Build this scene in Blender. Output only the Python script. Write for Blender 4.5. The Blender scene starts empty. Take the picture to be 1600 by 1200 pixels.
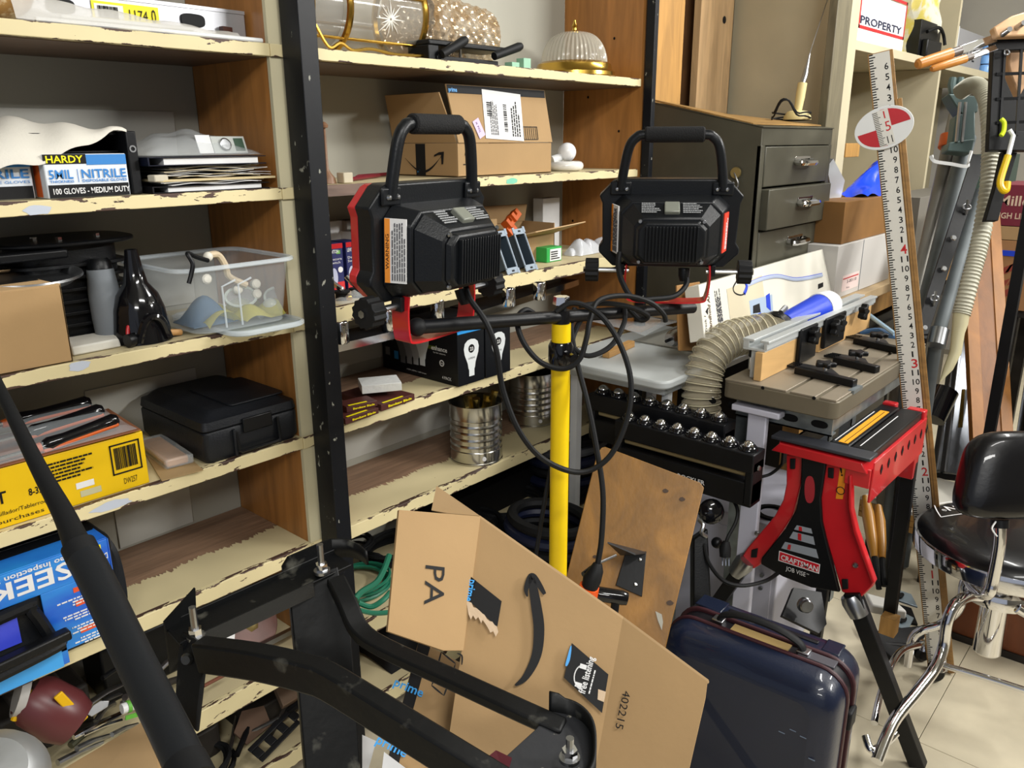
import bpy, math, random
from mathutils import Vector as V, Matrix
random.seed(7)
S = bpy.context.scene
# ---------------------------------------------------------------- camera
YAW, PIT, ROLL, FPX, CH = 0.849095551, 0.293907614, -0.00449651401, 1258.61, 1.47
_f = V((math.sin(YAW)*math.cos(PIT), math.cos(YAW)*math.cos(PIT), -math.sin(PIT)))
_r = V((math.cos(YAW), -math.sin(YAW), 0)); _u = _r.cross(_f)
R_ = _r*math.cos(ROLL)+_u*math.sin(ROLL); U_ = -_r*math.sin(ROLL)+_u*math.cos(ROLL); F_ = _f
CAM = V((0, 0, CH))
cd = bpy.data.cameras.new('camera'); cam = bpy.data.objects.new('camera', cd); S.collection.objects.link(cam)
cam.matrix_world = Matrix(((R_.x, U_.x, -F_.x, 0), (R_.y, U_.y, -F_.y, 0), (R_.z, U_.z, -F_.z, CH), (0, 0, 0, 1)))
cd.sensor_width = 36; cd.lens = FPX/1600*36; cd.clip_start = .02; S.camera = cam
# ---------------------------------------------------------------- light
W = bpy.data.worlds.new('world'); S.world = W; W.use_nodes = True
W.node_tree.nodes['Background'].inputs[0].default_value = (.80, .86, 1.0, 1)
W.node_tree.nodes['Background'].inputs[1].default_value = .44
def area(name, loc, sx, sy, e, target=None, col=(1, .985, .95)):
    l = bpy.data.lights.new(name, 'AREA'); l.shape = 'RECTANGLE'; l.size = sx; l.size_y = sy; l.energy = e; l.color = col
    o = bpy.data.objects.new(name, l); S.collection.objects.link(o); o.location = loc
    if target is not None:
        o.rotation_euler = (V(target)-V(loc)).to_track_quat('-Z', 'Y').to_euler()
    return o
area('tube_light', (3.6, -2.4, 2.85), 1.2, .16, 120, (1.4, 1.2, 1.0))
area('tube_light', (0.6, -0.9, 2.9), 1.2, .16, 34, (1.3, 1.2, 0.8))
area('tube_light', (3.0, 0.1, 2.95), 1.2, .16, 34, (2.6, 0.7, 0.3))
area('tube_light', (-1.6, -1.8, 2.85), 1.2, .2, 42, (1.0, 1.3, 0.9))
area('tube_light', (4.6, -1.0, 2.95), 1.2, .16, 45, (4.2, 1.0, 1.0))  # unseen tube added to brighten the right-hand panel and shelving
S.view_settings.view_transform = 'Standard'; S.view_settings.look = 'None'
S.view_settings.exposure = 0.12; S.view_settings.gamma = 1; S.view_settings.use_curve_mapping = False
# ---------------------------------------------------------------- helpers
def ray(px, py): return R_*((px-800)/FPX) + U_*(-(py-600)/FPX) + F_
def at(px, py, X=None, Y=None, Z=None, d=None):
    r = ray(px, py)
    s = X/r.x if X is not None else Y/r.y if Y is not None else (Z-CH)/r.z if Z is not None else d
    return CAM + r*s
def onplane(px, py, p0, n):
    r = ray(px, py); return CAM + r*((p0-CAM).dot(n)/r.dot(n))
def catmull(P, k=6, closed=False):
    P = [V(p) for p in P]; n = len(P); out = []
    rng = range(n if closed else n-1)
    for i in rng:
        g = (lambda j: P[j % n]) if closed else (lambda j: P[max(0, min(n-1, j))])
        a, b, c, d = g(i-1), g(i), g(i+1), g(i+2)
        for t in range(k):
            t /= k
            out.append(.5*((2*b)+(c-a)*t+(2*a-5*b+4*c-d)*t*t+(3*b-a-3*c+d)*t**3))
    if not closed: out.append(P[-1])
    return out
def frame(o, x, y=None, z=None):
    "matrix with axes x,y,z; give x and z (or x and y)"
    x = V(x).normalized()
    if z is not None:
        z = V(z); z = (z-x*z.dot(x)).normalized(); y = z.cross(x)
    else:
        y = V(y); y = (y-x*y.dot(x)).normalized(); z = x.cross(y)
    o = V(o)
    return Matrix(((x.x, y.x, z.x, o.x), (x.y, y.y, z.y, o.y), (x.z, y.z, z.z, o.z), (0, 0, 0, 1)))
def rotz(o, a, tilt=0):
    return Matrix.Translation(V(o)) @ Matrix.Rotation(math.radians(a), 4, 'Z') @ Matrix.Rotation(math.radians(tilt), 4, 'X')
ID = Matrix.Identity(4)
class MB:
    def __init__(s, M=None): s.v = []; s.f = []; s.M = M or ID
    def add(s, vs, fs):
        b = len(s.v); s.v += [s.M @ V(p) for p in vs]; s.f += [tuple(i+b for i in f) for f in fs]; return s
    def box(s, x0, x1, y0, y1, z0, z1):
        return s.add([(x0, y0, z0), (x1, y0, z0), (x1, y1, z0), (x0, y1, z0), (x0, y0, z1), (x1, y0, z1), (x1, y1, z1), (x0, y1, z1)],
                     [(0, 3, 2, 1), (4, 5, 6, 7), (0, 1, 5, 4), (1, 2, 6, 5), (2, 3, 7, 6), (3, 0, 4, 7)])
    def hexa(s, p): # 8 corner points ordered as in box
        return s.add(p, [(0, 3, 2, 1), (4, 5, 6, 7), (0, 1, 5, 4), (1, 2, 6, 5), (2, 3, 7, 6), (3, 0, 4, 7)])
    def prism(s, poly, z0, z1):
        n = len(poly); vs = [(x, y, z0) for x, y in poly]+[(x, y, z1) for x, y in poly]
        return s.add(vs, [tuple(range(n))[::-1], tuple(range(n, 2*n))]+[(i, (i+1) % n, (i+1) % n+n, i+n) for i in range(n)])
    def slab(s, pts, th, side=1):
        pts = [V(p) for p in pts]; n = len(pts); nm = V((0, 0, 0))
        for i in range(n): nm += (pts[i]-pts[0]).cross(pts[(i+1) % n]-pts[0])
        nm = nm.normalized()*th*side
        return s.add(pts+[p+nm for p in pts], [tuple(range(n))[::-1], tuple(range(n, 2*n))]+[(i, (i+1) % n, (i+1) % n+n, i+n) for i in range(n)])
    def tube(s, P, r, n=8, closed=False, caps=True, flat=1.0, up=None):
        P = [V(p) for p in P]; m = len(P); vs = []; fs = []
        nrm = None
        for i in range(m):
            if closed: t = P[(i+1) % m]-P[i-1]
            else: t = P[min(i+1, m-1)]-P[max(i-1, 0)]
            if t.length < 1e-9: t = V((0, 0, 1))
            t.normalize()
            if nrm is None:
                a = V(up) if up is not None else (V((0, 0, 1)) if abs(t.z) < .9 else V((1, 0, 0)))
                nrm = (a-t*a.dot(t)).normalized()
            else: nrm = (nrm-t*nrm.dot(t)).normalized()
            b = t.cross(nrm); rr = r[i] if isinstance(r, (list, tuple)) else r
            for k in range(n):
                a = 2*math.pi*k/n; vs.append(P[i]+nrm*(math.cos(a)*rr*flat)+b*(math.sin(a)*rr))
        for i in range(m if closed else m-1):
            for k in range(n):
                j = (i+1) % m; fs.append((i*n+k, i*n+(k+1) % n, j*n+(k+1) % n, j*n+k))
        if caps and not closed: fs += [tuple(range(n))[::-1], tuple((m-1)*n+k for k in range(n))]
        return s.add(vs, fs)
    def bar(s, P, w, h, up=(0, 0, 1)):   # rectangular section swept along P
        P = [V(p) for p in P]; m = len(P); vs = []; fs = []; up = V(up)
        for i in range(m):
            t = (P[min(i+1, m-1)]-P[max(i-1, 0)]).normalized(); b = t.cross(up).normalized(); n_ = b.cross(t)
            for a, c in ((-1, -1), (1, -1), (1, 1), (-1, 1)): vs.append(P[i]+b*(a*w/2)+n_*(c*h/2))
        for i in range(m-1):
            for k in range(4): fs.append((i*4+k, i*4+(k+1) % 4, i*4+4+(k+1) % 4, i*4+4+k))
        return s.add(vs, fs+[(3, 2, 1, 0), tuple((m-1)*4+k for k in range(4))])
    def cyl(s, a, b, r, r2=None, n=20):
        return s.tube([a, b], [r, r if r2 is None else r2], n)
    def lathe(s, prof, n=28, caps=False, arc=1.0):
        m = len(prof); vs = []; fs = []
        for rr, z in prof:
            for k in range(n):
                a = 2*math.pi*k/n*arc; vs.append((rr*math.cos(a), rr*math.sin(a), z))
        for i in range(m-1):
            for k in range(n if arc == 1 else n-1): fs.append((i*n+k, i*n+(k+1) % n, (i+1)*n+(k+1) % n, (i+1)*n+k))
        if caps: fs += [tuple(range(n))[::-1], tuple((m-1)*n+k for k in range(n))]
        return s.add(vs, fs)
    def sphere(s, c, r, n=14, sq=(1, 1, 1)):
        c = V(c); vs = []; fs = []
        for i in range(n+1):
            t = math.pi*i/n
            for k in range(n*2 if n < 9 else 16):
                a = 2*math.pi*k/(n*2 if n < 9 else 16)
                vs.append(c+V((r*sq[0]*math.sin(t)*math.cos(a), r*sq[1]*math.sin(t)*math.sin(a), r*sq[2]*math.cos(t))))
        w = n*2 if n < 9 else 16
        for i in range(n):
            for k in range(w): fs.append((i*w+k, (i+1)*w+k, (i+1)*w+(k+1) % w, i*w+(k+1) % w))
        return s.add(vs, fs)
    def grid(s, fn, nu, nv, th=0):
        vs = [V(fn(i/nu, j/nv)) for i in range(nu+1) for j in range(nv+1)]
        q = lambda i, j: i*(nv+1)+j
        fs = [(q(i, j), q(i+1, j), q(i+1, j+1), q(i, j+1)) for i in range(nu) for j in range(nv)]
        if th:
            o = len(vs); t = V(th) if not isinstance(th, (int, float)) else V((0, 0, th))
            vs += [p+t for p in vs]
            fs += [tuple(x+o for x in f)[::-1] for f in fs]
            ed = [(q(i, 0), q(i+1, 0)) for i in range(nu)]+[(q(nu, j), q(nu, j+1)) for j in range(nv)]+[(q(i+1, nv), q(i, nv)) for i in range(nu)]+[(q(0, j+1), q(0, j)) for j in range(nv)]
            fs += [(b, a, a+o, b+o) for a, b in ed]
        return s.add(vs, fs)
    def build(s, name, m, parent=None, bevel=0, smooth=35, seg=2, sub=0, loc=None):
        off = WL.get(parent, V((0, 0, 0))) if parent is not None else None
        if parent is None:
            if loc is None:
                n = len(s.v); loc = V((sum(p.x for p in s.v)/n, sum(p.y for p in s.v)/n, min(p.z for p in s.v)))
            off = V(loc)
        me = bpy.data.meshes.new(name); me.from_pydata([p-off for p in s.v], [], s.f); me.validate(); me.update()
        me.materials.append(m); me.shade_smooth(); me.set_sharp_from_angle(angle=math.radians(smooth))
        o = bpy.data.objects.new(name, me); S.collection.objects.link(o)
        if parent is not None: o.parent = parent
        else: o.location = off
        WL[o] = V(off)
        import bmesh
        bm = bmesh.new(); bm.from_mesh(me); bmesh.ops.recalc_face_normals(bm, faces=bm.faces); bm.to_mesh(me); bm.free()
        if bevel:
            b = o.modifiers.new('bevel', 'BEVEL'); b.width = bevel; b.segments = seg; b.limit_method = 'ANGLE'; b.angle_limit = math.radians(40)
        if sub:
            b = o.modifiers.new('sub', 'SUBSURF'); b.levels = sub; b.render_levels = sub
        return o
WL = {}
def tag(o, label, cat, group=None):
    o['label'] = label; o['category'] = cat
    if group: o['group'] = group
    return o
def thing(name, label, cat, loc=(0, 0, 0), group=None):
    o = bpy.data.objects.new(name, None); S.collection.objects.link(o); o.location = loc; WL[o] = V(loc); o.empty_display_size = .05
    return tag(o, label, cat, group)
def struct(o): o['kind'] = 'structure'; return o
def lab(o, l): o['label'] = l; return o
def copytree(o, loc, label=None, parent=None, rot=None):
    c = o.copy(); S.collection.objects.link(c); c.parent = parent
    if parent is None: c.location = loc; WL[c] = V(loc)
    if label: c['label'] = label
    if rot is not None: c.rotation_euler = rot
    for ch in list(o.children): copytree(ch, None, None, c)
    return c
# ---------------------------------------------------------------- materials
MT = {}
def mat(name, col, rough=.5, metal=0, var=0, vs=12, bump=0, bs=60, alpha=1, trans=0, emit=0, coat=0, col2=None, stretch=(1, 1, 1), t=.5, soft=.08, coord='Object', ior=1.45, vd=3):
    if name in MT: return MT[name]
    m = bpy.data.materials.new(name); m.use_nodes = True; N = m.node_tree.nodes; L = m.node_tree.links; p = N['Principled BSDF']
    p.inputs['Base Color'].default_value = (*col, 1); p.inputs['Roughness'].default_value = rough; p.inputs['Metallic'].default_value = metal
    p.inputs['Alpha'].default_value = alpha; p.inputs['Transmission Weight'].default_value = trans; p.inputs['IOR'].default_value = ior
    p.inputs['Coat Weight'].default_value = coat
    if max(col) < .03: p.inputs['Specular IOR Level'].default_value = .3
    if emit: p.inputs['Emission Color'].default_value = (*col, 1); p.inputs['Emission Strength'].default_value = emit
    if var or bump or col2:
        tc = N.new('ShaderNodeTexCoord'); mp = N.new('ShaderNodeMapping'); mp.inputs['Scale'].default_value = stretch
        L.new(tc.outputs[coord], mp.inputs[0])
        nz = N.new('ShaderNodeTexNoise'); nz.inputs['Scale'].default_value = vs; nz.inputs['Detail'].default_value = vd; L.new(mp.outputs[0], nz.inputs['Vector'])
        if var or col2:
            rp = N.new('ShaderNodeValToRGB'); L.new(nz.outputs[0], rp.inputs[0])
            if col2:
                rp.color_ramp.elements[0].position = max(0, t-soft); rp.color_ramp.elements[1].position = min(1, t+soft)
                rp.color_ramp.elements[0].color = (*col, 1); rp.color_ramp.elements[1].color = (*col2, 1)
            else:
                a = [max(0, c*(1-var)) for c in col]; b = [min(1, c*(1+var)) for c in col]
                rp.color_ramp.elements[0].position = .3; rp.color_ramp.elements[1].position = .7
                rp.color_ramp.elements[0].color = (*a, 1); rp.color_ramp.elements[1].color = (*b, 1)
            L.new(rp.outputs[0], p.inputs['Base Color'])
        if bump:
            n2 = N.new('ShaderNodeTexNoise'); n2.inputs['Scale'].default_value = bs; n2.inputs['Detail'].default_value = 4; L.new(mp.outputs[0], n2.inputs['Vector'])
            bp = N.new('ShaderNodeBump'); bp.inputs['Strength'].default_value = bump; bp.inputs['Distance'].default_value = .002
            L.new(n2.outputs[0], bp.inputs['Height']); L.new(bp.outputs[0], p.inputs['Normal'])
    MT[name] = m; return m
def H(h, k=1.0):
    c = [int(h[i:i+2], 16)/255 for i in (0, 2, 4)]
    return tuple(k*((x/12.92) if x <= .04045 else ((x+.055)/1.055)**2.4) for x in c)
def chipped(name, cream, wood, axis=None, th=0, chip=.66, grain=(1, 8, 8)):
    "old cream paint flaked through to wood; axis: raw wood past a ragged line at th of the board's depth"
    m = bpy.data.materials.new(name); m.use_nodes = True; N = m.node_tree.nodes; L = m.node_tree.links; p = N['Principled BSDF']
    p.inputs['Roughness'].default_value = .55
    g = N.new('ShaderNodeTexCoord'); sx = N.new('ShaderNodeSeparateXYZ'); L.new(g.outputs['Generated'], sx.inputs[0])
    mp = N.new('ShaderNodeMapping'); mp.inputs['Scale'].default_value = (.45, 1.6, 1.6); L.new(g.outputs['Object'], mp.inputs[0])
    nz = N.new('ShaderNodeTexNoise'); nz.inputs['Scale'].default_value = 42; nz.inputs['Detail'].default_value = 5; nz.inputs['Roughness'].default_value = .62; L.new(mp.outputs[0], nz.inputs['Vector'])
    big = N.new('ShaderNodeTexNoise'); big.inputs['Scale'].default_value = 5; L.new(g.outputs['Object'], big.inputs['Vector'])
    def math_(op, a, b):
        n = N.new('ShaderNodeMath'); n.operation = op
        for i, x in enumerate((a, b)):
            if isinstance(x, (int, float)): n.inputs[i].default_value = x
            elif x is not None: L.new(x, n.inputs[i])
        return n.outputs[0]
    if axis is None:
        e = math_('ABSOLUTE', math_('SUBTRACT', sx.outputs[2], .5), None)      # distance from the middle of the edge
        e = math_('MULTIPLY', math_('POWER', e, 3), 1.3)
        s = math_('ADD', math_('ADD', nz.outputs[0], e), math_('MULTIPLY', math_('SUBTRACT', big.outputs[0], .5), .22))
        s = math_('GREATER_THAN', s, chip)
    else:
        gn = N.new('ShaderNodeTexNoise'); gn.inputs['Scale'].default_value = 60; mp3 = N.new('ShaderNodeMapping'); mp3.inputs['Scale'].default_value = (2.5, .15, 1); L.new(g.outputs['Object'], mp3.inputs[0]); L.new(mp3.outputs[0], gn.inputs['Vector'])
        a = math_('ADD', sx.outputs[axis], math_('MULTIPLY', math_('SUBTRACT', gn.outputs[0], .5), .16))
        a = math_('ADD', a, math_('MULTIPLY', math_('SUBTRACT', big.outputs[0], .5), .2))
        s = math_('MAXIMUM', math_('GREATER_THAN', a, th), math_('GREATER_THAN', nz.outputs[0], chip))
    wn = N.new('ShaderNodeTexNoise'); wn.inputs['Scale'].default_value = 9; mp2 = N.new('ShaderNodeMapping'); mp2.inputs['Scale'].default_value = grain; L.new(g.outputs['Object'], mp2.inputs[0]); L.new(mp2.outputs[0], wn.inputs['Vector']); wn.inputs['Detail'].default_value = 6
    wr = N.new('ShaderNodeValToRGB'); L.new(wn.outputs[0], wr.inputs[0]); wr.color_ramp.elements[0].position = .3; wr.color_ramp.elements[1].position = .7
    wr.color_ramp.elements[0].color = (*[c*.72 for c in wood], 1); wr.color_ramp.elements[1].color = (*[c*1.2 for c in wood], 1)
    cr = N.new('ShaderNodeValToRGB'); L.new(big.outputs[0], cr.inputs[0]); cr.color_ramp.elements[0].position = .3; cr.color_ramp.elements[1].position = .7
    cr.color_ramp.elements[0].color = (*[c*.86 for c in cream], 1); cr.color_ramp.elements[1].color = (*cream, 1)
    mx = N.new('ShaderNodeMix'); mx.data_type = 'RGBA'; L.new(s, mx.inputs[0]); L.new(cr.outputs[0], mx.inputs[6]); L.new(wr.outputs[0], mx.inputs[7]); L.new(mx.outputs[2], p.inputs['Base Color'])
    bp = N.new('ShaderNodeBump'); bp.inputs['Strength'].default_value = .5; bp.inputs['Distance'].default_value = .0015; bp.invert = True; L.new(s, bp.inputs['Height']); L.new(bp.outputs[0], p.inputs['Normal'])
    return m
def wood(name, c, dark=.6, scale=(1, 10, 10), sc=5, rough=.45, bump=.1, streak=None):
    m = mat(name, c, rough, var=.0, bump=bump, bs=30, stretch=scale, col2=None)
    N = m.node_tree.nodes; L = m.node_tree.links; p = N['Principled BSDF']
    mp = [n for n in N if n.type == 'MAPPING'][0]
    nz = N.new('ShaderNodeTexNoise'); nz.inputs['Scale'].default_value = sc; nz.inputs['Detail'].default_value = 7; nz.inputs['Distortion'].default_value = 1.2; L.new(mp.outputs[0], nz.inputs['Vector'])
    rp = N.new('ShaderNodeValToRGB'); L.new(nz.outputs[0], rp.inputs[0]); e = rp.color_ramp.elements
    e[0].position = .28; e[1].position = .72; e[0].color = (*[x*dark for x in c], 1); e[1].color = (*[min(1, x*1.18) for x in c], 1)
    L.new(rp.outputs[0], p.inputs['Base Color']); return m
CREAM = H('DACC9F')
M_nose = chipped('chipped_cream_edge', CREAM, H('4A352C'), chip=.655)
M_top = chipped('cream_shelf_top', H('CBBD96'), H('7A5C48'), axis=1, th=1.4, chip=.72, grain=(1, 10, 1))
M_topw = chipped('half_painted_shelf_top', H('D0C298'), H('8C6F58'), axis=1, th=.42, chip=.74, grain=(1, 10, 1))
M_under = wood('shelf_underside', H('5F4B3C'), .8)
M_stile = chipped('cream_stile', H('CEC6A6'), H('8A7358'), axis=0, th=1.4, chip=.74)
M_side = wood('shellac_side', H('A36E38'), .66, (8, 8, 1), 3, .35)
M_sidec = wood('pale_stud', H('AD8246'), .7, (8, 8, 1), 3, .6)
M_stud = wood('rough_plank', H('B3936A'), .75, (7, 7, .8), 4, .7, .3)
M_black = mat('black_paint', H('0C0D10'), .42, var=.25, vs=20, bump=.1, bs=90)
M_blackp = mat('black_plastic', H('0E0F11'), .38, bump=.12, bs=300)
M_blackm = mat('black_matt', H('060607'), .7)
M_rubber = mat('black_rubber', H('101113'), .6, bump=.1, bs=200)
M_chrome = mat('chrome', H('D8D8DA'), .08, 1)
M_steel = mat('steel', H('A9ABAE'), .3, 1, var=.1, vs=30)
M_galv = mat('galvanised', H('8F989C'), .42, .8, var=.25, vs=25)
M_brass = mat('brass', H('C9A24A'), .22, 1)
M_card = mat('cardboard', H('A0825A'), .8, var=.07, vs=6, bump=.12, bs=90)
M_cardin = mat('cardboard_pale', H('B0926A'), .8, var=.06, vs=6, bump=.1, bs=90)
M_white = mat('white_plastic', H('D9DBDB'), .4)
M_paper = mat('white_paper', H('DADADA'), .7, var=.04, vs=20)
M_ink = mat('ink', H('101012'), .6)
M_clear = mat('clear_film', H('E6ECEF'), .12, alpha=.28, bump=.8, bs=35)
M_red = mat('red_paint', H('B81B22'), .32, var=.12, vs=10, coat=.3)
M_yellow = mat('yellow_paint', H('E8C400'), .42, var=.06, vs=14)
M_grey = mat('grey_plastic', H('7F858B'), .5)
M_orange = mat('orange_plastic', H('C85A1C'), .45)
M_blue = mat('blue_plastic', H('1F3FC0'), .4)
M_dkgrn = mat('grey_green_enamel', H('4C4A3E'), .42, .15, var=.12, vs=9, bump=.05)
M_darkw = mat('dark_grease', H('2A2622'), .6, var=.4, vs=15)
_txt = {}
def text(parent, s, M, h, m, w=None, name='lettering', bold=False, align='LEFT', th=.0003):
    "flat print: M maps x right, y up, z out of the surface; h = cap height"
    cu = bpy.data.curves.new('t', 'FONT'); cu.body = s; cu.size = 1; cu.resolution_u = 2
    if bold: cu.offset = .018
    ob = bpy.data.objects.new('t', cu); S.collection.objects.link(ob)
    dg = bpy.context.evaluated_depsgraph_get(); dg.update(); me = bpy.data.meshes.new_from_object(ob.evaluated_get(dg))
    bpy.data.objects.remove(ob); bpy.data.curves.remove(cu)
    vs = [v.co.copy() for v in me.vertices]; fs = [tuple(p.vertices) for p in me.polygons]; bpy.data.meshes.remove(me)
    if not vs: return
    x0 = min(v.x for v in vs); x1 = max(v.x for v in vs); y0 = min(v.y for v in vs); y1 = max(v.y for v in vs)
    ky = h/.70 if '\n' not in s else h/(y1-y0); kx = ky if w is None else w/(x1-x0)
    mb = MB(M); mb.add([((v.x-x0)*kx, (v.y-(y0 if '\n' in s else 0))*ky, th) for v in vs], fs)
    return mb.build(name, m, parent, smooth=1)
def face(M, side, a=0, b=0, w=0, d=0, h=0):
    "2-D frame on a face of a box with corner at local origin (size w,d,h): front(-y) left(-x) top(+z) right(+x)"
    if side == 'front': L = Matrix(((1, 0, 0, a), (0, 0, -1, -.0006), (0, 1, 0, b), (0, 0, 0, 1)))
    if side == 'left': L = Matrix(((0, 0, -1, -.0006), (-1, 0, 0, d-a), (0, 1, 0, b), (0, 0, 0, 1)))
    if side == 'right': L = Matrix(((0, 0, 1, w+.0006), (1, 0, 0, a), (0, 1, 0, b), (0, 0, 0, 1)))
    if side == 'top': L = Matrix(((1, 0, 0, a), (0, 1, 0, b), (0, 0, 1, h+.0006), (0, 0, 0, 1)))
    return M @ L
def decal(parent, M, w, h, m, name='label', th=.0004):
    return MB(M).box(0, w, 0, h, -th, th*.5).build(name, m, parent)
def barcode(parent, M, w, h, m=None, seed=1, n=16):
    rnd = random.Random(seed); mb = MB(M); x = 0; u = w/(n*2)
    while x < w-u:
        k = u*rnd.choice((.5, .9, 1.5)); mb.box(x, min(x+k, w), 0, h, 0, .0009); x += k+u*rnd.choice((.5, .9, 1.2))
    return mb.build('barcode', m or M_ink, parent)
def textlines(parent, M, w, h, n, m=None, seed=1, name='small_print'):
    rnd = random.Random(seed); mb = MB(M); p = h/n
    for i in range(n):
        x = 0; ww = w*rnd.uniform(.6, 1)
        while x < ww:
            k = rnd.uniform(.04, .14)*w; mb.box(x, min(x+k, ww), h-(i+.7)*p, h-(i+.25)*p, 0, .0009); x += k+w*.02
    return mb.build(name, m or M_ink, parent)
def carton(name, label, cat, M, w, d, h, m, group=None, bevel=.0015, flaps=True):
    t = thing(name, label, cat, M @ V((w/2, d/2, 0)), group)
    MB(M).box(0, w, 0, d, 0, h).build('carton', m, t, bevel=bevel)
    return t
# ================================================================ the room
fl = struct(MB().box(-2.5, 7, -3.5, 2.2, -.12, -.012).build('floor', mat('sub_floor', H('7A7262'), .8)))
M_tile = mat('floor_vinyl', H('C9BFA6'), .45, var=.12, vs=7, bump=.15, bs=25, vd=6)
for i, x in enumerate([-1.6, -1.05, -.5, .05, .6, 1.15, 1.42, 1.955, 2.49, 3.02, 3.55, 4.08, 4.6, 5.1, 5.6]):
    nx = ([-1.6, -1.05, -.5, .05, .6, 1.15, 1.42, 1.955, 2.49, 3.02, 3.55, 4.08, 4.6, 5.1, 5.6, 6.2])[i+1]
    for j, y in enumerate((-2.4, -1.2, .0, 1.2)):
        if y+1.2 < -1.2+.01: continue
        yy = y+(.35 if i % 2 else 0)
        MB().box(x+.0008, nx-.0008, yy+.0008, min(yy+1.1992, 2.2), -.012, 0).build('floor_tile', M_tile, fl, bevel=.0008)
M_wall = mat('wall_paint', H('98968A'), .6, var=.05, vs=3, bump=.1, bs=20)
wb = struct(MB().box(-2.5, 7, 1.76, 1.86, -.02, 3.1).build('wall_back', M_wall))
struct(MB().box(-2.5, 7, -3.5, 1.86, 3.1, 3.2).build('ceiling', mat('ceiling_paint', H('A8A69A'), .7)))
struct(MB().box(6.4, 6.5, -3.5, 1.76, -.02, 3.1).build('wall_right', mat('pale_wall', H('A7A39A'), .7, var=.06, vs=4)))
struct(MB().box(-2.5, 6.4, -3.5, -3.4, -.02, 3.1).build('wall_front', mat('wall_dim', H('8F8B80'), .7, var=.1, vs=2)))

SH = [(1.643, .022, M_top), (1.383, .022, M_top), (1.12, .024, M_top), (.866, .026, M_top), (.615, .032, M_topw), (.35, .045, M_top), (.12, .04, M_top)]
M_back = mat('shelf_back_panel', H('A4A296'), .6, var=.05, vs=2.2, bump=.08, bs=20)
def shelving(label, x0, x1, stile_r, tops, white):
    t = thing('shelving_unit', label, 'shelving', ((x0+x1)/2, 1.55, 0))
    MB().box(x0, x1, 1.69, 1.705, .02, 2.1).build('back_panel', M_back, t)
    for (a, b, c, d) in white:    # light falling on the back panel, laid on as paler sheets
        MB().box(a, b, 1.6865, 1.6895, c, d).build('painted_light_patch', mat('painted_light_patch', H('B7B6AE'), .55, var=.04, vs=5), t, bevel=.001)
    for z, th, mt in tops:
        b = MB().box(x0, x1, 1.412, 1.689, z-th, z).build('shelf', mt, t)
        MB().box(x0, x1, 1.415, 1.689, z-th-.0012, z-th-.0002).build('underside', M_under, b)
        MB().box(x0, x1+(.0 if not stile_r else 0), 1.398, 1.4118, z-th, z+.0005).build('nosing', M_nose, b, bevel=.0015)
    return t
tl = shelving('left bay of flaking cream shelving carrying the yellow carton and black case', -.75, .9135, True, SH,
     [(-.7, .86, 1.40, 1.53), (.25, .70, 1.67, 1.95), (.62, .86, 1.13, 1.235), (.60, .84, .87, .985), (.62, .79, .62, .80), (.30, .55, .36, .50)])
# stile, returns and dividers of the left bay
MB().box(.914, .934, 1.412, 1.689, 0, 2.1).build('side_panel', M_side, tl)
st = MB().box(.9137, .955, 1.402, 1.4115, 0, 2.1).build('stile', M_stile, tl)
for z, th, mt in SH:   # shelf noses run across the stile
    MB().box(.9137, .957, 1.396, 1.4015, z-th, z).build('nosing', M_nose, st, bevel=.001)
tr = shelving('right bay of flaking cream shelving behind the two work lights', 1.0, 2.178, False,
     [SH[0], SH[1], (1.13, .035, M_top), (.872, .028, M_topw), (.615, .032, M_topw), (.35, .045, M_top), (.12, .04, M_top)],
     [(1.05, 1.17, 1.395, 1.52), (1.9, 2.1, 1.395, 1.53), (1.05, 1.8, .635, .80), (1.02, 1.5, .90, 1.0), (1.02, 1.16, 1.14, 1.27)])
MB().box(2.1785, 2.199, 1.40, 1.69, 0, 2.1).build('side_panel', M_side, tr)
MB().box(.96, .999, 1.403, 1.69, 0, 2.1).build('side_panel', M_side, tr)
# bare brown run of the nose at the left end of the second right-bay shelf
lab(MB().box(1.0, 1.135, 1.3955, 1.3978, 1.361, 1.384).build('bare_nosing', wood('bare_nosing', H('6E5A50'), .7), tr), 'bare brown shelf edge without paint')
# worn teal splash and grey paint patches on shelf noses
for (px, py, w, m, zc) in ((800, 283, .05, mat('teal_paint', H('79C2A6'), .5), None), (60, 328, .045, mat('grey_blue_paint', H('B7BECb'), .5), None), (125, 572, .04, MT.get('grey_blue_paint'), None), (175, 790, .075, MT.get('grey_blue_paint'), None)):
    m = m or MT['grey_blue_paint']
    p = at(px, py, Y=1.397); poly = []
    for k in range(14):
        a = 2*math.pi*k/14; poly.append((p.x+w/2*math.cos(a)*random.uniform(.75, 1.1), p.z+.009*math.sin(a)*random.uniform(.7, 1.1)))
    mb = MB(); mb.add([(x, 1.3974, z) for x, z in poly], [tuple(range(14))])
    mb.build('paint_patch', m, tr if px > 500 else tl)
# black steel posts
def post(label, x0, x1, y0, y1):
    t = thing('steel_post', label, 'post', ((x0+x1)/2, y0, 0))
    MB().box(x0, x1, y0, y1, 0, 2.4).build('upright', mat('chipped_black', H('0D0F14'), .45, vs=70, col2=H('8E8E84'), t=.70, soft=.02, bump=.1, stretch=(1, 1, .6)), t, bevel=.0015)
    return t
post('chipped black upright post between the left and right shelf bays', .937, .976, 1.335, 1.394)
post('chipped black upright post at the right end of the shelving beside the grey drawer cabinet', 2.187, 2.208, 1.365, 1.394)
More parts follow.
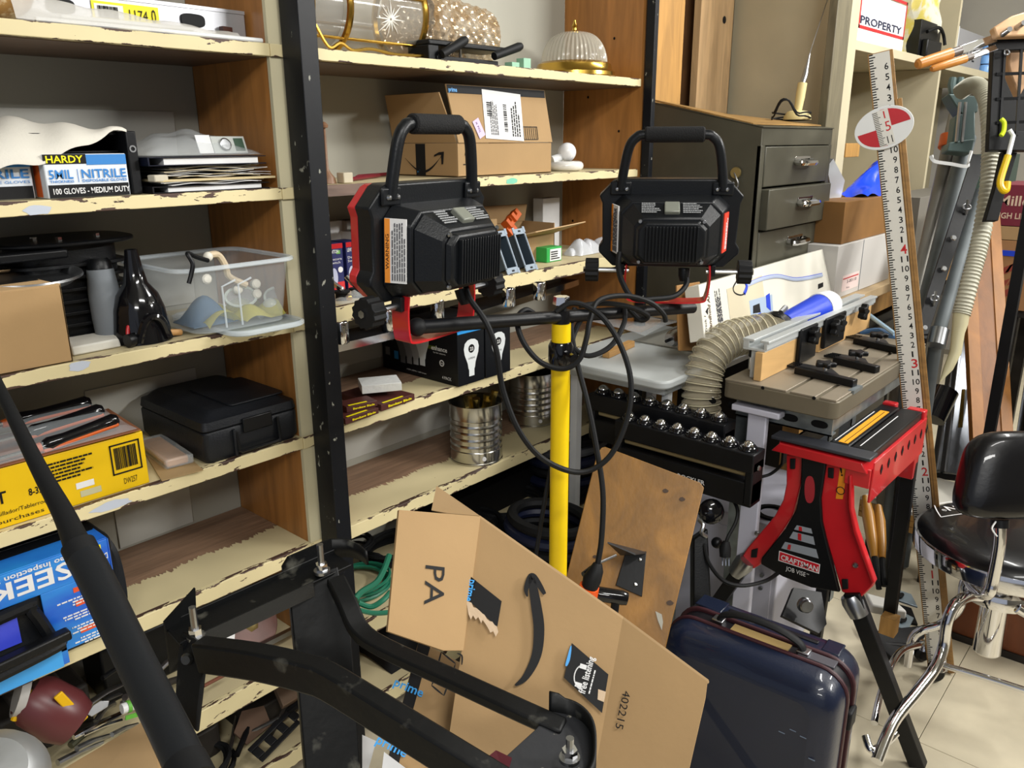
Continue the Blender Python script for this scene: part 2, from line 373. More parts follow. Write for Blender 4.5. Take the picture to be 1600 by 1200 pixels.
# timbers behind the cabinet
def timber(name, label, cat, a, b, Y, th, m, z0=.93, z1=2.35, ypx=100):
    xa = at(a, ypx, Y=Y).x; xb = at(b, ypx, Y=Y).x
    o = MB().box(xa, xb, Y, Y+th, z0, z1).build(name, m, bevel=.002); tag(o, label, cat); return o
timber('wall_stud', 'honey coloured wall stud just right of the black shelving post', 'timber', 1026, 1066, 1.57, .05, M_sidec)
timber('wall_stud', 'dark brown strip in the gap between the two pale boards behind the cabinet', 'timber', 1060, 1096, 1.70, .05, wood('dark_gap_strip', H('7B5A3C'), .75, (7, 7, 1)))  # dark strip closing the gap between the boards
timber('wall_plank', 'rough sawn pale plank with a knot hole left of the cream panel', 'timber', 1091, 1141, 1.62, .03, M_stud)
k_ = at(1132, 31, Y=1.6185); MB(frame(k_, (1, 0, 0), z=(0, -1, 0))).lathe([(0, 0.0005), (.012, .0006), (.014, 0)], 14).build('knot_hole', M_blackm, bpy.data.objects['wall_plank'])
pn = timber('plywood_sheet', 'large cream painted plywood panel standing behind the grey drawer cabinet', 'panel', 1138, 1299, 1.655, .02, mat('stained_cream', H('CFC5A8'), .6, var=.08, vs=6, bump=.35, bs=14, vd=6))
# ================================================================ left bay, top shelf
Z1, Z2, Z3, Z4, Z5, Z6, Z7 = 1.6437, 1.3837, 1.1207, .8667, .6157, .3507, .1207
FX, FZ = (1, 0, 0), (0, 0, 1)
a = at(380, 46, Y=1.47); top = at(380, 19, Y=1.47).z
t = thing('spirit_level', 'silver box spirit level with a yellow barcode sticker on the top left shelf', 'level', (.2, 1.48, Z1))
Mv = Matrix.Translation(V((-.35, 1.462, Z1)))
MB(Mv).box(0, a.x+.35, 0, .024, 0, top-Z1).build('body', mat('brushed_alu', H('A8A9AE'), .4, .75, var=.06, vs=20), t, bevel=.001)
MB(Mv).box(0, a.x+.35, -.0015, 0, top-Z1-.006, top-Z1).build('rail', MT['brushed_alu'], t)
for c0, c1 in ((73, 119), (280, 319)):
    q0 = at(c0, 14, Y=1.461); q1 = at(c1, 24, Y=1.461); cx = (q0.x+q1.x)/2; w = (q1.x-q0.x)/2
    mb = MB(frame((cx, 1.4618, (Z1+top)/2+.004), FX, z=(0, -1, 0)))
    poly = [(w*math.copysign(abs(math.cos(a_))**.6, math.cos(a_)), .011*math.copysign(abs(math.sin(a_))**.6, math.sin(a_))) for a_ in [k*math.pi/12 for k in range(24)]]
    mb.prism(poly, -.001, .003); mb.build('hand_grip', M_rubber, t, bevel=.001)
q0 = at(146, 31, Y=1.46); q1 = at(249, 31, Y=1.46); zl = at(146, 29, Y=1.46).z
Ml = frame((q0.x, 1.4605, zl), FX, z=(0, -1, 0)); wl = q1.x-q0.x
st_ = decal(t, Ml, wl, .028, mat('yellow_label', H('E3D400'), .5), 'sticker')
decal(t, Ml @ Matrix.Translation((.004, .003, .0006)), wl*.42, .021, M_paper, 'barcode_field'); barcode(t, Ml @ Matrix.Translation((.009, .003, .001)), wl*.3, .018, None, 3)
text(t, '1174', Ml @ Matrix.Translation((wl*.54, .004, .001)), .016, M_ink, wl*.28); text(t, '0', Ml @ Matrix.Translation((wl*.88, .002, .001)), .022, M_ink, wl*.07)
o = MB().box(at(38, 5, Y=1.6).x, at(243, 5, Y=1.6).x, 1.6, 1.62, Z1, 1.84).build('foam_board', mat('speckled_foam', H('9C9CA6'), .8, var=.12, vs=90)); tag(o, 'grey speckled foam board standing behind the spirit level', 'board')
# plastic bag of rods
t = thing('bag_of_dowels', 'clear plastic bag of white and cream rods lying along the top left shelf edge', 'bag', (.6, 1.43, Z1))
for i, (c0, c1, y, z, m) in enumerate(((60, 406, 1.412, .004, M_white), (90, 398, 1.425, .005, mat('cream_rod', H('D8C9A0'), .5)), (100, 300, 1.435, .014, M_white), (150, 350, 1.442, .004, MT['cream_rod']))):
    x0 = at(c0, 60, Y=y).x; x1 = at(c1, 60, Y=y).x
    MB().cyl((x0, y, Z1+z), (x1, y-.006, Z1+z), .0042, n=10).build('rod', m, t)
rnd = random.Random(2)
x0 = at(20, 60, Y=1.43).x; x1 = at(368, 60, Y=1.43).x
def bagf(u, v):
    h = .027*(1-u)**1.1*math.sin(math.pi*v)**.7+.012*math.sin(math.pi*v)
    return (x0+(x1-x0)*u, 1.403+.05*v, Z1+.002+h+.0025*math.sin(23*u+9*v)*math.sin(math.pi*v))
MB().grid(bagf, 26, 8).build('film', mat('milky_film', H('E8E6E0'), .2, alpha=.5, bump=.9, bs=40), t)
o = MB().sphere((at(0, 14, Y=1.45).x-.01, 1.45, Z1+.042), .052, 12, (1.15, .8, .8)).build('amber_glass_jar', mat('amber_glass', H('A67B3C'), .15, alpha=.8, bump=1, bs=60, col2=H('E0CDA4'), t=.62, vs=60)); tag(o, 'crinkled amber glass jar at the left end of the top left shelf', 'jar')
o = MB(rotz(at(355, 46, Y=1.452), 20)).prism([(-.011, 0), (.012, -.002), (.009, .009), (-.008, .011)], 0, .012).build('wood_wedge', wood('dark_wedge', H('4A2A22'), .7)); tag(o, 'small dark brown wedge near the right end of the spirit level', 'wedge'); o.location.z = Z1+.016

# ================================================================ left bay, second shelf
M_hardy = mat('glove_blue', H('2E7CC4'), .5)
def glovebox(label, M, w, d, h, full=True):
    t = thing('glove_box', label, 'box', M @ V((w/2, d/2, 0)))
    MB(M).box(0, w, 0, d, 0, h).build('carton', mat('glove_carton', H('D5DBE2'), .45), t, bevel=.002)
    f = lambda a, b, z=0: face(M, 'front', a, b, w, d, h) @ Matrix.Translation((0, 0, z))
    MB(f(0, 0)).box(.002, w-.002, .001, h*.31, -.0004, .0003).build('black_band', M_ink, t)
    MB(f(0, 0)).box(w*.5, w-.001, h*.75, h-.001, -.0004, .0003).build('blue_band', M_hardy, t)
    if full:
        MB(f(0, 0)).box(.0, w*.5, h*.78, h*1.0, -.0004, .0003).build('black_flash', M_ink, t)
        text(t, 'HARDY', f(.004, h*.81, .0007), h*.16, mat('logo_yellow', H('F2E20A'), .5), w*.43, bold=True)
        text(t, '5MIL', f(.005, h*.45, .0006), h*.2, M_hardy, w*.28, bold=True); text(t, 'THICKNESS', f(.005, h*.36, .0006), h*.055, M_hardy, w*.28, bold=True)
        text(t, 'NITRILE', f(w*.42, h*.45, .0006), h*.2, M_hardy, w*.55, bold=True); text(t, 'DISPOSABLE GLOVES', f(w*.42, h*.36, .0006), h*.06, M_hardy, w*.55, bold=True)
        MB(f(0, 0)).box(w*.375, w*.38, h*.36, h*.66, 0, .0005).build('rule', M_hardy, t)
        text(t, '100 GLOVES - MEDIUM DUTY', f(.008, h*.1, .0007), h*.13, M_paper, w*.93, bold=True)
    else:
        text(t, 'NITRILE', f(w*.58, h*.5, .0006), h*.2, M_hardy, w*.4, bold=True); text(t, 'DISPOSABLE GLOVES', f(w*.58, h*.38, .0006), h*.06, M_hardy, w*.4)
    MB(face(M, 'left', 0, 0, w, d, h)).box(d*.78, d*.9, .002, h*.95, 0, .0004).build('orange_stripe', M_orange, t)
    MB(face(M, 'left', 0, 0, w, d, h)).box(d*.58, d*.66, .002, h*.95, 0, .0004).build('orange_stripe', M_orange, t)
    return t
p = at(75, 303, Z=Z2)
glovebox('front blue and white glove carton with a yellow flash, second left shelf', Matrix.Translation(V((at(75, 302, Y=1.412).x, 1.412, Z2))), .130, .20, .068)
glovebox('second nitrile glove carton half hidden under the white cloth at the left end', Matrix.Translation(V((.25, 1.44, Z2))), .238, .12, .066, False)
t = thing('binder_box', 'black open ended storage box under the white cloth behind the glove cartons', 'box', (.57, 1.56, Z2))
Mb = Matrix.Translation(V((.485, 1.455, Z2+.0695)))
mb = MB(Mb); mb.box(0, .15, .0, .22, 0, .003); mb.box(0, .15, 0, .22, .028, .031); mb.box(0, .003, 0, .22, 0, .031); mb.box(0, .15, .215, .22, 0, .031); mb.build('case', M_blackp, t, bevel=.001)
MB().box(.6375, .655, 1.425, 1.68, Z2, Z2+.104).build('binder_spine', M_black, t, bevel=.002)
MB(frame((.646, 1.4245, Z2+.075), FX, z=(0, -1, 0))).lathe([(.0035, 0), (.006, 0), (.006, .001), (.0035, .001), (.0035, 0)], 14).build('spine_ring', M_steel, t)
# white cloth
def cl(u, v):
    x = .34+.30*u; y = 1.395+.26*v
    px_ = [(0, 255), (20, 262), (40, 252), (60, 235), (75, 229), (100, 219), (150, 211), (212, 213)]
    z = Z2+.107+.010*math.sin(3.1*min(1, u*1.3))-.012*max(0, u-.75)
    fr = (1-v)**6*(.088*(1-min(1, u*1.1))**.8+.004)                       # front hem hangs lower at the left
    z += -fr+.006*math.sin(9*u+5*v)+.004*math.sin(21*u-7*v)
    if v == 0: z -= .004
    return (x, y+.03*u*(1-v), z)
o = MB().grid(cl, 40, 16, .004).build('dust_cloth', mat('white_cloth', H('CFCBC0'), .8, var=.05, vs=9, bump=.2, bs=250), smooth=80); tag(o, 'off white cloth draped over the glove cartons and black box', 'cloth')
# binders and folders
M_folder = mat('black_binder', H('141418'), .35)
stack = [(.0, .012, M_folder, 'black_binder', 'lowest black ring binder of the paper stack on the second left shelf', .662, .912, 1.405, 0),
 (.012, .0065, M_paper, 'paper_sheaf', 'white sheaf of loose papers just above the lowest binder of the stack', .668, .910, 1.402, 1),
 (.019, .004, mat('manila', H('C9B88E'), .7), 'manila_folder', 'cream manila folder above the white sheaf in the paper stack', .675, .905, 1.408, -2),
 (.0235, .006, mat('buff_paper', H('D4C7AA'), .7), 'booklet_pile', 'buff booklet pile in the middle of the paper stack', .69, .908, 1.414, 2),
 (.030, .009, M_folder, 'black_folder', 'thin black folder in the middle of the paper stack', .67, .905, 1.415, -1),
 (.0395, .006, MT['manila'], 'catalogue', 'dog eared cream catalogue below the top binder of the stack', .69, .902, 1.414, 2),
 (.046, .015, mat('navy_binder', H('161A2A'), .3), 'black_binder', 'topmost navy black ring binder with a shiny cover carrying the plastic bag', .660, .908, 1.405, -1)]
for z, h, m, n_, l_, x0, x1, y0, rot in stack:
    M = rotz((x0, y0, Z2+z), rot*.6); w = x1-x0; d = .25
    if 'binder' in n_:
        t = thing(n_, l_, 'binder', (x0+w/2, y0+.1, Z2+z))
        MB(M).box(0, w-.02, 0, d, 0, .0016).build('cover', m, t, bevel=.0006); MB(M).box(0, w-.02, 0, d, h-.0018, h-.0004).build('cover', m, t, bevel=.0006)
        MB(M).box(0, .003, 0, d, 0, h-.0004).build('spine', m, t, bevel=.0005); MB(M).box(.03, w-.035, .005, d-.005, .0018, h-.002).build('pages', M_paper, t)
    elif h > .005:
        t = thing(n_, l_, 'papers', (x0+w/2, y0+.1, Z2+z)); k = 4
        for i in range(k):
            xa_, xb_, ya_, ph = rnd.uniform(0, .03), w-rnd.uniform(0, .045), rnd.uniform(0, .010), rnd.uniform(0, 3); MB(M).grid(lambda u, v, xa_=xa_, xb_=xb_, ya_=ya_, ph=ph, i=i: (xa_+(xb_-xa_)*u, ya_+(d-.015-ya_)*v+.004*math.sin(3*u+ph), h*i/k+.0030*(1-v)*math.sin(5*u+ph)**2), 14, 4, h*.5/k).build('sheet', [m, M_paper, MT['buff_paper'] if 'buff_paper' in MT else m, M_paper][i % 4], t)
    else: tag(MB(M).box(0, w, 0, d, 0, h-.0006).build(n_, m), l_, 'folder')
o = MB(rotz((.668, 1.404, Z2+.0195), 12)).box(0, .028, .0, .02, 0, .012).build('binder_clip', mat('buff_clip', H('BEB7A4'), .4), bevel=.002); tag(o, 'pale clip at the left end of the paper stack', 'clip')
# bag with gauge
t = thing('bagged_gauge', 'small pressure gauge and leaflet in crumpled clear bag on top of the binders', 'bag', (.72, 1.47, Z2+.062))
def gb(u, v):
    n_ = .006*math.sin(17*u+5*v)*math.cos(11*v-4*u)
    return (.67+.225*u, 1.42+.16*v, Z2+.0625+max(0, (math.sin(math.pi*u)**.5)*(math.sin(math.pi*v)**.6)*(.020+.022*math.sin(2.2*u+.6))+n_*(math.sin(math.pi*v))))
MB().grid(gb, 30, 14).build('film', mat('clear_bag', H('E6ECEF'), .12, alpha=.26, bump=.8, bs=35), t, smooth=30)
Mg = frame((.80, 1.435, Z2+.065), (1, .1, .0), z=(0, -1, .35))
MB(Mg).box(-.03, .0, 0, .034, 0, .002).build('leaflet', M_paper, t)
MB(Mg).box(.002, .075, 0, .032, -.001, .001).build('card', mat('grey_card', H('B4B8B4'), .6), t)
MB(Mg @ Matrix.Translation((.028, .016, .002))).lathe([(0, 0), (.011, 0), (.012, .003), (.010, .004), (.0098, .003), (0, .003)], 20).build('gauge', M_steel, t)
MB(Mg @ Matrix.Translation((.05, .004, .0012))).box(0, .02, 0, .024, 0, .001).build('green_print', mat('dark_green', H('2E4A38'), .5), t)

# ================================================================ left bay, third shelf
t = thing('cardboard_box', 'plain open cardboard box on the third left shelf, at the left edge', 'box', (.33, 1.5, Z3))
xr = at(115, 566, Y=1.403).x; xl = xr-.26; zt = at(97, 445, Y=1.403).z
mb = MB(); w_ = .003
for b in ((xl, xr, 1.403, 1.406), (xl, xr, 1.60, 1.603), (xl, xl+w_, 1.403, 1.603), (xr-w_, xr, 1.403, 1.603)): mb.box(*b, Z3, zt)
mb.box(xl, xr, 1.403, 1.603, Z3, Z3+.003); mb.build('carton', M_card, t, bevel=.0008)
MB().slab([(xl, 1.404, zt), (xr, 1.404, zt), (xr-.02, 1.43, zt+.006), (xl+.02, 1.43, zt+.004)], .002).build('flap', M_cardin, t)
MB().slab([(xl, 1.602, zt), (xr, 1.602, zt), (xr-.01, 1.55, zt+.014), (xl+.01, 1.55, zt+.014)], .002).build('flap', M_cardin, t)
MB().box(xl+.085, xl+.125, 1.4018, 1.4028, Z3+.004, zt-.0).build('tape', mat('brown_tape', H('B59468'), .35), t)
# black finned motor
t = thing('finned_motor', 'black ribbed motor housing with chrome bolts behind the cardboard box', 'machine', (.52, 1.60, Z3))
cx = at(85, 470, Y=1.60).x; Mf = Matrix.Translation(V((cx+.02, 1.59, Z3)))
sq = lambda r, k=.5: [(r*math.copysign(abs(math.cos(a_))**k, math.cos(a_)), .75*r*math.copysign(abs(math.sin(a_))**k, math.sin(a_))) for a_ in [j*math.pi/16 for j in range(32)]]
MB(Mf).prism(sq(.085), 0, .175).build('body', M_blackp, t)
for k in range(7): MB(Mf).prism(sq(.100), .012+k*.021, .018+k*.021).build('fin', M_blackp, t, bevel=.001)
MB(Mf).prism(sq(.122, .7), .176, .184).build('top_plate', M_blackp, t, bevel=.003)
for bx_, by_ in ((-.05, -.03), (-.02, -.06), (.05, -.045)): MB(Mf).tube([(bx_, by_, .184), (bx_, by_, .191)], .006, 6).build('bolt', M_chrome, t)
MB(Mf).box(-.13, -.02, -.095, -.055, .158, .174).build('handle', M_blackp, t, bevel=.004)
t = thing('steel_pan', 'shallow steel pan with rolled rim lying above the cardboard box', 'pan', (cx-.08, 1.50, Z3+.12))
MB(rotz((at(30, 428, Y=1.50).x, 1.50, at(30, 436, Y=1.5).z-.004), 0, 4)).lathe([(0, .001), (.075, .002), (.088, .012), (.094, .013), (.095, .009), (.088, .008), (.078, -.002), (0, -.002)], 36).build('dish', M_steel, t)
o = MB().box(xl+.02, xr-.03, 1.42, 1.58, Z3+.004, at(30, 436, Y=1.5).z-.008).build('packed_contents', mat('brown_fill', H('4A3B2C'), .8)); tag(o, 'dark packing filling the open cardboard box', 'packing')
# grey cylinder handle
p0 = at(168, 512, Y=1.50); zb = Z3+.0
t = thing('rubber_canister', 'grey tapered rubber cylinder with black cap standing beside the black nozzle', 'canister', (p0.x, 1.5, Z3))
b0 = V((at(172, 508, Y=1.50).x, 1.50, Z3)); b1 = V((at(157, 404, Y=1.50).x, 1.51, at(157, 404, Y=1.5).z))
MB().tube([b0.lerp(b1, s_) for s_ in (0, .04, .3, .6, .87)], [.021, .0255, .027, .0265, .0225], 24).build('grip', mat('grey_rubber', H('6F757B'), .55), t)
MB().tube([b0.lerp(b1, s_) for s_ in (.872, .95, 1)], [.0215, .020, .015], 24).build('cap', M_blackp, t)
# black nozzle
t = thing('vacuum_nozzle', 'glossy black cone nozzle with flared base beside the grey cylinder', 'nozzle', (at(215, 510, Y=1.47).x, 1.47, Z3))
n0 = at(222, 516, Y=1.47); n1 = at(192, 404, Y=1.47); n0.z = Z3
M_gloss = mat('gloss_black', H('0F0F12'), .12, coat=.5)
MB(frame(n0, FX, z=(n1-n0))).lathe([(.011, .165), (.016, .13), (.021, .105), (.036, .085), (.044, .06), (.048, .03), (.052, 0), (.049, 0), (.045, .03), (.041, .06), (.033, .083), (.018, .105), (.009, .165), (.011, .165)], 24).build('cone', M_gloss, t)
MB().tube(catmull([n0+V((-.028, -.046, .006)), n0+V((-.016, -.050, .040)), n0+V((0, -.050, .050)), n0+V((.016, -.050, .040)), n0+V((.028, -.046, .006))], 5), .007, 8).build('leg_arch', M_gloss, t)
# clamp
t = thing('squeeze_clamp', 'black handled clamp with red lever lying before the black nozzle', 'clamp', (at(220, 515, Y=1.42).x, 1.42, Z3))
c0 = at(196, 514, Y=1.425); c1 = at(253, 502, Y=1.44); c0.z = Z3+.0125; c1.z = Z3+.0125
MB().tube([c0, c0.lerp(c1, .12), c0.lerp(c1, .2), c0.lerp(c1, .95), c1], [.012, .0122, .009, .0085, .006], 14).build('grip', M_blackp, t)
MB().tube(catmull([c0+V((.006, .01, .0)), c0+V((.015, .018, .024)), c0.lerp(c1, .6)+V((0, .015, .030)), c1+V((-.004, .012, .008))], 6), .0035, 8).build('lever', M_red, t)
MB().cyl(c1, c1+V((.035, .004, -.006)), .006, n=10).build('dowel', wood('dowel_wood', H('B98C58'), .8), t)
# white foam block
bq = [at(112, 516, Z=Z3+.028), at(113, 554, Z=Z3), at(188, 540, Z=Z3), at(165, 506, Z=Z3+.02)]
o = MB().hexa([at(114, 557, Z=Z3), at(190, 542, Z=Z3), at(168, 512, Z=Z3)+V((0, .03, 0)), at(100, 520, Z=Z3)+V((0, .05, 0)), at(114, 557, Z=Z3)+V((0, 0, .016)), at(190, 542, Z=Z3)+V((-.003, 0, .016)), at(168, 512, Z=Z3)+V((0, .03, .018)), at(100, 520, Z=Z3)+V((0, .05, .018))]).build('foam_block', mat('white_foam', H('CFCDC4'), .8, bump=.6, bs=40), bevel=.003); tag(o, 'torn white foam slab lying between the cardboard box and the black nozzle', 'foam')
# clear bin and lid
M_bin = mat('clear_bin', H('DDE6EA'), .12, alpha=.16)
M_binr = mat('clear_bin_rim', H('DDE6EC'), .15, alpha=.42)
def rrect(x0, x1, y0, y1, r, k=5):
    out = []
    for cx_, cy_, a0 in ((x1-r, y1-r, 0), (x0+r, y1-r, 90), (x0+r, y0+r, 180), (x1-r, y0+r, 270)):
        for j in range(k+1):
            a_ = math.radians(a0+90*j/k); out.append((cx_+r*math.cos(a_), cy_+r*math.sin(a_)))
    return out
def ringwall(mb, loops):   # loops: list of (poly, z) same count
    n = len(loops[0][0]); vs = [(x, y, z) for P, z in loops for x, y in P]
    mb.add(vs, [(i*n+k, i*n+(k+1) % n, (i+1)*n+(k+1) % n, (i+1)*n+k) for i in range(len(loops)-1) for k in range(n)]); return mb
lf = at(335, 526, Z=Z3); lr = at(494, 500, Z=Z3)
lx0, lx1, ly0, ly1 = at(246, 488, Z=Z3).x-.02, .909, 1.335, 1.60
t = thing('snap_on_cover', 'frosted clear bin lid jutting over the third left shelf edge under the bin', 'lid', ((lx0+lx1)/2, 1.5, Z3))
lp = rrect(lx0, lx1, ly0, ly1, .035)
MB().prism(lp, Z3+.001, Z3+.004).build('panel', mat('frosted_lid', H('CCD6D6'), .2, alpha=.6), t)
mb = MB(); mb.tube([V((x, y, Z3+.0065)) for x, y in lp], .0055, 6, closed=True); mb.build('rolled_rim', M_binr, t)
t = thing('storage_bin', 'clear plastic storage bin holding goggles and cords on its lid', 'bin', ((lx0+lx1)/2, 1.5, Z3))
zb = Z3+.0125; bx0, bx1, by0, by1 = at(300, 518, Z=zb).x-.035, .901, 1.358, 1.585
hB = at(470, 402, Y=1.355).z-zb
mb = MB()
ringwall(mb, [(rrect(bx0+.03, bx1-.015, by0+.012, by1-.012, .03), zb), (rrect(bx0+.005, bx1-.003, by0+.002, by1-.002, .03), zb+hB*.85), (rrect(bx0, bx1, by0, by1, .03), zb+hB)])
mb.build('walls', M_bin, t)
MB().prism(rrect(bx0+.03, bx1-.015, by0+.012, by1-.012, .03), zb-.001, zb+.001).build('base', M_bin, t)
mb = MB(); mb.tube([V((x, y, zb+hB)) for x, y in rrect(bx0-.006, bx1+.006, by0-.006, by1+.006, .033)], .0045, 6, closed=True); mb.build('rim', M_binr, t)
for xx in (.36, .5):   # moulded ribs in front face
    x_ = bx0+(bx1-bx0)*xx; MB().tube([(x_, by0+.011, zb+.005), (x_-.006, by0+.002, zb+hB*.7), (x_+.02, by0-.001, zb+hB*.78)], .0022, 6).build('rib', M_binr, t)
# contents
M_rope = mat('white_cap', H('D6D2C6'), .5)
t = thing('safety_goggles', 'clear safety goggles with pale knobs lying in the storage bin', 'goggles', (bx0+.2, 1.46, zb))
for k in (0, 1):
    c = at(375+60*k, 448, Y=1.45)+V((0, 0, -.02))
    MB(frame(c, FX, z=(0, -1, .5))).tube([V((.034*math.cos(a_), .02*math.sin(a_), 0)) for a_ in [j*math.pi/10 for j in range(20)]], .003, 6, closed=True).build('lens_frame', mat('goggle_frame', H('C9D2CC'), .2, alpha=.7), t)
    MB(frame(c, FX, z=(0, -1, .5))).prism([(.033*math.cos(j*math.pi/8), .019*math.sin(j*math.pi/8)) for j in range(16)], -.0005, .0005).build('lens', M_bin, t)
for qx, qy in ((322, 436), (371, 452), (420, 456), (424, 440)):
    c = at(qx, qy, Y=1.45); c.x = min(c.x, .868); MB(frame(c, FX, z=(0, -1, .1))).lathe([(0, -.006), (.009, -.006), (.010, .004), (.007, .007), (0, .007)], 12).build('knob', M_rope, t)
MB().tube(catmull([at(322, 400, Y=1.42), at(340, 398, Y=1.43), at(352, 415, Y=1.43), at(358, 432, Y=1.44), at(385, 445, Y=1.44)], 6), .0065, 8).build('strap', mat('tan_strap', H('C9B79A'), .6), t)
t = thing('hook_cord', 'short black hook hanging over the rim of the storage bin', 'hook', at(300, 400, Y=1.35))
MB().tube(catmull([at(325, 407, Y=1.37), at(308, 402, Y=1.36), at(293, 396, Y=1.352), at(301, 412, Y=1.346), at(299, 428, Y=1.346), at(295, 443, Y=1.346)], 6), [.004]*31, 8).build('cord', M_black, t)
MB().sphere(at(325, 401, Y=1.40), .009, 8).build('toggle', M_rope, t)
o = MB().grid(lambda u, v: (bx0+.06+.17*u, by0+.03+.11*v, zb+.003+.03*abs(math.sin(7*u+3*v)*math.cos(5*v-2*u))), 22, 14).build('yellow_netting', mat('yellow_net', H('A8A24A'), .6, alpha=.8, bump=1, bs=50)); tag(o, 'crumpled yellow green netting in the bottom of the storage bin', 'netting')
o = MB().grid(lambda u, v: (bx0+.04+.09*u, by0+.05+.08*v, zb+.004+.05*math.sin(math.pi*u)*math.sin(math.pi*v)), 10, 8, .002).build('blue_rag', mat('dusty_blue', H('3B5670'), .8)); tag(o, 'dusty blue rag in the left half of the storage bin', 'rag')
t = thing('glass_vial', 'small clear glass bulb lying in the right of the storage bin', 'vial', (bx1-.09, 1.45, zb))
c = at(423, 478, Y=1.43); MB().sphere(c, .017, 10).build('bulb', M_binr, t); MB().cyl(c+V((-.012, 0, -.008)), c+V((-.03, 0, -.02)), .006, n=10).build('neck', M_binr, t)

# ================================================================ left bay, fourth shelf
xr = at(233, 746, Y=1.412).x; zt = at(228, 672, Y=1.412).z; xl = xr-.50; w = xr-xl; h = zt-Z4
M_yb = mat('yellow_carton', H('DDB400'), .45, var=.03, vs=8)
M = Matrix.Translation(V((xl, 1.412, Z4)))
t = carton('tool_carton', 'long yellow power tool carton with black barcode panel on the fourth left shelf', 'box', M, w, .16, h, M_yb)
F = lambda a_, b_, z=0: face(M, 'front', a_, b_, w, .16, h) @ Matrix.Translation((0, 0, z))
def outline(parent, M, w, h, k, m, name='frame_line'):
    mb = MB(M); mb.box(0, w, 0, k, 0, .0008); mb.box(0, w, h-k, h, 0, .0008); mb.box(0, k, 0, h, 0, .0008); mb.box(w-k, w, 0, h, 0, .0008); return mb.build(name, m, parent)
outline(t, F(w-.062, h*.33), .053, h*.56, .0025, M_ink); barcode(t, F(w-.055, h*.42), .040, h*.4, None, 5, 18)
text(t, 'DW257', F(w-.045, h*.12), h*.11, M_ink, .024)
textlines(t, F(w-.165, h*.5), .075, h*.38, 6, None, 2); text(t, '8-32 VSR', F(w-.198, h*.42), h*.12, M_ink, .045, bold=True)
decal(t, F(w-.125, h*.28), .03, h*.11, M_paper); decal(t, F(w-.12, h*.12), .035, h*.11, mat('label_grey', H('B9B48E'), .6))
text(t, 'DEWALT', F(w-.335, h*.42), h*.2, M_ink, .105, bold=True)
text(t, 'Screwdriver/Destornillador/Tablerroca', F(w-.33, h*.22), h*.07, M_ink, .16); text(t, 'of your purchases', F(w-.31, h*.08), h*.07, M_ink, .13)
T = lambda a_, b_: face(M, 'top', a_, b_, w, .16, h)
MB(T(w-.07, .05)).box(0, .004, 0, .09, 0, .0005).build('print_bar', M_ink, t); MB(T(w-.055, .05)).box(0, .004, 0, .09, 0, .0005).build('print_bar', M_ink, t); text(t, 'SCREWDRIVER', T(w-.17, .02), .012, M_ink, .08)
# packs of orange and black tools on the carton
zc = zt+.001
for k, (px0, py0, px1, py1, lb) in enumerate(((2, 720, 183, 655, 'nearest'), (0, 705, 160, 640, 'middle'), (0, 690, 140, 628, 'farthest'))):
    yy = 1.43+.045*k
    t = thing('blister_packed_chisel', '%s of three black and orange handled tools packed on the yellow carton' % lb, 'tool', (xr-.15, yy, zc), 'black and orange tools in blister on the yellow carton')
    zz = zc+.012+.014*k
    e = at(px1, py1, Y=yy); e.z = max(e.z, zz); s_ = V((e.x-.13, yy-.004, zz)); g = V((e.x-.30, yy-.01, zz-.003))
    MB().tube([e, e.lerp(s_, .06), e.lerp(s_, .3), e.lerp(s_, .7), s_.lerp(e, .1), s_], [.009, .0135, .012, .011, .0135, .008], 12).build('handle', M_gloss, t)
    MB().bar([e.lerp(s_, .02)+V((0, -.009, -.006)), s_+V((0, -.008, -.005))], .008, .006).build('orange_rib', M_orange, t, bevel=.002)
    MB().tube([s_, s_+(g-s_)*.1], [.009, .007], 10).build('ferrule', M_orange, t)
    MB().cyl(s_, g, .0045, n=8).build('shank', M_chrome, t)
o = MB().slab([(xr-.40, 1.412, zc), (xr-.005, 1.405, zc+.004), (xr+.006, 1.565, zc+.006), (xr-.40, 1.57, zc)], .0015).build('backing_card', mat('brown_card', H('8A5638'), .7)); tag(o, 'brown backing card under the black and orange tools', 'card')
def blf(u, v):
    e_ = math.sin(math.pi*min(1, max(0, v)))**.35*min(1, (1-u)*9)**.6
    return (xr-.38+.372*u, 1.412+.15*v, zc+.006+e_*(.024+.018*v+.005*math.cos(v*19)))
o = MB().grid(blf, 26, 16).build('blister_shell', mat('blister', H('DCE4E8'), .08, alpha=.22)); tag(o, 'clear moulded blister shell over the black and orange tools', 'blister')
# wooden block in blister
t = thing('blister_packed_block', 'flat clear pack with a small tan wooden block between yellow carton and black case', 'pack', (at(275, 725, Y=1.44).x, 1.45, Z4))
q = [at(253, 752, Z=Z4+.001), at(318, 735, Z=Z4+.001), at(262, 685, Z=Z4+.001), at(215, 690, Z=Z4+.001)]
MB().slab(q, .001).build('card', mat('tan_card', H('A58A62'), .6), t)
c = at(262, 732, Z=Z4+.003); dv = (at(235, 700, Z=Z4+.003)-c); rt = (at(300, 722, Z=Z4+.003)-c)
MB(frame(c, rt, z=(0, 0, 1))).box(0, rt.length*.9, 0, dv.length*1.1, 0, .016).build('wood_block', wood('tan_block', H('B98752'), .85, (1, 8, 8), 3), t, bevel=.004)
MB(frame(c, rt, z=(0, 0, 1))).box(-.006, rt.length*.9+.008, -.006, dv.length*1.1+.006, -.001, .019).build('blister', M_clear, t, bevel=.004)
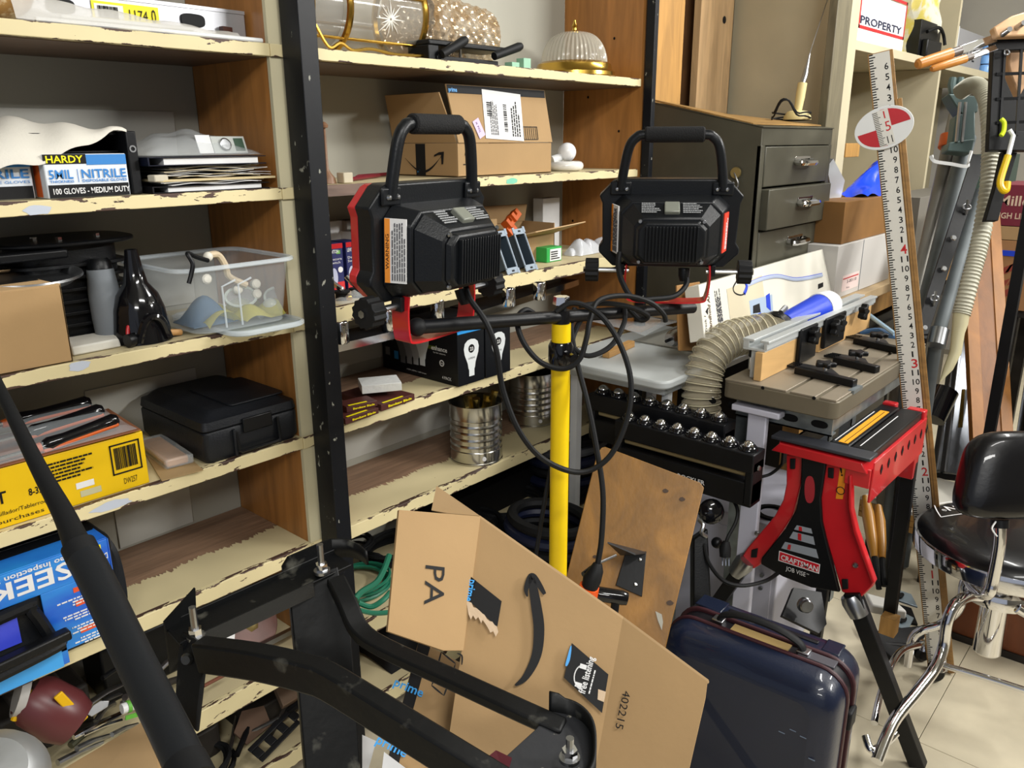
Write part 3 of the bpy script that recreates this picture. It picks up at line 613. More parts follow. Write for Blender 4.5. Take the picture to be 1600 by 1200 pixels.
# black case
t = thing('tool_case', 'black moulded plastic tool case with fold down handle on the fourth left shelf', 'case', (.80, 1.5, Z4))
ax = at(318, 716, Y=1.405).x; axr = .911; ax = at(322, 716, Y=1.405).x; zm = at(480, 635, Y=1.405).z; ztp = at(470, 612, Y=1.43).z+.008
M_case = mat('case_black', H('1A1C20'), .42, bump=.25, bs=260)
dC = .27
def cpt(x0, x1, y0, y1, z): return [(x0, y0, z), (x1, y0, z), (x1, y1, z), (x0, y1, z)]
cz = [(Z4, .006), (Z4+.012, 0), (zm-.002, 0), (zm+.001, .002)]
mb = MB(); lo = [(rrect(ax+i, axr-i, 1.405+i, 1.405+dC-i, .012, 4), z) for z, i in cz]; ringwall(mb, lo); n = len(lo[0][0])
mb.add([(x, y, Z4) for x, y in lo[0][0]], [tuple(range(n))]); mb.add([(x, y, zm+.001) for x, y in lo[-1][0]], [tuple(range(n))]); mb.build('lower_shell', M_case, t)
mb = MB(); lo = [(rrect(ax+i, axr-i, 1.405+i, 1.405+dC-i*.3, .014, 4), z) for z, i in ((zm+.0015, .003), (zm+.006, -.001), (zm+.022, .002), (ztp-.012, .012), (ztp-.003, .024), (ztp, .034))]
ringwall(mb, lo); mb.add([(x, y, ztp) for x, y in lo[-1][0]], [tuple(range(n))]); mb.build('lid', M_case, t)
MB().prism(rrect(ax+.075, axr-.012, 1.43, 1.60, .01, 3), ztp-.001, ztp+.003).build('raised_panel', M_case, t, bevel=.0015)
hx0 = at(372, 700, Y=1.4).x; hx1 = at(436, 680, Y=1.4).x; hz0 = at(400, 697, Y=1.4).z; hz1 = at(400, 662, Y=1.4).z
MB().tube([(hx0, 1.401, hz1-.006), (hx0+.001, 1.397, hz0+.003), (hx0+.006, 1.396, hz0), (hx1-.006, 1.396, hz0), (hx1-.001, 1.397, hz0+.003), (hx1, 1.401, hz1)], .0038, 6).build('handle', M_blackp, t)
MB().box(hx0+.016, hx1-.012, 1.399, 1.405, zm-.016, zm+.014).build('latch', M_blackp, t, bevel=.002)
for xx in (hx0-.004, hx1+.001): MB().box(xx-.003, xx+.003, 1.398, 1.405, Z4+.004, zm-.003).build('rib', M_case, t, bevel=.001)
# ================================================================ left bay, fifth shelf: inspection camera case in a blue sleeve
M_bs = mat('sleeve_blue', H('1C4FC0'), .35, col2=H('2F8FD8'), vs=6, t=.52, soft=.2, stretch=(1, 1, 3))
M_bl = mat('sleeve_light', H('3E9BE0'), .4, var=.1, vs=5)
t = thing('inspection_camera_case', 'black carry case in a bright blue printed sleeve on the fifth left shelf', 'case', (.25, 1.5, Z5))
MB().prism(rrect(0.0, .50, 1.385, 1.66, .02, 4), Z5, .80).build('case_body', M_case, t, bevel=.006)
for k in range(5): MB().box(.02, .48, 1.47+.035*k, 1.485+.035*k, .8005, .803).build('lid_rib', M_case, t, bevel=.001)
MB().tube(catmull([(.496, 1.40, .64), (.503, 1.40, .68), (.503, 1.41, .75), (.492, 1.43, .79)], 6), [.012]*19, 8).build('corner_bumper', M_case, t)
sl = MB()
sl.box(0, .487, 1.379, 1.3835, .745, .803); sl.box(.37, .487, 1.379, 1.3835, .625, .745); sl.box(0, .395, 1.379, 1.3835, .60, .655)
sl.box(0, .487, 1.379, 1.43, .8035, .8055); sl.build('sleeve_front', M_bs, t, bevel=.001)
MB().box(.02, .385, 1.3785, 1.3788, .598, .632).build('sleeve_panel', M_bl, t)
MB().box(.4875, .4895, 1.379, 1.44, .635, .803).build('sleeve_end', M_bs, t, bevel=.001)
def F5(x, z, flip=True):  # upside-down print on the sleeve front
    return frame((x, 1.3786, z), (-1, 0, 0), z=(0, -1, 0)) if flip else frame((x, 1.3786, z), FX, z=(0, -1, 0))
text(t, 'SEEKER', F5(.425, .787), .030, M_paper, .20, bold=True); text(t, 'Video Inspection System', F5(.44, .798), .009, M_paper, .17, bold=True)
decal(t, F5(.475, .797), .03, .012, mat('logo_yellow', H('F2E20A'), .5), 'logo_oval'); text(t, 'GENERAL', F5(.473, .794) @ Matrix.Translation((0, 0, .0008)), .005, M_ink, .026, bold=True)
text(t, 'DCS400', F5(.484, .778), .011, M_paper, .03, bold=True)
for zz, m in ((.735, M_orange), (.708, M_orange), (.655, M_orange)): MB(F5(.47, zz)).box(0, .05, 0, .009, 0, .0006).build('heading', mat('print_orange', H('D8502A'), .5), t)
for zz in (.718, .69, .665, .64): textlines(t, F5(.475, zz), .085, .016, 3, M_paper, int(zz*1000))
MB().tube(catmull([(.02, 1.376, .705), (.33, 1.376, .735), (.352, 1.374, .725), (.372, 1.37, .66), (.372, 1.36, .652), (.2, 1.35, .645), (.0, 1.35, .64)], 5), .011, 8).build('handle', M_blackp, t)
MB().bar([(.0, 1.352, .655), (.2, 1.352, .66), (.395, 1.352, .672)], .022, .018).build('latch_bar', M_blackp, t, bevel=.004)
MB().box(.10, .33, 1.3775, 1.3785, .675, .725).build('window_card', mat('sleeve_violet', H('3B48C8'), .3), t)

# ================================================================ left bay, sixth shelf: loose metal parts
def onz(px, py, z): return at(px, py, Z=z)
t = thing('angle_grinder', 'maroon barrelled tool with yellow trigger guard lying at the left of the low shelf', 'tool', onz(70, 1120, .39))
g0 = at(40, 1085, Y=1.46); g1 = at(118, 1130, Y=1.42)
MB().tube([g0, g0.lerp(g1, .2), g0.lerp(g1, .75), g1], [.036, .047, .05, .042], 20).build('barrel', mat('maroon_body', H('5A2A2C'), .35), t)
MB().tube([g0+V((-.012, .004, .006)), g0], [.040, .040], 20).build('collar', mat('pale_collar', H('A9A6A2'), .5), t)
MB().tube([at(22, 1125, Y=1.44), at(35, 1090, Y=1.44), at(60, 1078, Y=1.44)], [.006, .007, .006], 8).build('yellow_arm', mat('tool_yellow', H('D9A900'), .4), t)
MB().bar([at(90, 1085, Y=1.40), at(112, 1108, Y=1.40), at(132, 1125, Y=1.40)], .006, .016).build('yellow_guard', MT['tool_yellow'], t, bevel=.002)
rods = [((140, 1098), (190, 1070), .008, 'blade'), ((150, 1104), (188, 1084), .007, 'blade'), ((115, 1152), (205, 1108), .0055, 'rod'), ((130, 1148), (190, 1125), .004, 'rod'), ((190, 1098), (232, 1082), .004, 'rod'), ((175, 1148), (215, 1132), .005, 'rod'), ((120, 1170), (170, 1150), .006, 'rod'), ((90, 1192), (160, 1160), .006, 'rod'), ((195, 1090), (236, 1090), .007, 'rod')]
nm = ['long flat steel blade on the heap right of the maroon tool', 'shorter steel blade beside the long flat one on the low shelf', 'longest bright white rod crossing the heap on the low shelf', 'thin bright rod just under the longest white rod', 'thin steel rod at the top right of the heap', 'short steel rod at the lower right of the heap', 'dull steel rod at the foot of the maroon tool', 'dull olive rod nearest the bottom left cardboard box', 'stout chrome rod leaning against the black pole']
for (a_, b_, r_, n_), l_ in zip(rods, nm):
    Y_ = 1.43; o = MB().tube([at(*a_, Y=Y_), at(*a_, Y=Y_).lerp(at(*b_, Y=Y_+.03), .5)+V((0, 0, .003)), at(*b_, Y=Y_+.03)], [r_, r_, r_*.8], 8, flat=(.35 if n_ == 'blade' else 1)).build({'blade': 'flat_steel_bar', 'rod': 'steel_rod'}[n_], M_steel if 'bright' not in l_ else M_chrome); tag(o, l_, 'metal part')
t = thing('cable_tie_bundle', 'white wrapped bundle with a green band on the metal heap', 'bundle', at(205, 1110, Y=1.40))
p_ = at(190, 1108, Y=1.40); p2 = at(222, 1096, Y=1.40); MB().tube([p_, p2], .010, 12).build('wrap', M_white, t); MB().tube([p_.lerp(p2, .25), p_.lerp(p2, .42)], .0115, 12).build('green_band', mat('green_band', H('5DA63A'), .5), t)
MB().bar([at(196, 1122, Y=1.395), at(216, 1116, Y=1.395)], .003, .008).build('green_tail', MT['green_band'], t)
o = MB(frame(at(143, 1120, Y=1.41), FX, z=(0, -1, .6))).prism([(0, 0), (.03, .003), (.036, .012), (.022, .02), (.008, .018), (-.006, .008)], 0, .003).build('hinge_plate', M_steel, bevel=.001); tag(o, 'small notched hinge plate lying on the metal heap', 'plate')
# low shelf, right part: cutting disc and bracket behind the black frame
t = thing('cutting_disc', 'rust brown cutting disc with a brass bolt seen through the black frame', 'disc', at(390, 990, Z=.36))
Md = frame(at(392, 975, Y=1.50), (1, .1, .1), z=(-.25, -1, .55))
MB(Md).lathe([(.006, 0), (.062, 0), (.064, .002), (.062, .004), (.006, .004), (.006, 0)], 32).build('disc', mat('rust_disc', H('6E4F48'), .5, var=.25, vs=18), t)
MB(Md).lathe([(0, .012), (.007, .012), (.012, .010), (.017, .005), (.018, .004)], 6).build('bolt', mat('dull_brass', H('9C8A5A'), .4, .7), t)
MB().bar([at(372, 1028, Y=1.43), at(470, 978, Y=1.46)], .012, .012).build('square_rod', M_steel, thing('square_bar', 'grey square bar lying under the brown cutting disc', 'bar', at(372, 1028, Y=1.43)))
o = MB().slab([at(330, 990, Y=1.46), at(368, 985, Y=1.46), at(366, 1012, Y=1.44), at(328, 1008, Y=1.44)], .004).build('white_bracket', M_paper, bevel=.001); tag(o, 'small white plate beside the brown cutting disc', 'plate')
o = MB().tube([at(318, 1072, Y=1.405), at(352, 1054, Y=1.42)], .004, 8).build('copper_rod', mat('copper_rust', H('6B3E2C'), .5)); tag(o, 'short rusty rod on the cream low shelf', 'rod')
# bottom shelf (z .12): dark greasy parts
t = thing('slotted_bracket', 'black slotted steel bracket lying on the dark bottom shelf', 'bracket', at(430, 1170, Z=.13))
Ms = frame(at(410, 1192, Z=.15), at(470, 1130, Z=.17)-at(410, 1192, Z=.15), z=(-.3, -.5, 1))
L_ = (at(470, 1130, Z=.17)-at(410, 1192, Z=.15)).length
mb = MB(Ms); mb.box(0, L_, 0, .012, 0, .004); mb.box(0, L_, .034, .046, 0, .004)
for k in range(4): mb.box(k*L_/3.2, k*L_/3.2+.02, .012, .034, 0, .004)
mb.build('plate', M_black, t, bevel=.0015)
rnd = random.Random(11)
pl_ = [(400, 1120, 445, 1075, .006, M_chrome, 'bright chrome wrench'), (380, 1150, 440, 1120, .005, M_steel, 'steel rod'), (370, 1180, 395, 1120, .007, M_blackp, 'black hose'), (420, 1150, 452, 1095, .008, M_darkw, 'greasy shaft'), (360, 1170, 372, 1110, .005, M_steel, 'dull steel bar'), (440, 1120, 480, 1090, .01, M_black, 'black pipe')]
for a0, b0_, a1, b1_, r_, m, l_ in pl_:
    o = MB().tube([at(a0, b0_, Z=.15), at(a1, b1_, Z=.16)], r_, 8).build('metal_rod', m); tag(o, l_+' among the greasy parts on the dark bottom shelf', 'metal part')
o = MB(frame(at(385, 1165, Z=.14), FX, z=(0, -.6, 1))).prism([(0, 0), (.07, .01), (.08, .06), (.03, .075), (-.01, .04)], 0, .006).build('tan_scrap', mat('tan_scrap', H('5C4636'), .7)); tag(o, 'tan scrap of leather on the dark bottom shelf', 'scrap')
o = MB(frame(at(440, 1110, Z=.16), FX, z=(0, -.6, 1))).prism([(0, 0), (.06, 0), (.055, .05), (.01, .06)], 0, .02).build('wood_offcut', mat('dim_wood', H('6E5A48'), .7), bevel=.002); tag(o, 'small dim wood offcut behind the black frame', 'offcut')

# ================================================================ right bay, top shelf
M_lglass = mat('etched_glass', H('B9B4A8'), .08, alpha=.34, bump=.25, bs=20)
t = thing('brass_lantern', 'brass banded glass lantern lying on its side on the top right shelf', 'lantern', (1.28, 1.52, Z1))
cz_ = Z1+.098; Mx = lambda x, y=1.54: frame((x, y, cz_), (0, -1, 0), z=(1, 0, 0))
x0 = at(545, 60, Y=1.46).x; x1 = at(662, 60, Y=1.46).x
MB(Mx(x0)).lathe([(.086, 0), (.088, .01), (.089, x1-x0-.01), (.087, x1-x0)], 40).build('glass', M_lglass, t)
for xx in (x0-.004, x1-.006, x0-.10):
    MB(Mx(xx)).lathe([(.086, 0), (.094, 0), (.0965, .006), (.094, .012), (.086, .012), (.086, 0)], 40).build('band', M_brass, t)
MB(Mx(x0-.10)).lathe([(.082, .012), (.083, .09)], 32).build('inner_glass', mat('grey_glass', H('8E8C88'), .1, alpha=.5), t)
for k in range(5):
    a_ = math.pi*(.9+.35*k); MB().cyl((x0-.1, 1.54+.092*math.cos(a_), cz_+.092*math.sin(a_)), (x1, 1.54+.092*math.cos(a_), cz_+.092*math.sin(a_)), .0032, n=8).build('rail', M_brass, t)
MB().tube(catmull([(x0-.09, 1.45, Z1+.05), (x0-.06, 1.45, Z1+.01), (x0-.03, 1.45, Z1+.02), (x0, 1.448, Z1+.008), (x0+.05, 1.448, Z1+.014), (x0+.12, 1.448, Z1+.008), (x1, 1.449, Z1+.012)], 6), .0035, 6).build('scroll', M_brass, t)
# cut star: thin ridges on the glass
stc = at(608, 52, Y=1.46)
mb = MB()
for k in range(16):
    a_ = 2*math.pi*k/16; r_ = .04 if k % 2 == 0 else .026
    pts = []
    for s_ in (.1, .4, .7, 1):
        x = stc.x+r_*s_*math.cos(a_); th = -.22+r_*s_*math.sin(a_)/.0895; pts.append((x, 1.54-.0897*math.cos(th), cz_+.0897*math.sin(th)))
    mb.tube(pts, [.0012, .0018, .0012, .0003], 4)
mb.build('cut_star', mat('cut_glass', H('F0EFEA'), .15), t)
x2 = at(672, 50, Y=1.48).x; x3 = at(778, 60, Y=1.50).x
t = thing('amber_glass_bowl', 'diamond pattern amber glass lamp shade beside the brass lantern', 'shade', ((x2+x3)/2, 1.54, Z1))
def shf(u, v):
    a_ = 2*math.pi*v; r_ = .094-.026*u-.01*math.sin(math.pi*u)+.0055*abs(math.sin(9*a_/1+26*u)*math.sin(9*a_-26*u))
    return (x2+(x3-x2)*u, 1.56+r_*math.cos(a_), Z1+.104-.024*u+r_*math.sin(a_))
MB().grid(shf, 44, 110).build('bowl', mat('pearl_amber', H('A88658'), .12, .45, alpha=.85, coat=.8, col2=H('D9CBB4'), t=.5, vs=22, soft=.15), t, smooth=20)
t = thing('battery_tool_base', 'black flat tool base with two round handles in front of the glass shade', 'tool', (at(740, 90, Y=1.44).x, 1.44, Z1))
xa, xb = at(671, 90, Y=1.43).x, at(785, 95, Y=1.43).x
MB().box(xa+.02, xb-.02, 1.425, 1.50, Z1, Z1+.012).build('base', M_blackp, t, bevel=.002)
MB().box(xa, xb+.02, 1.43, 1.52, Z1+.034, Z1+.046).build('top_bar', M_blackp, t, bevel=.003)
MB().box(xa-.002, xa+.03, 1.43, 1.5, Z1, Z1+.034).build('block', M_blackp, t, bevel=.002)
for h0, h1 in (((690, 85), (728, 62)), ((772, 88), (814, 72))):
    MB().tube([at(*h0, Y=1.42), at(*h0, Y=1.42).lerp(at(*h1, Y=1.42), .9), at(*h1, Y=1.42)], [.0095, .011, .0085], 14).build('handle', M_rubber, t)
for xx in (xa+.08, xa+.12): MB().cyl((xx, 1.45, Z1+.012), (xx, 1.45, Z1+.034), .004, n=8).build('pin', M_chrome, t)
M_pg = mat('pale_green', H('8FBBA0'), .5)
for i, (px_, py_, l_) in enumerate(((806, 104, 'pale green terminal block left of its partner on the top right shelf'), (824, 102, 'taller pale green terminal block beside the domed glass lamp'))):
    q = at(px_, py_, Y=1.41); o = MB().box(q.x-.014, q.x+.014, 1.41, 1.435, Z1, Z1+.012+.012*i).build('terminal_block', M_pg, bevel=.001); tag(o, l_, 'block', 'green terminal blocks')
t = thing('ceiling_lamp_dome', 'ribbed glass dome lamp on a brass ring on the top right shelf', 'lamp', (at(900, 110, Y=1.5).x, 1.53, Z1))
cxd = at(901, 110, Y=1.52).x
MB(Matrix.Translation((cxd, 1.53, Z1))).lathe([(.116, 0), (.121, .004), (.120, .014), (.112, .022), (.108, .036), (.098, .042), (.090, .044), (.088, .030)], 48).build('brass_ring', M_brass, t)
def dm(u, v):
    a_ = 2*math.pi*v; rr = .090*math.cos(u*1.42)**.75+.005; rr *= 1+.02*math.cos(a_*44)*(1-u*.6)
    return (cxd+rr*math.cos(a_), 1.53+rr*math.sin(a_), Z1+.043+.082*math.sin(u*1.5)**1.15)
MB().grid(dm, 14, 264).build('ribbed_dome', mat('dome_glass', H('C2BEB0'), .1, alpha=.5), t, smooth=20)
MB(Matrix.Translation((cxd, 1.53, Z1+.122))).lathe([(.014, 0), (.014, .004), (.007, .008), (.006, .014), (.009, .019), (.005, .026), (.004, .034), (0, .037)], 16).build('finial', M_brass, t)

# ================================================================ right bay, second shelf
Xc0, Xc1, Yc0, Yc1 = 1.438, 1.80, 1.437, 1.672; hc = at(718, 224, Y=Yc0).z-Z2
M = Matrix.Translation(V((Xc0, Yc0, Z2))); w, d, h = Xc1-Xc0, Yc1-Yc0, hc
t = thing('shipping_box', 'open shipping carton with a white address label on its raised flap, second right shelf', 'box', (1.62, 1.55, Z2))
mb = MB(M); k = .0035; mb.box(0, w, 0, k, 0, h); mb.box(0, w, d-k, d, 0, h); mb.box(0, k, k, d-k, 0, h); mb.box(w-k, w, k, d-k, 0, h); mb.box(0, w, 0, d, 0, k); mb.build('carton', M_card, t, bevel=.0008)
fz = at(705, 122, Y=Yc0+.03).z
hF = .135
MfF = Matrix.Translation(V((Xc0-.018, Yc0+.0, Z2+h+.001))) @ Matrix.Rotation(math.radians(-9), 4, 'X')
MB(MfF).prism([(0.0, 0), (w+.018, 0), (w-.02, .012), (w-.03, .012)][:2]+[(w+.018, 0)][:0]+[], 0, .003) if False else None
MB(MfF).slab([(.018, 0, 0), (w+.018, 0, 0), (w+.008, 0, hF), (.0, 0, hF)], .0035).build('front_flap', M_card, t)
MB(Matrix.Translation(V((Xc0, Yc0, Z2+h+.001)))).slab([(0, 0.004, 0), (0, d, 0), (-.03, d-.01, .115), (-.03, .03, .115)], .0035).build('side_flap', M_card, t)
ff = MfF @ Matrix(((1, 0, 0, 0), (0, 0, -1, -.0042), (0, 1, 0, 0), (0, 0, 0, 1)))
if True:
    T_ = lambda x, y, z=0: ff @ Matrix.Translation((x, y, z))
    MB(T_(0, 0)).box(.002, w+.006, hF-.020, hF-.001, 0, .0004).build('black_tape', M_ink, t); text(t, 'prime', T_(.006, hF-.017, .0006), .010, M_bl, .028, bold=True)
    Ml = T_(.115, hF-.125) @ Matrix.Rotation(math.radians(-3), 4, 'Z'); MB(Ml).box(0, .145, 0, .118, .0005, .001).build('address_label', M_paper, t)
    L2 = lambda x, y: Ml @ Matrix.Translation((x, y, .0011)) @ Matrix.Rotation(math.radians(90), 4, 'Z')
    textlines(t, L2(.05, .01), .09, .03, 5, mat('ink_grey', H('55555A'), .6), 4); barcode(t, L2(.085, .02), .07, .012, None, 8, 14); textlines(t, L2(.135, .01), .09, .035, 4, None, 9); barcode(t, L2(.03, .055), .035, .018, None, 12, 8)
    Mp = T_(.096, hF-.125) @ Matrix.Rotation(math.radians(25), 4, 'Z'); MB(Mp).box(-.004, .020, 0, .045, .0012, .0016).build('lilac_sticker', mat('lilac', H('C9B2D8'), .5), t); text(t, 'X FOJ', Mp @ Matrix.Translation((.004, .04, .0018)) @ Matrix.Rotation(math.radians(-90), 4, 'Z'), .006, M_ink, .026)
    outline(t, T_(.262, .006), .058, .034, .0015, M_ink)
    for kk in range(1, 7): MB(T_(.262+.0083*kk, .006)).box(0, .0014, 0, .034, 0, .0006).build('frame_line', M_ink, t)
Ff = lambda x, y: face(M, 'front', x, y, w, d, h)
for xx in (.027, .041):
    MB(Ff(xx, h*.42)).box(-.001, .001, 0, .026, 0, .0006).build('arrow', M_ink, t); MB(Ff(xx, h*.42)).prism([(-.004, .018), (.004, .018), (0, .032)], 0, .0006).build('arrow', M_ink, t)
MB(Ff(.018, h*.36)).box(0, .032, 0, .0025, 0, .0006).build('arrow', M_ink, t)
def smile(parent, Mx_, w, m):   # curved swoosh with arrow head
    mb = MB(Mx_); n = 20; up = []; dn = []
    for i in range(n+1):
        u = i/n; x = w*u; y = -.26*w*math.sin(math.pi*u)+.05*w*u; k = .055*w*math.sin(math.pi*min(1, u*1.05+.02))**.8*(.3+.9*u) if u < 1 else .02*w
        up.append((x, y+k*.35)); dn.append((x, y-k*.65))
    mb.prism(up+dn[::-1], 0, .0006); mb.prism([(w*.80, .06*w), (w*.93, .11*w), (w*1.06, .12*w), (w*1.03, -.10*w), (w*.99, -.10*w), (w*.985, .065*w), (w*.90, .06*w), (w*.80, .03*w)], 0, .0006)
    return mb.build('smile_mark', m, parent)
Fl = lambda x, y: face(M, 'left', x, y, w, d, h)
MB(Fl(.085, 0)).box(0, .035, .001, h-.001, 0, .0004).build('black_tape', M_ink, t); text(t, 'prime', Fl(.09, .01) @ Matrix.Translation((0, 0, .0006)), .006, M_bl, .022)
smile(t, Fl(.045, h*.55) @ Matrix.Translation((0, 0, .0005)), .135, M_ink)
# lamps right of carton
q = at(893, 258, Z=Z2); cxl = at(893, 255, Y=1.47).x
t = thing('ring_tube', 'white circular fluorescent tube lying at the right of the second shelf', 'lamp', (cxl, 1.49, Z2))
MB().tube([V((cxl+.038*math.cos(a_), 1.49+.038*math.sin(a_), Z2+.014)) for a_ in [k*math.pi/14 for k in range(28)]], .0135, 12, closed=True).build('tube', mat('opal_glass', H('DDDBD6'), .2, coat=.4), t)
t = thing('globe_bulb', 'round white light bulb resting on the circular fluorescent tube', 'bulb', (cxl, 1.49, Z2+.028))
gc = at(886, 240, Y=1.49); MB().sphere(gc+V((0, 0, .004)), .027, 14).build('globe', mat('opal_bulb', H('E4E4E4'), .15, coat=.5), t); MB().cyl(gc+V((-.02, .01, -.01)), gc+V((-.045, .02, -.018)), .012, n=14).build('screw_base', M_white, t)
o = MB(rotz((at(862, 262, Y=1.45).x+.006, 1.46, Z2), 40, -20)).box(0, .028, 0, .002, 0, .045).build('price_card', M_paper); tag(o, 'small white card leaning between the carton and the round bulb', 'card')
# trinkets at the left
t = thing('candle_spindle', 'brown thin spindle on a pale square foot at the left of the second right shelf', 'spindle', (at(515, 284, Y=1.44).x, 1.44, Z2))
sx = at(512, 284, Y=1.46).x
MB(Matrix.Translation((sx, 1.46, Z2))).lathe([(0, 0), (.019, 0), (.016, .012), (.008, .022), (.004, .03), (.003, .112), (.008, .113), (.009, .118), (.004, .124), (0, .125)], 16).build('spindle', wood('spindle_wood', H('7A5A42'), .8), t)
o = MB().box(sx+.02, sx+.045, 1.43, 1.455, Z2, Z2+.022).build('pale_block', mat('pale_block', H('B7AE98'), .5), bevel=.002); tag(o, 'small pale square block beside the brown spindle', 'block')
for i, (a0, a1) in enumerate((((548, 280), (592, 274)), ((556, 276), (605, 272)))):
    p_ = at(*a0, Z=Z2+.005); q_ = at(*a1, Z=Z2+.005); p_.z = q_.z = Z2+.005
    o = MB().tube([p_, p_+(q_-p_)*.08, q_], [.002, .0045, .0045], 8).build('red_pencil', mat('dark_red', H('6A1422'), .4)); tag(o, ('nearer' if i == 0 else 'farther')+' dark red pencil lying left of the shipping carton', 'pencil')

# ================================================================ right bay, third shelf
Z3r = 1.1307
M_navy = mat('navy_carton', H('20255A'), .45)
for i, (px_, yy) in enumerate(((513, 1.55), (541, 1.55))):
    x_ = at(px_, 400, Y=yy).x; xe = at(px_+23, 400, Y=yy).x; M = Matrix.Translation(V((x_, yy, Z3r))); w, h = xe-x_, .112
    t = carton('outlet_carton', ('left' if i == 0 else 'right')+' one of two navy and red electrical cartons on the third right shelf', 'box', M, w, .06, h, M_navy, 'navy electrical cartons')
    f = lambda a_, b_, z=0: face(M, 'front', a_, b_, w, .06, h) @ Matrix.Translation((0, 0, z))
    MB(f(0, 0)).box(.0005, w-.0005, h-.012, h-.0005, -.0003, .0003).build('red_band', M_red, t); MB(f(0, 0)).box(.0005, w-.0005, .001, .022, -.0003, .0003).build('red_band', M_red, t)
    text(t, 'LEVITON', f(.003, h*.80, .0004), .008, M_paper, w*.6, bold=True); decal(t, f(w*.55, h*.78, .0002), w*.25, .008, mat('green_mark', H('6AA84A'), .5))
    text(t, 'Decora\nSwitch', f(.003, h*.58, .0004), .014, M_paper, w*.8); MB(f(w*.75, h*.45, .0004)).lathe([(0, 0), (.007, 0), (.007, .0004), (0, .0005)], 14).build('badge', M_paper, t)
    MB(f(w*.3, h*.30, .0004)).prism([(.010*math.cos(a_), .022*math.sin(a_)) for a_ in [j*math.pi/8 for j in range(16)]], 0, .0004).build('picture', mat('ghost_white', H('AEB2C8'), .5), t)
x_ = at(566, 400, Y=1.58).x; M = Matrix.Translation(V((x_, 1.58, Z3r)))
t = carton('white_carton', 'white carton with its lid flap raised behind the red edged work light', 'box', M, .13, .10, .125, M_paper)
text(t, 'Decora Screwless', face(M, 'front', .012, .10, .13, .10, .125), .007, M_ink, .075); MB(M).slab([(0, 0, .126), (.13, 0, .126), (.125, -.012, .158), (-.02, -.012, .158)], .002).build('flap', M_paper, t)
o = MB().box(at(512, 360, Y=1.66).x, at(552, 360, Y=1.66).x, 1.66, 1.68, Z3r, Z3r+.15).build('white_board', M_paper); tag(o, 'blank white board behind the navy cartons', 'board')
M = Matrix.Translation(V((at(545, 400, Y=1.64).x, 1.64, Z3r))); carton('grey_carton', 'dim grey carton at the back between navy and white cartons', 'box', M, .10, .04, .15, mat('grey_paper', H('A09C94'), .7))
for i, (px_, col) in enumerate(((533, 0), (558, 0), (585, 1))):
    c = at(px_, 448, Y=1.46); c.z = Z3r
    t = thing('door_knob_set', ['leftmost', 'middle', 'rightmost'][i]+' of the three chrome lever hooks lying before the cartons', 'hook', c, 'chrome lever hooks on the third shelf')
    MB(Matrix.Translation(c)).lathe([(0, 0), (.014, 0), (.014, .014), (.019, .016), (.019, .020), (0, .021)], 16).build('base', M_blackm, t); MB().tube(catmull([c+V((0, 0, .018)), c+V((-.004, -.008, .024)), c+V((-.014, .0, .034)), c+V((-.022, .01, .048))], 4), [.007]*4+[.006]*5+[.005]*4, 8).build('lever', M_chrome, t)
    MB(Matrix.Translation(c+V((.006, -.018, .006)))).sphere((0, 0, 0), .008, 8).build('brass_ball', M_brass, t)
c = at(597, 452, Y=1.45); c.z = Z3r+.0001
MB(Matrix.Translation(c)).lathe([(0, 0), (.014, 0), (.016, .012), (.018, .022), (.012, .028), (0, .03)], 16).build('knob', M_brass, thing('brass_ball_fitting', 'round brass knob beside the chrome lever hooks', 'knob', c))
q = at(545, 466, Z=Z3r+.004); o = MB().grid(lambda u, v: (q.x-.05+.10*u, 1.405+.05*v, Z3r+.002+.016*math.sin(math.pi*v)*math.sin(math.pi*u)*(1+.4*math.sin(14*u))), 14, 6).build('plastic_bag', M_clear); tag(o, 'empty clear plastic bag on the shelf edge left of the red work light', 'bag')
q = at(700, 438, Z=Z3r+.004); o = MB().grid(lambda u, v: (q.x-.07+.15*u, 1.42+.06*v, Z3r+.002+.014*math.sin(math.pi*v)*math.sin(math.pi*u)*(1+.5*math.sin(17*u))), 14, 6).build('plastic_bag', M_clear); tag(o, 'crumpled clear bag on the third shelf behind the red bracket', 'bag')
# open carton with orange brackets
xk = at(788, 420, Y=1.50).x; xk1 = at(866, 410, Y=1.50).x; M = Matrix.Translation(V((xk, 1.50, Z3r))); w = xk1-xk; h = .105
t = thing('bracket_carton', 'open brown carton of orange brackets on the third right shelf', 'box', (xk+.07, 1.55, Z3r))
mb = MB(M); mb.box(0, w, 0, .003, 0, h*.75); mb.box(0, w, .12, .123, 0, h); mb.box(0, .003, 0, .123, 0, h); mb.box(w-.003, w, 0, .123, 0, h); mb.box(0, w, 0, .123, 0, .003); mb.build('carton', M_card, t)
MB(M).slab([(0.0, .12, h), (w, .12, h), (w+.0, .11, h+.05), (.0, .11, h+.055)], .003).build('back_flap', M_card, t)
MB(M).slab([(0, 0, h*.75), (w, 0, h*.75), (w+.05, -.075, h*1.05), (.045, -.075, h*.95)], .003).build('front_flap', M_cardin, t)
xk2 = at(756, 400, Y=1.50).x; o = carton('side_carton', 'small brown carton between the left work light and the orange brackets', 'box', Matrix.Translation(V((xk2, 1.50, Z3r))), .055, .10, .135, M_card)
for i, (px_, py_) in enumerate(((795, 348), (803, 338), (796, 360))):
    c = at(px_, py_, Y=1.53); o = MB(frame(c, (1, .3, .5), z=(-.3, -1, .3))).prism([(-.018, -.012), (.02, -.012), (.02, .012), (.006, .012), (.006, 0), (-.004, 0), (-.004, .014), (-.018, .014)], -.012, .012).build('orange_bracket', M_orange, bevel=.001)
    tag(o, ['lower front', 'upper right', 'bottom left'][i]+' orange plastic bracket in the open brown carton', 'bracket', 'orange brackets in the carton')
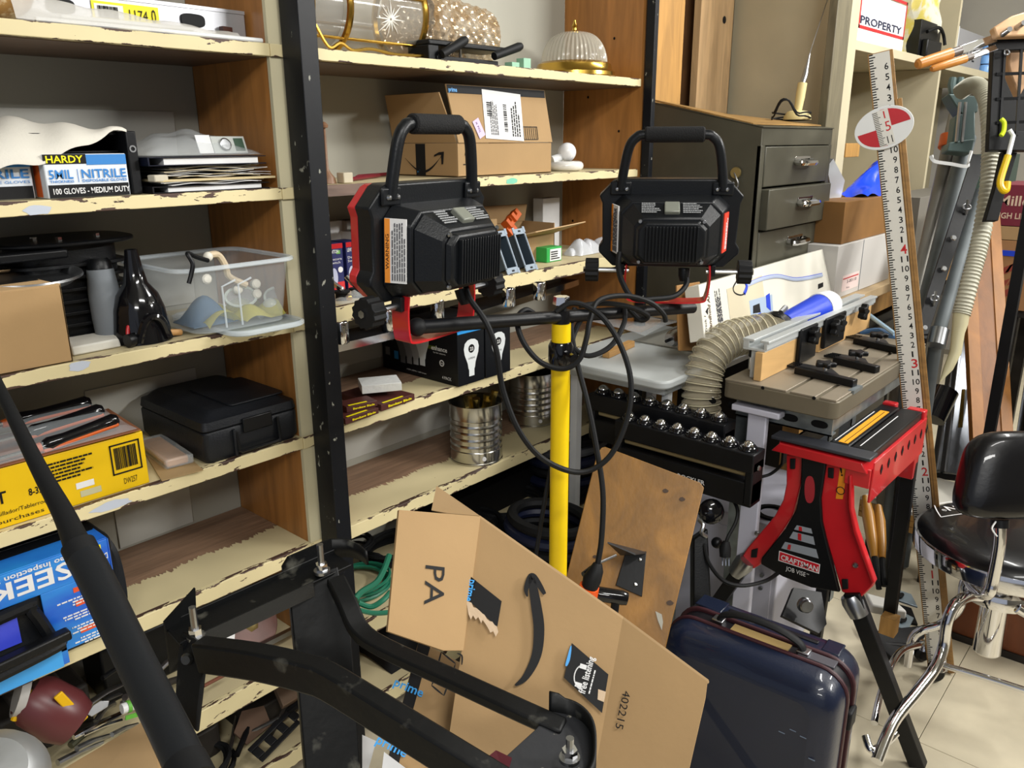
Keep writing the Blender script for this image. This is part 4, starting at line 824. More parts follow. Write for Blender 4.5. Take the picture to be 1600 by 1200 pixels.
# two grey old-work boxes leaning
M_ebox = mat('box_grey', H('8492A0'), .5)
for i, (px_, lx_) in enumerate(((788, 'left'), (818, 'right'))):
    b_ = at(px_+ (6 if i == 0 else 5), 428-(3*i), Y=1.405); b_.z = Z3r+.001; tp = at(px_-3, 366-3*i, Y=1.45)
    xr_ = at(px_+30, 424-3*i, Y=1.405)
    w = .047 if i == 0 else .046
    Mq = frame(b_, (1, 0, .02), z=(0, -1, .45)); hh = .118
    t = thing('wall_box', 'grey switch box, the %s one of the pair leaning on the brown flap' % lx_, 'box', b_, 'grey switch boxes')
    mb = MB(Mq); k = .004
    mb.box(0, w, 0, k+.012, -.002, .0); mb.box(0, w, hh-k-.012, hh, -.002, 0); mb.box(0, k, 0, hh, -.004, 0); mb.box(w-k, w, 0, hh, -.004, 0); mb.build('flange', M_ebox, t, bevel=.0006)
    mb = MB(Mq); mb.box(k, k+.002, .014, hh-.014, -.032, -.001); mb.box(w-k-.002, w-k, .014, hh-.014, -.032, -.001); mb.box(k, w-k, .014, .016, -.032, -.001); mb.box(k, w-k, hh-.016, hh-.014, -.032, -.001); mb.box(k, w-k, .014, hh-.014, -.034, -.032)
    mb.build('cavity', mat('box_dark', H('3A4650'), .5), t)
    for yy in (.004, hh-.010): MB(Mq).box(w*.4, w*.6, yy, yy+.005, .0, .001).build('screw_slot', M_ink, t)
    for sx_, sy_ in ((-.002, 0), (w-.006, 0), (-.002, hh-.008), (w-.006, hh-.008)): MB(Mq).box(sx_, sx_+.008, sy_-.004, sy_+.012, -.002, .0005).build('ear', M_ebox, t)
x_ = at(846, 400, Y=1.48).x; M = Matrix.Translation(V((x_, 1.46, Z3r))); t = carton('green_carton', 'small white and green carton right of the grey switch boxes', 'box', M, .07, .06, .042, mat('bright_green', H('2FA04A'), .5))
decal(t, face(M, 'front', .014, .003, .07, .06, .042), .052, .034, M_paper); textlines(t, face(M, 'front', .018, .006, .07, .06, .042) @ Matrix.Translation((0, 0, .0005)), .044, .026, 4, None, 3)
M = Matrix.Translation(V((at(848, 380, Y=1.62).x, 1.62, Z3r))); t = carton('tall_white_carton', 'tall white carton at the back behind the small green carton', 'box', M, .085, .04, .165, M_paper); MB(face(M, 'front', .04, .04, .1, .04, .165)).box(0, .012, 0, .02, 0, .0006).build('print', M_ink, t)
for i, (px_, py_, s_) in enumerate(((905, 392, .034), (920, 388, .032), (893, 405, .016), (938, 395, .03))):
    c = at(px_, py_, Y=1.50); c.z = Z3r
    o = MB().grid(lambda u, v: (c.x+s_*1.2*(2*u-1), c.y+s_*(2*v-1), Z3r+.001+s_*1.35*(math.sin(math.pi*u)*math.sin(math.pi*v))**.6*(1+.12*math.sin(9*u+4*v+i)*math.cos(8*v))), 16, 12).build('bagged_bulb', mat('bag_film', H('DFE3EA'), .15, alpha=.6, bump=.9, bs=40)); tag(o, ['large', 'second large', 'small flat', 'rightmost'][i]+' clear bag of parts at the right of the third shelf', 'bag', 'clear bags of parts')

# ================================================================ right bay, fourth shelf
Z4r = .8727
def bulb_shape(mb, cx, cy, h, z0=0, z1=.0005):
    P = [(.16, 0), (.16, .18), (.20, .22), (.24, .36), (.42, .62), (.46, .78), (.40, .92), (.22, 1.0), (0, 1.02)]
    L = [(cx+x*h*.62, cy+y*h) for x, y in P]+[(cx-x*h*.62, cy+y*h) for x, y in P[::-1][1:]]
    mb.prism(L, z0, z1)
M_bulbw = mat('bulb_print', H('D5DADC'), .5)
for i, (xx, lb) in enumerate(((1.372, 'nearer'), (1.474, 'farther'))):
    M = Matrix.Translation(V((xx, 1.388, Z4r))); w, d, h = .097, .292, .141
    t = carton('bulb_carton', 'black four pack light bulb carton, the %s of the two' % ('left one with blue trimmed top' if i == 0 else 'right one'), 'box', M, w, d, h, mat('bulb_black', H('101216'), .35), 'black bulb cartons')
    f = lambda a_, b_, z=0: face(M, 'front', a_, b_, w, d, h) @ Matrix.Translation((0, 0, z)); l = lambda a_, b_, z=0: face(M, 'left', a_, b_, w, d, h) @ Matrix.Translation((0, 0, z))
    mb = MB(f(0, 0)); bulb_shape(mb, w/2, .02, .095, 0, .0006); mb.build('bulb_print', M_bulbw, t); MB(f(w/2, .092, .0006)).lathe([(0, .0004), (.011, .0004), (.011, 0)], 18).build('badge', M_ink, t); text(t, '23', f(w/2-.006, .087, .0012), .009, M_paper, .012, bold=True)
    text(t, 'LUMENS', f(w/2-.012, .065, .0008), .005, MT['ink_grey'], .024)
    MB(face(M, 'top', 0, 0, w, d, h)).box(0, w, 0, .05, -.0003, .0003).build('blue_band', mat('bulb_blue', H('2C8FD6'), .4), t)
    MB(f(0, 0)).box(0, w, h-.006, h, -.0003, .0003).build('blue_band', MT['bulb_blue'], t)
    if i == 0:
        text(t, 'LED', l(.012, .094, .0003), .017, mat('pale_print', H('B9BDC0'), .5), .036); text(t, 'Dimmable', l(.014, .083, .0003), .006, MT['pale_print'], .035)
        for k in range(4):
            mb = MB(l(0, 0)); bulb_shape(mb, .085+.026*k, .028+.002*k, .095, .0003*k, .0005+.0003*k); mb.build('bulb_print', [mat('bulb_dim', H('5F6266'), .5), mat('bulb_mid', H('85888C'), .5), mat('bulb_mid2', H('A0A3A6'), .5), M_bulbw][k], t)
        MB(l(.135, .084)).box(0, .08, 0, .010, 0, .0003).build('green_glow', mat('olive_print', H('5B6A1E'), .5), t)
        text(t, 'enhance', l(.198, .084, .0006), .012, M_paper, .058, bold=True); text(t, 'by feit electric', l(.205, .076, .0005), .004, M_paper, .045)
        MB(l(.235, .053, .0003)).lathe([(.006, .0004), (.0085, .0004), (.0085, 0), (.006, 0)], 16).build('badge', M_paper, t); text(t, '90', l(.2305, .050, .0005), .005, M_paper, .009)
        decal(t, l(.014, .040), .018, .022, mat('sticker_grey', H('6E7276'), .5)); decal(t, l(.05, .034), .016, .022, MT['bulb_blue'], 'blue_square')
        text(t, '17.8W (100W) / 1,600 lumens', l(.10, .012, .0005), .004, M_paper, .075); text(t, '4 PACK', l(.235, .012, .0005), .008, M_paper, .034, bold=True)
# vanity bars with chrome cups
M_mir = mat('smoked_mirror', H('2B2E32'), .12, .6)
def vbar(lbl, a, b, yd, cups):
    z = 1.034
    p = V(a); q = V(b); t = thing('vanity_light_bar', lbl, 'light fixture', ((p.x+q.x)/2, (p.y+q.y)/2+.04, z))
    Mv = frame(p, q-p, z=(0, 0, 1)); L_ = (q-p).length
    MB(Mv).box(0, L_, 0, .10, 0, .018).build('back_plate', M_mir, t, bevel=.003); MB(Mv).box(.001, L_-.001, -.003, .0, .000, .018).build('chrome_edge', M_chrome, t)
    MB(Mv).box(L_-.085 if a[0] < 1.3 else .005, L_-.005 if a[0] < 1.3 else .085, .03, .09, -.0198, 0).build('mounting_box', M_blackm, t)
    for c in cups:
        cc = at(*c, Z=z+.0185); cc.y = min(cc.y, 1.66)
        cp = MB(Matrix.Translation(cc)).lathe([(0, 0), (.0155, 0), (.0175, .004), (.0175, .046), (.0165, .048), (.0145, .047), (.0145, .02), (0, .02)], 22).build('lamp_cup', M_chrome, t)
        MB(Matrix.Translation(cc)).lathe([(0, .0205), (.013, .0205), (.013, .035)], 16).build('socket', M_blackm, cp)
vbar('mirror black vanity light bar with chrome cups, left one under the red work light', (1.012, 1.395, 1.034), (1.455, 1.40, 1.034), .1, ((534, 536), (608, 516), (684, 498)))
vbar('mirror black vanity light bar with two chrome cups, right one behind the stand', (1.475, 1.405, 1.034), (2.02, 1.50, 1.034), .1, ((795, 478), (843, 468)))
# boxes at the left of the shelf
M_bx = mat('brown_box_print', H('4A2420'), .5)
def small(label, px0, py0, px1, py1, z, h, dd, rot=0, m=M_bx, nm='blade_carton', txt='Bandsaw Blade'):
    a_ = at(px0, py0, Z=z); b_ = at(px1, py1, Z=z); ax_ = b_-a_; M = frame(a_, ax_, z=(0, 0, 1)); w = ax_.length
    t = thing(nm, label, 'box', M @ V((w/2, dd/2, 0))); MB(M).box(0, w, 0, dd, 0, h).build('carton', m, t, bevel=.0008)
    if txt: text(t, txt, face(M, 'front', w*.2, h*.3, w, dd, h), h*.35, mat('logo_yellow', H('F2E20A'), .5), w*.7, bold=True); MB(face(M, 'top', w*.1, .004, w, dd, h)).box(0, w*.6, 0, .006, 0, .0004).build('yellow_print', MT['logo_yellow'], t)
    return t
small('lower brown and yellow blade carton at the post end of the fourth right shelf', 540, 664, 592, 646, Z4r, .014, .10)
small('brown blade carton under the clear pack on the fourth right shelf', 596, 643, 648, 625, Z4r, .016, .15)
small('second brown blade carton pushed back behind the other blade cartons', 542, 645, 590, 634, Z4r+.0145, .013, .05, nm='blade_carton')
t = small('clear topped pack of white parts lying on the brown blade cartons', 566, 616, 628, 610, Z4r+.030, .020, .07, m=mat('white_parts', H('D4D5D2'), .5, bump=.8, bs=50), nm='parts_pack', txt=None)
# ================================================================ right bay, fifth shelf: cans
M_tin = mat('tinplate', H('BDBCB6'), .2, 1, var=.08, vs=10, stretch=(1, 1, .15))
M_bronze = mat('gold_foil', H('C9B26A'), .25, 1)
def can(label, c, n, gold):
    t = thing('steel_can', label, 'can', c); r = .0745; H_ = .168; pr = [(.0, .001), (r-.002, .001), (r, 0), (r, .004), (r-.0015, .006), (r-.0015, .035)]
    for k in range(5): z = .035+.019*k; pr += [(r-.0015, z), (r-.0045, z+.005), (r-.0045, z+.010), (r-.0010, z+.015)]
    pr += [(r-.0015, .133), (r-.0015, H_-.003), (r, H_), (r+.0015, H_-.001), (r-.003, H_-.002), (r-.003, .01), (0, .008)]
    MB(Matrix.Translation(c)).lathe(pr, 44).build('body', M_tin, t)
    MB(frame(c+V((-.035, -.062, .02)), (.85, -.5, 0), z=(-.5, -.85, 0))).lathe([(0, .0045), (.006, .0045), (.006, 0)], 10).build('sticker_dot', M_paper, t)
    return t
c1 = V((at(733, 715, Z=Z5).x+.02, 1.475, Z5)); can('ribbed steel can of brass pieces, nearer the black post, fifth right shelf', c1, 5, 1)
c2 = V((at(833, 700, Y=1.55).x, 1.555, Z5)); can('ribbed steel can half hidden behind the yellow pole, fifth right shelf', c2, 5, 0)
rnd = random.Random(4)
for k in range(9):
    a_ = rnd.uniform(0, 6.28); r_ = rnd.uniform(.01, .042); b_ = c1+V((r_*math.cos(a_), r_*math.sin(a_), .09)); e_ = b_+V((.02*math.cos(a_), .02*math.sin(a_), rnd.uniform(.07, .105)))
    o = MB().tube([b_, b_.lerp(e_, .8), e_], [.008, .008, .011], 10).build('brass_fitting', M_bronze); tag(o, ['first','second','third','fourth','fifth','sixth','seventh','eighth','ninth'][k]+' brass fitting standing in the nearer ribbed steel can', 'fitting', 'brass fittings in the can')
# ================================================================ yellow stand with two work lights
k0 = at(877, 505, d=1.42); PX, PY, PT = k0.x, k0.y, k0.z
t = thing('work_light_stand', 'yellow tripod stand pole with a black crossbar carrying both work lights', 'stand', (PX, PY, 0))
MB().cyl((PX, PY, .45), (PX, PY, PT), .0172, n=28).build('pole', M_yellow, t)
MB().cyl((PX, PY, .10), (PX, PY, .46), .021, n=24).build('lower_tube', M_black, t)
zc0 = at(877, 578, d=1.42).z; zc1 = at(880, 535, d=1.42).z
MB().tube([(PX, PY, zc0-.004), (PX, PY, zc0+.012), (PX, PY, zc1-.008), (PX, PY, zc1)], [.0185, .0225, .0225, .019], 24).build('clamp_collar', M_gloss, t)
MB().cyl((PX-.01, PY-.02, zc1-.02), (PX-.022, PY-.045, zc1-.02), .008, n=10).build('collar_knob', M_gloss, t)
for k in range(3):
    a_ = math.radians(20+120*k); e_ = V((PX+.42*math.cos(a_), PY+.34*math.sin(a_), .012))
    if k == 0: e_ = V((PX+.04, PY+.36, .012))
    if k == 1: e_ = V((PX-.30, PY+.15, .012))
    if k == 2: e_ = V((PX+.02, PY-.38, .012))
    MB().tube([(PX, PY, .38), e_+V((0, 0, .004)), e_], [.010, .010, .012], 10).build('leg', M_black, t)
cA = at(652, 511, d=1.23); cB = at(1082, 481, d=1.66); mid = at(880, 494, d=1.42)
mid = V((PX, PY, mid.z))
MB().tube([cA, cA.lerp(mid, .03), mid, cB], [.009, .0115, .0115, .0115], 14).build('crossbar', M_black, t)
MB().sphere(cA, .0145, 10).build('end_cap', M_rubber, t)
MB().cyl(mid+V((0, 0, -.016)), mid+V((0, 0, .012)), .0150, n=16).build('saddle', M_black, t)
MB().tube([mid+V((0, 0, .011)), mid+V((0, 0, .022))], [.009, .009], 12).build('bolt_neck', M_blackp, t); MB().tube([mid+V((0, 0, .022)), mid+V((0, 0, .036))], [.016, .014], 6).build('top_bolt', M_chrome, t)
M_wl = mat('die_cast_black', H('131518'), .36, bump=.15, bs=350)
def ring_slab(mb, P, z0, z1): mb.prism(P, z0, z1)
def worklight(label, M, sgn=1):
    t = thing('work_light', label, 'lamp', M.to_translation())
    half = [(.100, .086), (.110, .082), (.137, .054), (.131, .040), (.129, -.036), (.136, -.046), (.136, -.056), (.108, -.084)]
    P = half+[(-x, y) for x, y in half[::-1]]; P = P[::-1]
    MB(M).prism([(x*.985, y*.97) for x, y in P], -.042, -.026).build('red_bezel', M_red, t, bevel=.002)
    MB(M).prism([(x*.90, y*.86) for x, y in P], -.043, -.040).build('lens', mat('lens', H('C9CDD0'), .1), t)
    MB(M).prism(P, -.026, .004).build('frame', M_wl, t, bevel=.003)
    # body: three stepped lofts
    def loft(a, b, z0, z1, nm, m=M_wl, bev=.0025):
        n = len(a); mb = MB(M); mb.add([(x, y, z0) for x, y in a]+[(x, y, z1) for x, y in b], [tuple(range(n))[::-1], tuple(range(n, 2*n))]+[(i, (i+1) % n, (i+1) % n+n, i+n) for i in range(n)]); return mb.build(nm, m, t, bevel=bev)
    oc = lambda w, h0, h1, c: [(-w+c, h0), (w-c, h0), (w, h0+c), (w, h1-c), (w-c, h1), (-w+c, h1), (-w, h1-c), (-w, h0+c)]
    loft(oc(.112, -.078, .058, .02), oc(.095, -.070, .050, .02), .004, .045, 'housing')
    loft(oc(.092, -.068, .047, .02), oc(.068, -.062, .026, .016), .045, .082, 'rear_housing')
    loft(oc(.066, -.060, .022, .014), oc(.060, -.056, .018, .014), .082, .092, 'heat_sink_base')
    for k in range(16):
        x = -.046+.0062*k; MB(M).box(x-.0015, x+.0015, -.052, .013, .092, .100).build('cooling_fin', M_wl, t, bevel=.0008)
    for x, y in ((-.058, .020), (.058, .020), (-.058, -.056), (.058, -.056)):
        MB(M @ Matrix.Translation((x, y, .0835))).lathe([(0, .003), (.003, .003), (.004, 0)], 8).build('screw', M_steel, t)
    # switch on the sloping top
    Mt = M @ frame((0, .040, .062), FX, z=(0, .84, .55))
    MB(Mt).box(-.014, .014, -.014, .014, -.004, .006).build('switch_cover', mat('clear_switch', H('8C8F84'), .15, alpha=.75), t, bevel=.002)
    MB(Mt).box(-.009, .009, -.009, .009, .000, .0045).build('rocker', M_black, t, bevel=.001)
    textlines(t, Mt @ Matrix.Translation((-.056, -.014, .0016)), .036, .028, 6, mat('grey_print', H('9A9C9E'), .5), 3); textlines(t, Mt @ Matrix.Translation((.02, -.014, .0016)), .036, .028, 6, MT['grey_print'], 8)
    # side labels on the slanted cheeks
    Ml = M @ frame((-.1045, -.048, .012), (.45, 0, 1), y=(0, 1, 0)) if False else M @ frame((-.1105, -.052, .0085), (.38, 0, .92), y=(0, 1, 0))
    MB(Ml).box(0, .0325, 0, .092, -.0012, .0016).build('warning_label', M_paper, t); MB(Ml).box(0, .008, 0, .092, .0016, .002).build('orange_stripe', mat('warn_orange', H('E08A2A'), .5), t)
    textlines(t, Ml @ Matrix.Translation((.032, .004, .002)) @ Matrix.Rotation(math.radians(90), 4, 'Z'), .084, .022, 6, MT['ink_grey'], 5)
    text(t, 'WARNING', Ml @ Matrix.Translation((.0065, .02, .0022)) @ Matrix.Rotation(math.radians(90), 4, 'Z'), .005, M_ink, .05)
    Mr = M @ frame((.1105, -.048, .0085), (-.38, 0, .92), y=(0, 1, 0)) ; Mr = M @ frame((.0985, -.048, .0375), (.38, 0, -.92), y=(0, 1, 0))
    MB(Mr).box(0, .026, 0, .075, -.0012, .0016).build('red_label', mat('hot_red', H('E0402A'), .5), t); textlines(t, Mr @ Matrix.Translation((.02, .006, .002)) @ Matrix.Rotation(math.radians(90), 4, 'Z'), .06, .012, 2, M_paper, 5)
    # handle
    hp = [(-.096, .066, .006), (-.092, .10, .008), (-.083, .145, .010), (-.070, .163, .010), (-.05, .168, .010), (.05, .168, .010), (.070, .163, .010), (.083, .145, .010), (.092, .10, .008), (.096, .066, .006)]
    MB(M).tube(catmull(hp, 5), .0092, 12).build('handle', M_wl, t)
    MB(M).tube([(-.055, .168, .010), (-.052, .168, .010), (.052, .168, .010), (.055, .168, .010)], [.012, .0145, .0145, .012], 18).build('foam_grip', mat('foam_grip', H('1A1A1B'), .85, bump=.8, bs=500), t)
    for s_ in (-1, 1):
        MB(M).box(s_*.096-.020, s_*.096+.020, .056, .082, .004, .010).build('handle_foot', M_wl, t, bevel=.003)
        for q in (-.009, .009): MB(M @ Matrix.Translation((s_*.094+q, .068, .010))).lathe([(0, .004), (.003, .0035), (.0045, 0)], 10).build('screw', M_steel, t)
        kx = s_*.148
        MB(M).tube([(s_*.075, -.090, .012), (kx, -.090, .012)], .005, 10).build('pivot_bolt', M_steel, t)
        kn = [((.0235 if j % 2 else .0205)*math.cos(j*math.pi/12), (.0235 if j % 2 else .0205)*math.sin(j*math.pi/12)) for j in range(24)]
        Mk = M @ frame((kx-.013 if s_ > 0 else kx-.013, -.090, .012), (0, 1, 0), z=(1, 0, 0))
        MB(Mk).prism(kn, 0, .026).build('knob', M_rubber, t, bevel=.001)
        MB(M @ frame((kx+s_*.0132, -.090, .012), (0, 1, 0), z=(s_, 0, 0))).tube([(0, 0, 0), (0, 0, .004)], .006, 6).build('hex_nut', M_chrome, t)
        MB(M).box(s_*.088-.004, s_*.088+.004, -.098, -.076, .002, .022).build('lug', M_wl, t, bevel=.001)
    MB(M).bar(catmull([(-.080, -.078, .012), (-.082, -.105, .012), (-.078, -.140, .012), (-.066, -.150, .012), (0, -.152, .012), (.066, -.150, .012), (.078, -.140, .012), (.082, -.105, .012), (.080, -.078, .012)], 4), .034, .0035, up=(0, 0, 1)) if False else None
    path = catmull([(-.080, -.076, 0), (-.082, -.105, 0), (-.078, -.138, 0), (-.066, -.149, 0), (0, -.151, 0), (.066, -.149, 0), (.078, -.138, 0), (.082, -.105, 0), (.080, -.076, 0)], 5)
    mb = MB(M); n = len(path); vs = []
    for i, p in enumerate(path):
        tt = (path[min(i+1, n-1)]-path[max(i-1, 0)]).normalized(); nn = V((-tt.y, tt.x, 0))*.0017
        for q, z in ((nn, -.004), (nn, .028), (-nn, .028), (-nn, -.004)): vs.append((p.x+q.x, p.y+q.y, z))
    mb.add(vs, [(i*4+k, i*4+(k+1) % 4, i*4+4+(k+1) % 4, i*4+4+k) for i in range(n-1) for k in range(4)]+[(3, 2, 1, 0), tuple((n-1)*4+k for k in range(4))]); mb.build('red_bracket', M_red, t)
    MB(M).tube([(.03, -.078, .04), (.03, -.092, .045), (.03, -.102, .048)], [.012, .011, .007], 12).build('cable_gland', M_blackp, t)
    return t
def face_cam(p, rot, tilt=0):
    r = (CAM-p); r.z = 0; r.normalize(); side = V((-r.y, r.x, 0))   # image right when looking at p
    if side.dot(R_) < 0: side = -side
    n = r*math.cos(math.radians(rot))+side*math.sin(math.radians(rot)); x = side*math.cos(math.radians(rot))-r*math.sin(math.radians(rot))
    m = frame(p, x, z=n); return m @ Matrix.Rotation(math.radians(tilt), 4, 'X')
rc = at(1046, 350, d=1.57); worklight('work light on the right, seen square from behind with vertical cooling fins', face_cam(rc, 3, 5))
lc = at(672, 372, d=1.245); worklight('work light on the left, turned sideways and showing its red front rim', face_cam(lc, 50, 3))
def cable(name, label, pts, r=.0042, cat='cable', m=None, group=None):
    o = MB().tube(catmull([at(a, b, d=c) for a, b, c in pts], 7), r, 8).build(name, m or M_rubber); tag(o, label, cat, group); return o
cable('power_cable', 'black cord hanging in a wide loop from the left work light past the yellow pole', [(727, 445, 1.27), (735, 468, 1.26), (760, 505, 1.25), (776, 550, 1.26), (786, 610, 1.28), (812, 675, 1.30), (850, 718, 1.33), (905, 738, 1.36), (950, 716, 1.36), (978, 660, 1.36), (986, 600, 1.36), (972, 545, 1.36), (945, 500, 1.37), (915, 478, 1.38), (890, 474, 1.38), (868, 487, 1.38)], .0048)
cable('power_cable', 'tight black cord loop wrapped round the crossbar and hanging before the yellow pole collar', [(842, 496, 1.41), (822, 484, 1.38), (808, 500, 1.37), (818, 535, 1.37), (845, 566, 1.375), (880, 576, 1.375), (905, 562, 1.375), (916, 530, 1.38), (922, 500, 1.39), (935, 470, 1.41), (975, 462, 1.44), (1015, 472, 1.46), (1036, 490, 1.48), (1040, 502, 1.49)], .0048)
cable('power_cable', 'black cord coil hanging below the crossbar between pole and right work light', [(905, 478, 1.44), (945, 474, 1.45), (985, 480, 1.47), (1012, 493, 1.49), (1000, 500, 1.50), (978, 480, 1.50), (975, 505, 1.48), (955, 540, 1.46), (920, 556, 1.44), (895, 540, 1.44), (902, 510, 1.45), (915, 490, 1.45)], .0048)
cable('power_cable', 'black cord dropping from the right work light to the crossbar', [(1072, 428, 1.56), (1072, 445, 1.55), (1055, 462, 1.53), (1025, 467, 1.51), (990, 466, 1.49), (972, 440, 1.50), (966, 415, 1.52), (968, 395, 1.53)], .0052)
cable('power_cable', 'black cord falling from the crossbar to the plug beside the plywood board', [(898, 482, 1.45), (892, 510, 1.44), (900, 560, 1.44), (918, 630, 1.44), (932, 700, 1.44), (942, 770, 1.44), (940, 840, 1.44), (934, 880, 1.44)], .0052)
cable('power_cable', 'thin black cord hanging behind the yellow pole toward the floor', [(888, 540, 1.47), (878, 640, 1.50), (855, 760, 1.52), (840, 850, 1.54), (832, 900, 1.54)], .0042)
# plug and orange clamp
t = thing('cord_plug', 'black plug with an orange cap at the end of the hanging cord', 'plug', at(925, 905, d=1.44))
p_ = [at(934, 880, d=1.44), at(932, 890, d=1.44), at(925, 905, d=1.44), at(921, 920, d=1.44)]
MB().tube(p_, [.008, .013, .017, .014], 14).build('body', M_rubber, t)
MB().tube([at(921, 916, d=1.44), at(916, 934, d=1.45), at(912, 945, d=1.45)], [.018, .020, .018], 14).build('orange_cap', mat('bright_orange', H('E2561A'), .4), t)
t = thing('bar_clamp', 'black tee handled clamp behind the top edge of the cardboard', 'clamp', at(960, 940, d=1.5))
MB().tube([at(930, 925, d=1.5), at(936, 928, d=1.5), at(972, 934, d=1.5), at(980, 936, d=1.5)], [.012, .014, .014, .012], 14).build('handle', M_gloss, t); MB().cyl(at(962, 938, d=1.5), at(956, 985, d=1.5), .008, n=10).build('stem', M_black, t)
MB().cyl(at(912, 898, d=1.50), at(928, 886, d=1.52), .006, n=10).build('tip', M_gloss, t); MB().cyl(at(935, 880, d=1.52), at(962, 868, d=1.56), .003, n=8).build('rod', M_steel, t)

# ================================================================ big flattened cardboard carton
A1, A2, A3, A4 = at(621, 798, d=1.10), at(748, 808, d=1.17), at(721, 1017, d=1.06), at(603, 987, d=1.0)
t = thing('flattened_carton', 'large flattened brown shipping carton with a black smile mark leaning in the middle', 'box', at(850, 1200, d=.92))
# plane for main panel
B1, B2 = at(748, 808, d=1.17), at(973, 967, d=1.10)
B4 = at(721, 1017, d=1.08); nB = (B2-B1).cross(B4-B1).normalized(); nB = nB if nB.dot(CAM-B1) > 0 else -nB
pb = lambda x, y: onplane(x, y, B1, nB)
main = [pb(748, 808), pb(973, 967), pb(925, 1230), pb(690, 1230), pb(721, 1017)]
MB().slab(main, .005, 1).build('main_panel', M_card, t)
back = [p-nB*.022 for p in (pb(752, 806), pb(976, 965), pb(925, 1230), pb(700, 1230))]
MB().slab(back, .004).build('rear_panel', M_card, t)
# folded top edge strip
MB().slab([pb(748, 808), pb(973, 967), pb(973, 967)-nB*.024, pb(748, 808)-nB*.024], .003).build('folded_edge', M_cardin, t)
nA = (A2-A1).cross(A4-A1).normalized(); nA = nA if nA.dot(CAM-A1) > 0 else -nA
pa = lambda x, y: onplane(x, y, B1, nA)
nA = (A1-B1).cross(B4-B1).normalized(); nA = nA if nA.dot(CAM-A1) > 0 else -nA
MB().slab([pa(748, 808), pa(621, 798), pa(603, 987), pa(690, 1017), pa(721, 1017)], .005).build('left_flap', M_card, t)
# right panel folded back
C2 = at(1105, 1065, d=1.03); nC = (C2-B2).cross(pb(925, 1230)-B2).normalized(); nC = nC if nC.dot(CAM-B2) > 0 else -nC
pc = lambda x, y: onplane(x, y, B2, nC)
MB().slab([pc(973, 967), pc(1105, 1065), pc(1102, 1090), pc(1070, 1230), pc(925, 1230)], .005).build('right_flap', M_card, t)
MB().slab([pc(973, 967), pc(1105, 1065), pc(1105, 1065)-nC*.014, pc(973, 967)-nC*.018], .003).build('folded_edge', M_cardin, t)
# upstanding rear triangle
MB().slab([at(682, 759, d=1.22), at(750, 806, d=1.20), at(700, 802, d=1.20), at(674, 797, d=1.21)], .004).build('rear_flap', M_cardin, t)
def onB(x, y, ux, uy, off=.0008):   # print frame on main panel: origin px, direction px
    o = pb(x, y)+nB*off; return frame(o, pb(ux, uy)-pb(x, y), z=nB)
def onA(x, y, ux, uy, off=.0008):
    o = pa(x, y)+nA*off; return frame(o, pa(ux, uy)-pa(x, y), z=nA)
OFF = .0058
MT_ = OFF
text(t, 'PA', onA(662, 884, 660, 935, OFF), .030, M_ink, .052, name='carton_print')
# smile: polygon traced as a curved swoosh
sw = [(849, 1073), (868, 1060), (888, 1032), (900, 1000), (905, 965), (901, 930), (893, 905)]; 
def ribbon(P, w0, mk, m, nm, par, off=OFF):
    C = catmull([V(mk(x, y)) for x, y in P], 5); n = len(C); nn = nB; L_ = []; R2 = []
    for i, p in enumerate(C):
        tt = (C[min(i+1, n-1)]-C[max(i-1, 0)]).normalized(); b = tt.cross(nn); u = i/(n-1); w = w0*(math.sin(math.pi*min(1, u*.86+.02))**.8*.9+.05)
        L_.append(p+b*w+nn*off); R2.append(p-b*w+nn*off)
    mb = MB(); mb.add(L_+R2, [(i, i+1, n+i+1, n+i) for i in range(n-1)]); return mb.build(nm, m, par)
k_ = lambda x, y: pb(x, y)
sm = [(805, 1072), (822, 1058), (838, 1025), (842, 985), (838, 950), (833, 920), (830, 903)]
ribbon(sm, .0078, k_, M_ink, 'smile_mark', t)
ribbon([(824, 934), (822, 922), (828, 905), (833, 903), (842, 915), (851, 930)], .005, k_, M_ink, 'smile_mark', t)
def patch(par, P, m, nm, off=OFF, pl=None, n_=None):
    pl = pl or pb; n_ = n_ or nB
    mb = MB(); pts = [pl(x, y)+n_*off for x, y in P]; mb.slab(pts, .0003); return mb.build(nm, m, par)
patch(t, [(735, 902), (784, 941), (777, 982), (728, 935)], M_ink, 'black_tape'); patch(t, [(735, 902), (744, 909), (737, 944), (728, 935)], M_ink, 'black_tape')
text(t, 'prime', onB(733, 907, 727, 936, OFF+.0005) , .012, M_bl, .03, bold=True)
rg = []
rnd = random.Random(3)
for k in range(13): u = k/12; rg.append((729+48*u+rnd.uniform(-1, 1), 938+44*u+rnd.uniform(-2, 2)))
for k in range(13): u = 1-k/12; rg.append((732+46*u+rnd.uniform(-1, 1), 957+32*u+rnd.uniform(-5, 5)+ (6 if k % 2 else 0)))
patch(t, rg, mat('torn_paper', H('C7AF93'), .9, bump=.8, bs=60), 'torn_paper', OFF+.0005)
patch(t, [(893, 1006), (950, 1055), (940, 1115), (881, 1060)], M_ink, 'black_tape')
text(t, 'free listening', onB(913, 1086, 924, 1045, OFF+.0006), .009, M_paper, .048, bold=True); textlines(t, onB(922, 1086, 932, 1048, OFF+.0006), .044, .004, 1, M_paper, 3)
ribbon([(899, 1071), (908, 1078), (905, 1050)][:2], .002, k_, M_paper, 'icon', t, OFF+.0006)
Mh = onB(905, 1072, 912, 1045, OFF+.0006)
MB(Mh).tube([(.0+.013*math.cos(a_)+.012, .008*math.sin(a_)+.002, 0) for a_ in [math.pi*k/10 for k in range(11)]], .0008, 5).build('headphone_icon', M_paper, t); MB(Mh).box(-.003, .003, -.003, .006, 0, .0004).box(.021, .027, -.003, .006, 0, .0004).build('headphone_icon', M_paper, t)
